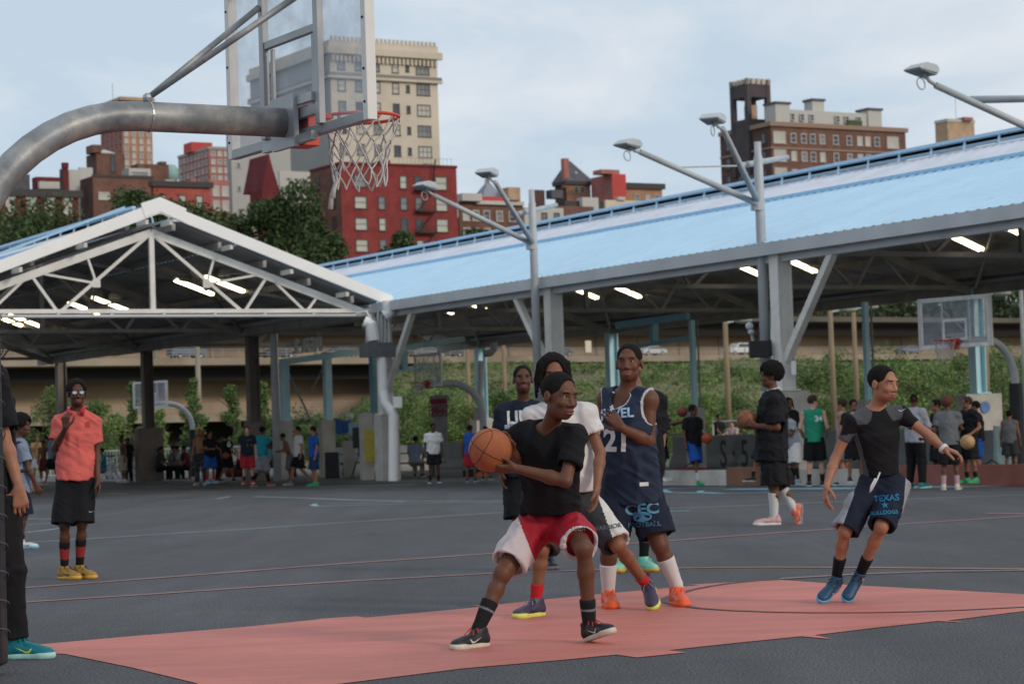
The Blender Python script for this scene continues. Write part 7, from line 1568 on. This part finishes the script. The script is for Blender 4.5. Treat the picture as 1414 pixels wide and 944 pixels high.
# --- P9 backpack
Y0 = Yz(31, 747, .09)
J = pxj(Y0, head=(30, 588, 0), neck=(25, 608, 0), pel=(27, 672, 0), shA=(32, 619, -.15), shB=(20, 616, .16), elA=(40, 648, -.16), elB=(30, 646, .2), wrA=(49, 668, -.12), wrB=(42, 668, .18), hipA=(28, 676, -.08), hipB=(26, 676, .08), knA=(33, 712, -.08), knB=(24, 712, .09), anA=(29, 746, -.08), anB=(20, 748, .1), toA=(46, 753, -.12), toB=(36, 754, .06))
p9 = person('bearded person in slate blue t-shirt with a backpack seen in profile at left', J, look=(78, -2, 0), sk='deep', hair=('afro', H_black), h=.009, hero=True, s=.95, build=.95, hs=1.08, top=dict(kind='tee', mat=C_slate, hem=-.08, loose=.03, sleeve=.6), bottom=dict(kind='shorts', mat=C_navy, len=.95, loose=.04), socks=(C_black, .08), shoes=dict(c=S_white, sole=S_sky, lace=S_black, mark=S_black))
mb = MB(); c = Vector(J['neck'])*.55+Vector(J['pel'])*.45; mb.sphere(c+Vector((-.22, 0, .0)), .2, 14, 10, sc=(.55, .85, 1.15)); bp_ = thing('backpack', 'dark backpack on the back of the person in slate blue t-shirt', 'backpack', c); obj('pack_body', mb, C_navy, bp_, smooth=True)
mb = MB(); sa = Vector(J['shA']); mb.tube([c+Vector((-.18, -.13, .2)), sa+Vector((-.05, -.0, .075)), sa+Vector((.06, .02, .03)), sa+Vector((.10, .02, -.12)), sa+Vector((.02, -.02, -.27)), c+Vector((-.14, -.15, -.16))], .022, 8); obj('strap', mb, C_char, bp_, smooth=True)
# --- P10 left edge
Y0 = Yz(25, 884, .10)
J = pxj(Y0, head=(-32, 442, .05), neck=(-30, 494, .05), pel=(-12, 690, .08), shA=(-10, 520, -.06), shB=(-24, 516, .25), elA=(5, 602, -.04), elB=(-20, 600, .3), wrA=(26, 672, -.08), wrB=(0, 670, .28), hipA=(0, 696, -.01), hipB=(-8, 696, .17), knA=(12, 788, -.03), knB=(2, 788, .18), anA=(20, 886, -.02), anB=(4, 882, .2), toA=(60, 902, -.08), toB=(36, 898, .16))
p10 = person('tall person in black with teal shoes standing behind the padded pole at the left edge', J, look=(70, 0, 0), sk='tan', hair=('short', H_black), h=.0075, hero=True, s=1.06, build=.98, top=dict(kind='tee', mat=C_black, hem=-.08, loose=.04, sleeve=.85), bottom=dict(kind='trousers', mat=C_black), shoes=dict(c=S_teal, sole=S_aqua, lace=S_teal, mark=S_neon, s=1.05), hands={'A': dict(d=npv(.1, -.05, -.95), pn=npv(-.2, .9, 0), curl=38, spread=.05, thumb=-1)})
# ================================================================== BACKGROUND PEOPLE
def tmpl(H, arms=('down', 'down'), legs='stand', lean=0.0):
    k = H/1.8; J = dict(pel=(0, 0, .93), neck=(0, 0, 1.49), head=(0, -.025, 1.665), shA=(-.185, 0, 1.435), shB=(.185, 0, 1.435), hipA=(-.09, 0, .92), hipB=(.09, 0, .92))
    L_ = {'stand': dict(knA=(-.115, -.03, .5), anA=(-.13, .02, .09), knB=(.115, -.03, .5), anB=(.13, .02, .09)), 'walk': dict(knA=(-.09, -.16, .52), anA=(-.09, -.26, .09), knB=(.09, .02, .49), anB=(.09, .3, .15)), 'wide': dict(knA=(-.24, -.06, .5), anA=(-.34, .0, .09), knB=(.24, -.06, .5), anB=(.34, .0, .09)),
          'sit': dict(knA=(-.13, -.42, .50), anA=(-.13, -.38, .09), knB=(.13, -.42, .50), anB=(.13, -.45, .09)), 'squat': dict(knA=(-.16, -.36, .55), anA=(-.15, -.05, .09), knB=(.16, -.36, .55), anB=(.15, -.08, .09)), 'cross': dict(knA=(-.10, -.05, .5), anA=(-.02, -.05, .09), knB=(.12, -.03, .5), anB=(.20, .05, .09))}[legs]
    J.update(L_); dz = {'sit': -.43, 'squat': -.38}.get(legs, 0)
    for q, sg in (('A', -1), ('B', 1)):
        a = arms[0 if q == 'A' else 1]
        e, w_ = {'down': ((.245, .03, 1.14), (.26, -.04, .885)), 'fold': ((.24, -.07, 1.18), (-.02, -.22, 1.14)), 'front': ((.22, -.10, 1.17), (.13, -.33, 1.16)), 'hip': ((.36, .08, 1.18), (.20, -.04, 1.02)), 'ball': ((.27, .06, 1.15), (.24, -.16, 1.02)), 'out': ((.44, -.04, 1.35), (.66, -.10, 1.40)), 'chin': ((.22, -.16, 1.20), (.07, -.2, 1.42)), 'fwd': ((.19, -.27, 1.30), (.12, -.52, 1.35)), 'knee': ((.24, -.20, 1.12), (.16, -.36, .98)), 'up': ((.30, -.1, 1.6), (.22, -.15, 1.82))}[a]
        J['el'+q] = (sg*e[0], e[1], e[2]); J['wr'+q] = (sg*w_[0], w_[1], w_[2])
    for q, sg in (('A', -1), ('B', 1)): an = J['an'+q]; J['to'+q] = (an[0]+sg*.03, an[1]-.2, .03)
    out = {}
    for n_, p in J.items():
        p = np.array(p, float)
        if n_[:2] in ('pe', 'ne', 'he', 'sh', 'el', 'wr', 'hi'):
            p[2] += dz
            if lean and n_[:2] not in ('pe', 'hi'):
                z0 = .93+dz; r_ = p[2]-z0; y = p[1]; p[1] = y*math.cos(lean)-r_*math.sin(lean); p[2] = z0+r_*math.cos(lean)+y*math.sin(lean)*0
        out[n_] = p*k
    return out
def bystander(label, px, pyf, pyh, yaw, top, bottom, shoes, sk='dark', hair=('short', None), arms=('down', 'down'), legs='stand', lean=0.0, look=0, socks=None, slab=None, build=1.0, group=None, h=None, Y=None, Hm=None, zoff=0.0, lookp=0):
    g0 = gnd(px, pyf, 0.0); rel = (g0-CC).dot(U)
    zg = .1 if (rel > -.7 if slab is None else slab) else 0.0
    g_ = gnd(px, pyf, zg) if Y is None else at(px, pyf, Y)
    if Y is not None: g_.z = zg+zoff
    H = Hm or (pyf-pyh)*g_.y/F; J = tmpl(H, arms, legs, lean); y_ = math.radians(yaw); c, s_ = math.cos(y_), math.sin(y_)
    W = {n_: npv(g_.x+p[0]*c-p[1]*s_, g_.y+p[0]*s_+p[1]*c, g_.z+p[2]) for n_, p in J.items()}; s = H/1.8
    return person(label, W, look=(yaw+look, lookp-math.degrees(lean)*.5, 0), sk=sk, hair=hair, h=h or .0155, hero=False, s=s, top=top, bottom=bottom, shoes=shoes, socks=socks, build=build, group=group, base=Vector((g_.x, g_.y, g_.z)))
tee = lambda m, **k: dict(kind='tee', mat=m, loose=.03, sleeve=.65, fold=.012, **k)
tank = lambda m: dict(kind='tank', mat=m, loose=.025, fold=.01); shorts = lambda m, l=.98: dict(kind='shorts', mat=m, len=l, loose=.045)
W_s = (cloth('white_sock', (.62, .6, .6)), .2); K_s = (C_black, .16)
sh_b = dict(c=S_black, sole=S_white); sh_w = dict(c=S_white, sole=S_white); sh_r = dict(c=S_red, sole=S_white); sh_g = dict(c=S_green, sole=S_green)
# right group
i24 = bystander('person in green sleeveless jersey number 24 seen from behind', 1127, 671, 545, 170, tank(C_green), shorts(C_black2, .98), sh_b, 'fair', ('short', H_brown), ('ball', 'ball'), 'stand', look=-60, socks=K_s)
stick(i24, '24', 1129, 578, .155, P_white, bold=.03, name='jersey_number', dirn=(0, -1, 0), up=(0, 0, 1))
bystander('person in light gray tank top and gray shorts left of the right player', 1168, 670, 550, -120, tank(C_grayl), shorts(C_gray, .95), sh_b, 'tan', ('short', H_brown), ('ball', 'down'), 'stand', look=0, socks=None)
bystander('person whose face shows between the gray tank top and the right player', 1182, 666, 551, 10, tee(C_black), shorts(C_black2), sh_b, 'mid', ('short', None))
bystander('person in gray t-shirt and white tights left of the green jersey', 1098, 668, 562, -70, tee(C_grayl), shorts(C_white, 1.0), dict(c=S_grayb, sole=S_sky), 'dark', ('short', None), ('front', 'front'), 'squat' if 0 else 'stand', lean=.2, socks=(C_black, .3))
bystander('person with braided hair and black top behind the gray t-shirt', 1092, 664, 548, 30, tee(C_black), dict(kind='trousers', mat=C_black), sh_b, 'dark', ('dreads', None), ('ball', 'ball'))
bystander('person in dark clothes walking behind the heavy person in black', 1055, 664, 562, -70, tee(C_navy), shorts(C_navy), sh_b, 'mid', ('short', None), ('down', 'down'), 'walk', socks=K_s)
bystander('person in white long shirt and black trousers right of the right player', 1266, 674, 543, 140, dict(kind='long', mat=C_grayl, loose=.035, fold=.012), dict(kind='trousers', mat=C_black), dict(c=S_teal, sole=S_aqua), 'deep', ('buzz', None), ('fold', 'fold'), look=20)
bystander('person in black t-shirt facing left in the right group', 1298, 670, 551, -75, tee(C_black), shorts(C_black2), sh_b, 'mid', ('short', None), ('fold', 'front'), look=0, socks=K_s)
bystander('person in gray t-shirt and black shorts seen from behind in the right group', 1313, 676, 548, 165, tee(C_gray), shorts(C_black2), dict(c=S_cream, sole=S_white), 'dark', ('afro', H_auburn), ('fold', 'down'), 'wide' if 0 else 'stand', look=-30, socks=(C_pink, .2))
bystander('person in black t-shirt and green shoes at the right of the group', 1341, 667, 547, -60, tee(C_black), shorts(C_black2), sh_g, 'mid', ('short', H_brown), ('fold', 'ball'), look=-20, socks=K_s)
bystander('person in blue shorts standing behind the green shoes person', 1352, 662, 553, -110, tee(C_black), shorts(C_blue), sh_b, 'mid', ('short', None), ('down', 'down'))
bystander('person in gray tank top seen from behind beside the right hoop pole', 1397, 655, 566, 160, tank(C_gray), shorts(C_char, .9), sh_b, 'mid', ('short', None))
basketball('tan basketball held in front of the right group', at(1336, 610, 37.6), .12, (.3, .8, .1), pm('tan_ball_leather', (.42, .24, .11), .6))
# middle
ibl = bystander('person in black t-shirt and royal blue shorts dribbling left in the middle', 960, 670, 558, 35, tee(C_black), shorts(C_blue, 1.0), sh_g, 'dark', ('short', None), ('down', 'ball'), 'wide' if 0 else 'walk', look=20, socks=W_s)
basketball('red orange basketball at the hip of the player in royal blue shorts', at(976, 605, ibl['J']['pel'][1]-.22), .12, (.3, .1, .1), pm('red_ball_leather', (.42, .07, .03), .6))
bystander('person in black reaching forward to the flying ball behind jersey 21', 914, 665, 556, 65, tee(C_black), shorts(C_black2), sh_w, 'dark', ('short', None), ('fwd', 'fwd'), 'stand')
basketball('dark red basketball flying in the air right of jersey 21', at(942, 568, 52), .122, (.3, .5, .1), pm('maroon_ball_leather', (.20, .05, .04), .6))
bystander('boy in white t-shirt and black shorts standing under the middle hoop', 600, 667, 584, 8, tee(C_white), shorts(C_black2, .85), sh_b, 'deep', ('short', None), socks=K_s, look=15)
bystander('person in blue top and crimson shorts left of the ball handler basketball', 651, 665, 586, 170, tank(C_blue), shorts(C_red), sh_b, 'dark', ('short', None), look=-20)
bystander('person sitting on the picnic table in slate blue shirt seen from behind', 573, 660, 612, 165, tee(C_slate), dict(kind='trousers', mat=C_khaki), sh_b, 'dark', ('short', None), ('knee', 'knee'), 'sit', lean=.25, Y=71.5, Hm=1.7, zoff=.0)
bystander('person with black hair half hidden behind the basketball', 672, 662, 588, 160, tee(C_black), shorts(C_black2), sh_b, 'dark', ('short', None))
bystander('person sitting on the lawn in dark top left of the player in black', 994, 627, 590, 40, tee(C_black), dict(kind='trousers', mat=C_khaki), sh_b, 'mid', ('short', None), ('knee', 'knee'), 'sit', Y=86, Hm=1.7, zoff=.45)
bystander('person sitting on the lawn in pink top left of the brown ball', 1013, 627, 600, -30, tee(C_pink), shorts(C_pink), sh_b, 'fair', ('tail', H_brown), ('knee', 'knee'), 'sit', Y=84, Hm=1.6, zoff=.25)
# left
ish = bystander('shirtless person in black patterned trousers standing at the black pole pad', 278, 670, 592, -8, None, dict(kind='trousers', mat=pm('black_gray_print_cloth', (.02, .02, .022), .8, var=.1, stain=(.22, .22, .22), stain_amt=.6, stain_scale=9)), sh_w, 'tan', ('short', None), ('down', 'front'))
basketball('orange basketball held up before the face of the shirtless person', at(277, 598, ish['J']['pel'][1]-.32), .125, (.4, .2, .1))
bystander('person in black top, blue shorts and red socks behind the shirtless person', 291, 667, 594, 40, tee(C_black), shorts(C_blue, .95), dict(c=S_sky, sole=S_white), 'mid', ('short', None), ('front', 'front'), socks=(cloth('red_sock', (.5, .02, .03)), .22))
bystander('slim person in black left of the black jersey number 6', 302, 664, 601, 120, tee(C_black), dict(kind='trousers', mat=C_black), sh_b, 'dark', ('short', None), ('fold', 'front'))
i6 = bystander('person in black jersey number 6 seen from behind holding a ball', 314, 665, 598, 150, tee(C_black), shorts(C_black2, .9), sh_b, 'mid', ('afro', None), ('ball', 'down'), 'wide' if 0 else 'walk')
stick(i6, '6', 317, 613, .26, P_white, bold=.04, name='jersey_number', dirn=(0, -1, 0), up=(0, 0, 1)); basketball('brown basketball behind the back of the black jersey number 6', at(312, 629, i6['J']['pel'][1]-.25), .12, (.4, .2, .1), pm('brown_ball_leather2', (.22, .07, .03), .6))
inv = bystander('person in navy t-shirt and crimson shorts facing the camera at left', 343, 668, 588, 5, tee(C_navy), shorts(C_red, 1.0), sh_r, 'fair', ('short', H_brown), socks=K_s)
stick(inv, '', 345, 611, .2, P_gold, vf=([(-.35, -.5), (.35, -.5), (.3, .3), (0, .5), (-.3, .3)], [(0, 1, 2, 3, 4)]), name='shirt_print', dirn=(0, -1, 0), up=(0, 0, 1))
bystander('person in teal t-shirt and white shorts bending forward, seen from behind', 361, 671, 588, 150, tee(C_teal, hem=-.04), shorts(C_grayl, 1.05), sh_r, 'deep', ('short', None), ('front', 'front'), 'wide' if 0 else 'walk', lean=.15, socks=(C_black, .3), build=1.15)
bystander('shirtless person in gray shorts bending forward right of the teal shirt', 402, 669, 596, -70, None, shorts(C_gray, .95), dict(c=S_grayb, sole=S_white), 'mid', ('short', None), ('front', 'front'), 'stand', lean=.32, socks=K_s)
bystander('person in white t-shirt and black shorts left of the blue outfit', 414, 669, 588, -65, tee(C_white), shorts(C_black2, .95), dict(c=S_grayb, sole=S_white), 'tan', ('short', None), ('down', 'down'), 'walk')
bystander('person in royal blue t-shirt and navy shorts facing left', 435, 671, 588, -70, tee(C_blue), dict(kind='shorts', mat=cloth('navy_blue', (.01, .04, .12)), len=1.0, loose=.045), sh_g, 'tan', ('short', None), ('down', 'down'), look=-15)
bystander('shirtless person in khaki shorts looking down left of the brown column', 171, 666, 601, -60, None, shorts(C_khaki, 1.05), sh_w, 'dark', ('buzz', None), ('down', 'down'), lean=.05, look=-10, lookp=-20)
bystander('person in dark clothes behind the khaki shorts person', 178, 665, 604, -30, tee(C_black), dict(kind='trousers', mat=C_black), sh_b, 'dark', ('short', None))
SIT = [(220, 'woman with long dark hair in olive top sitting at the left picnic table', C_char, 'tail', 80, 628), (237, 'person with black hair in gray top sitting at the left picnic table', C_gray, 'short', 70, 626), (249, 'person in white top bending over the left picnic table', C_grayl, 'short', -60, 624), (259, 'person in maroon top sitting against the black pole pad', C_maroon, 'short', -60, 628)]
for px, lb, m_, hs_, yw, ph in SIT: bystander(lb, px, 664, ph, yw, tee(m_), dict(kind='trousers', mat=C_black), sh_b, 'mid', (hs_, None), ('knee', 'knee'), 'sit', lean=.15, Y=84, Hm=1.65)
bystander('person in maroon top sitting left of the navy t-shirt person', 332, 664, 630, 60, tee(C_maroon), dict(kind='trousers', mat=C_black), sh_w, 'dark', ('short', None), ('knee', 'knee'), 'sit', lean=.3, Y=82, Hm=1.7)
bystander('person in pale teal top sitting right of the teal t-shirt', 380, 664, 622, -50, tee(cloth('pale_teal', (.22, .42, .42))), dict(kind='trousers', mat=C_maroon), sh_w, 'dark', ('short', None), ('knee', 'knee'), 'sit', lean=.2, Y=80, Hm=1.7)
bystander('person in gray top sitting behind the bending shirtless person', 393, 664, 620, 40, tee(C_gray), dict(kind='trousers', mat=C_black), sh_b, 'dark', ('short', None), ('knee', 'knee'), 'sit', Y=82, Hm=1.7)
bystander('person in tan top and white shorts standing behind the backpack', 52, 664, 601, 30, tee(cloth('tan_cloth', (.45, .28, .14))), shorts(C_white), sh_w, 'tan', ('short', H_auburn), ('chin', 'down'))
bystander('shirtless person in dark red shorts left of the salmon shirt', 61, 666, 607, -20, None, shorts(C_maroon, 1.0), sh_w, 'dark', ('short', None), ('down', 'down'))
bystander('person in gray top and black shorts walking behind the salmon shirt', 74, 667, 596, -50, tee(C_slate), shorts(C_black2, 1.0), dict(c=S_pinks, sole=S_white), 'mid', ('short', None), ('down', 'down'), 'walk')
bystander('person in bright teal top sitting right of the salmon shirt arm', 142, 660, 624, -60, tee(C_teal), shorts(C_slate), sh_b, 'tan', ('short', None), ('knee', 'knee'), 'sit', Y=84, Hm=1.65)
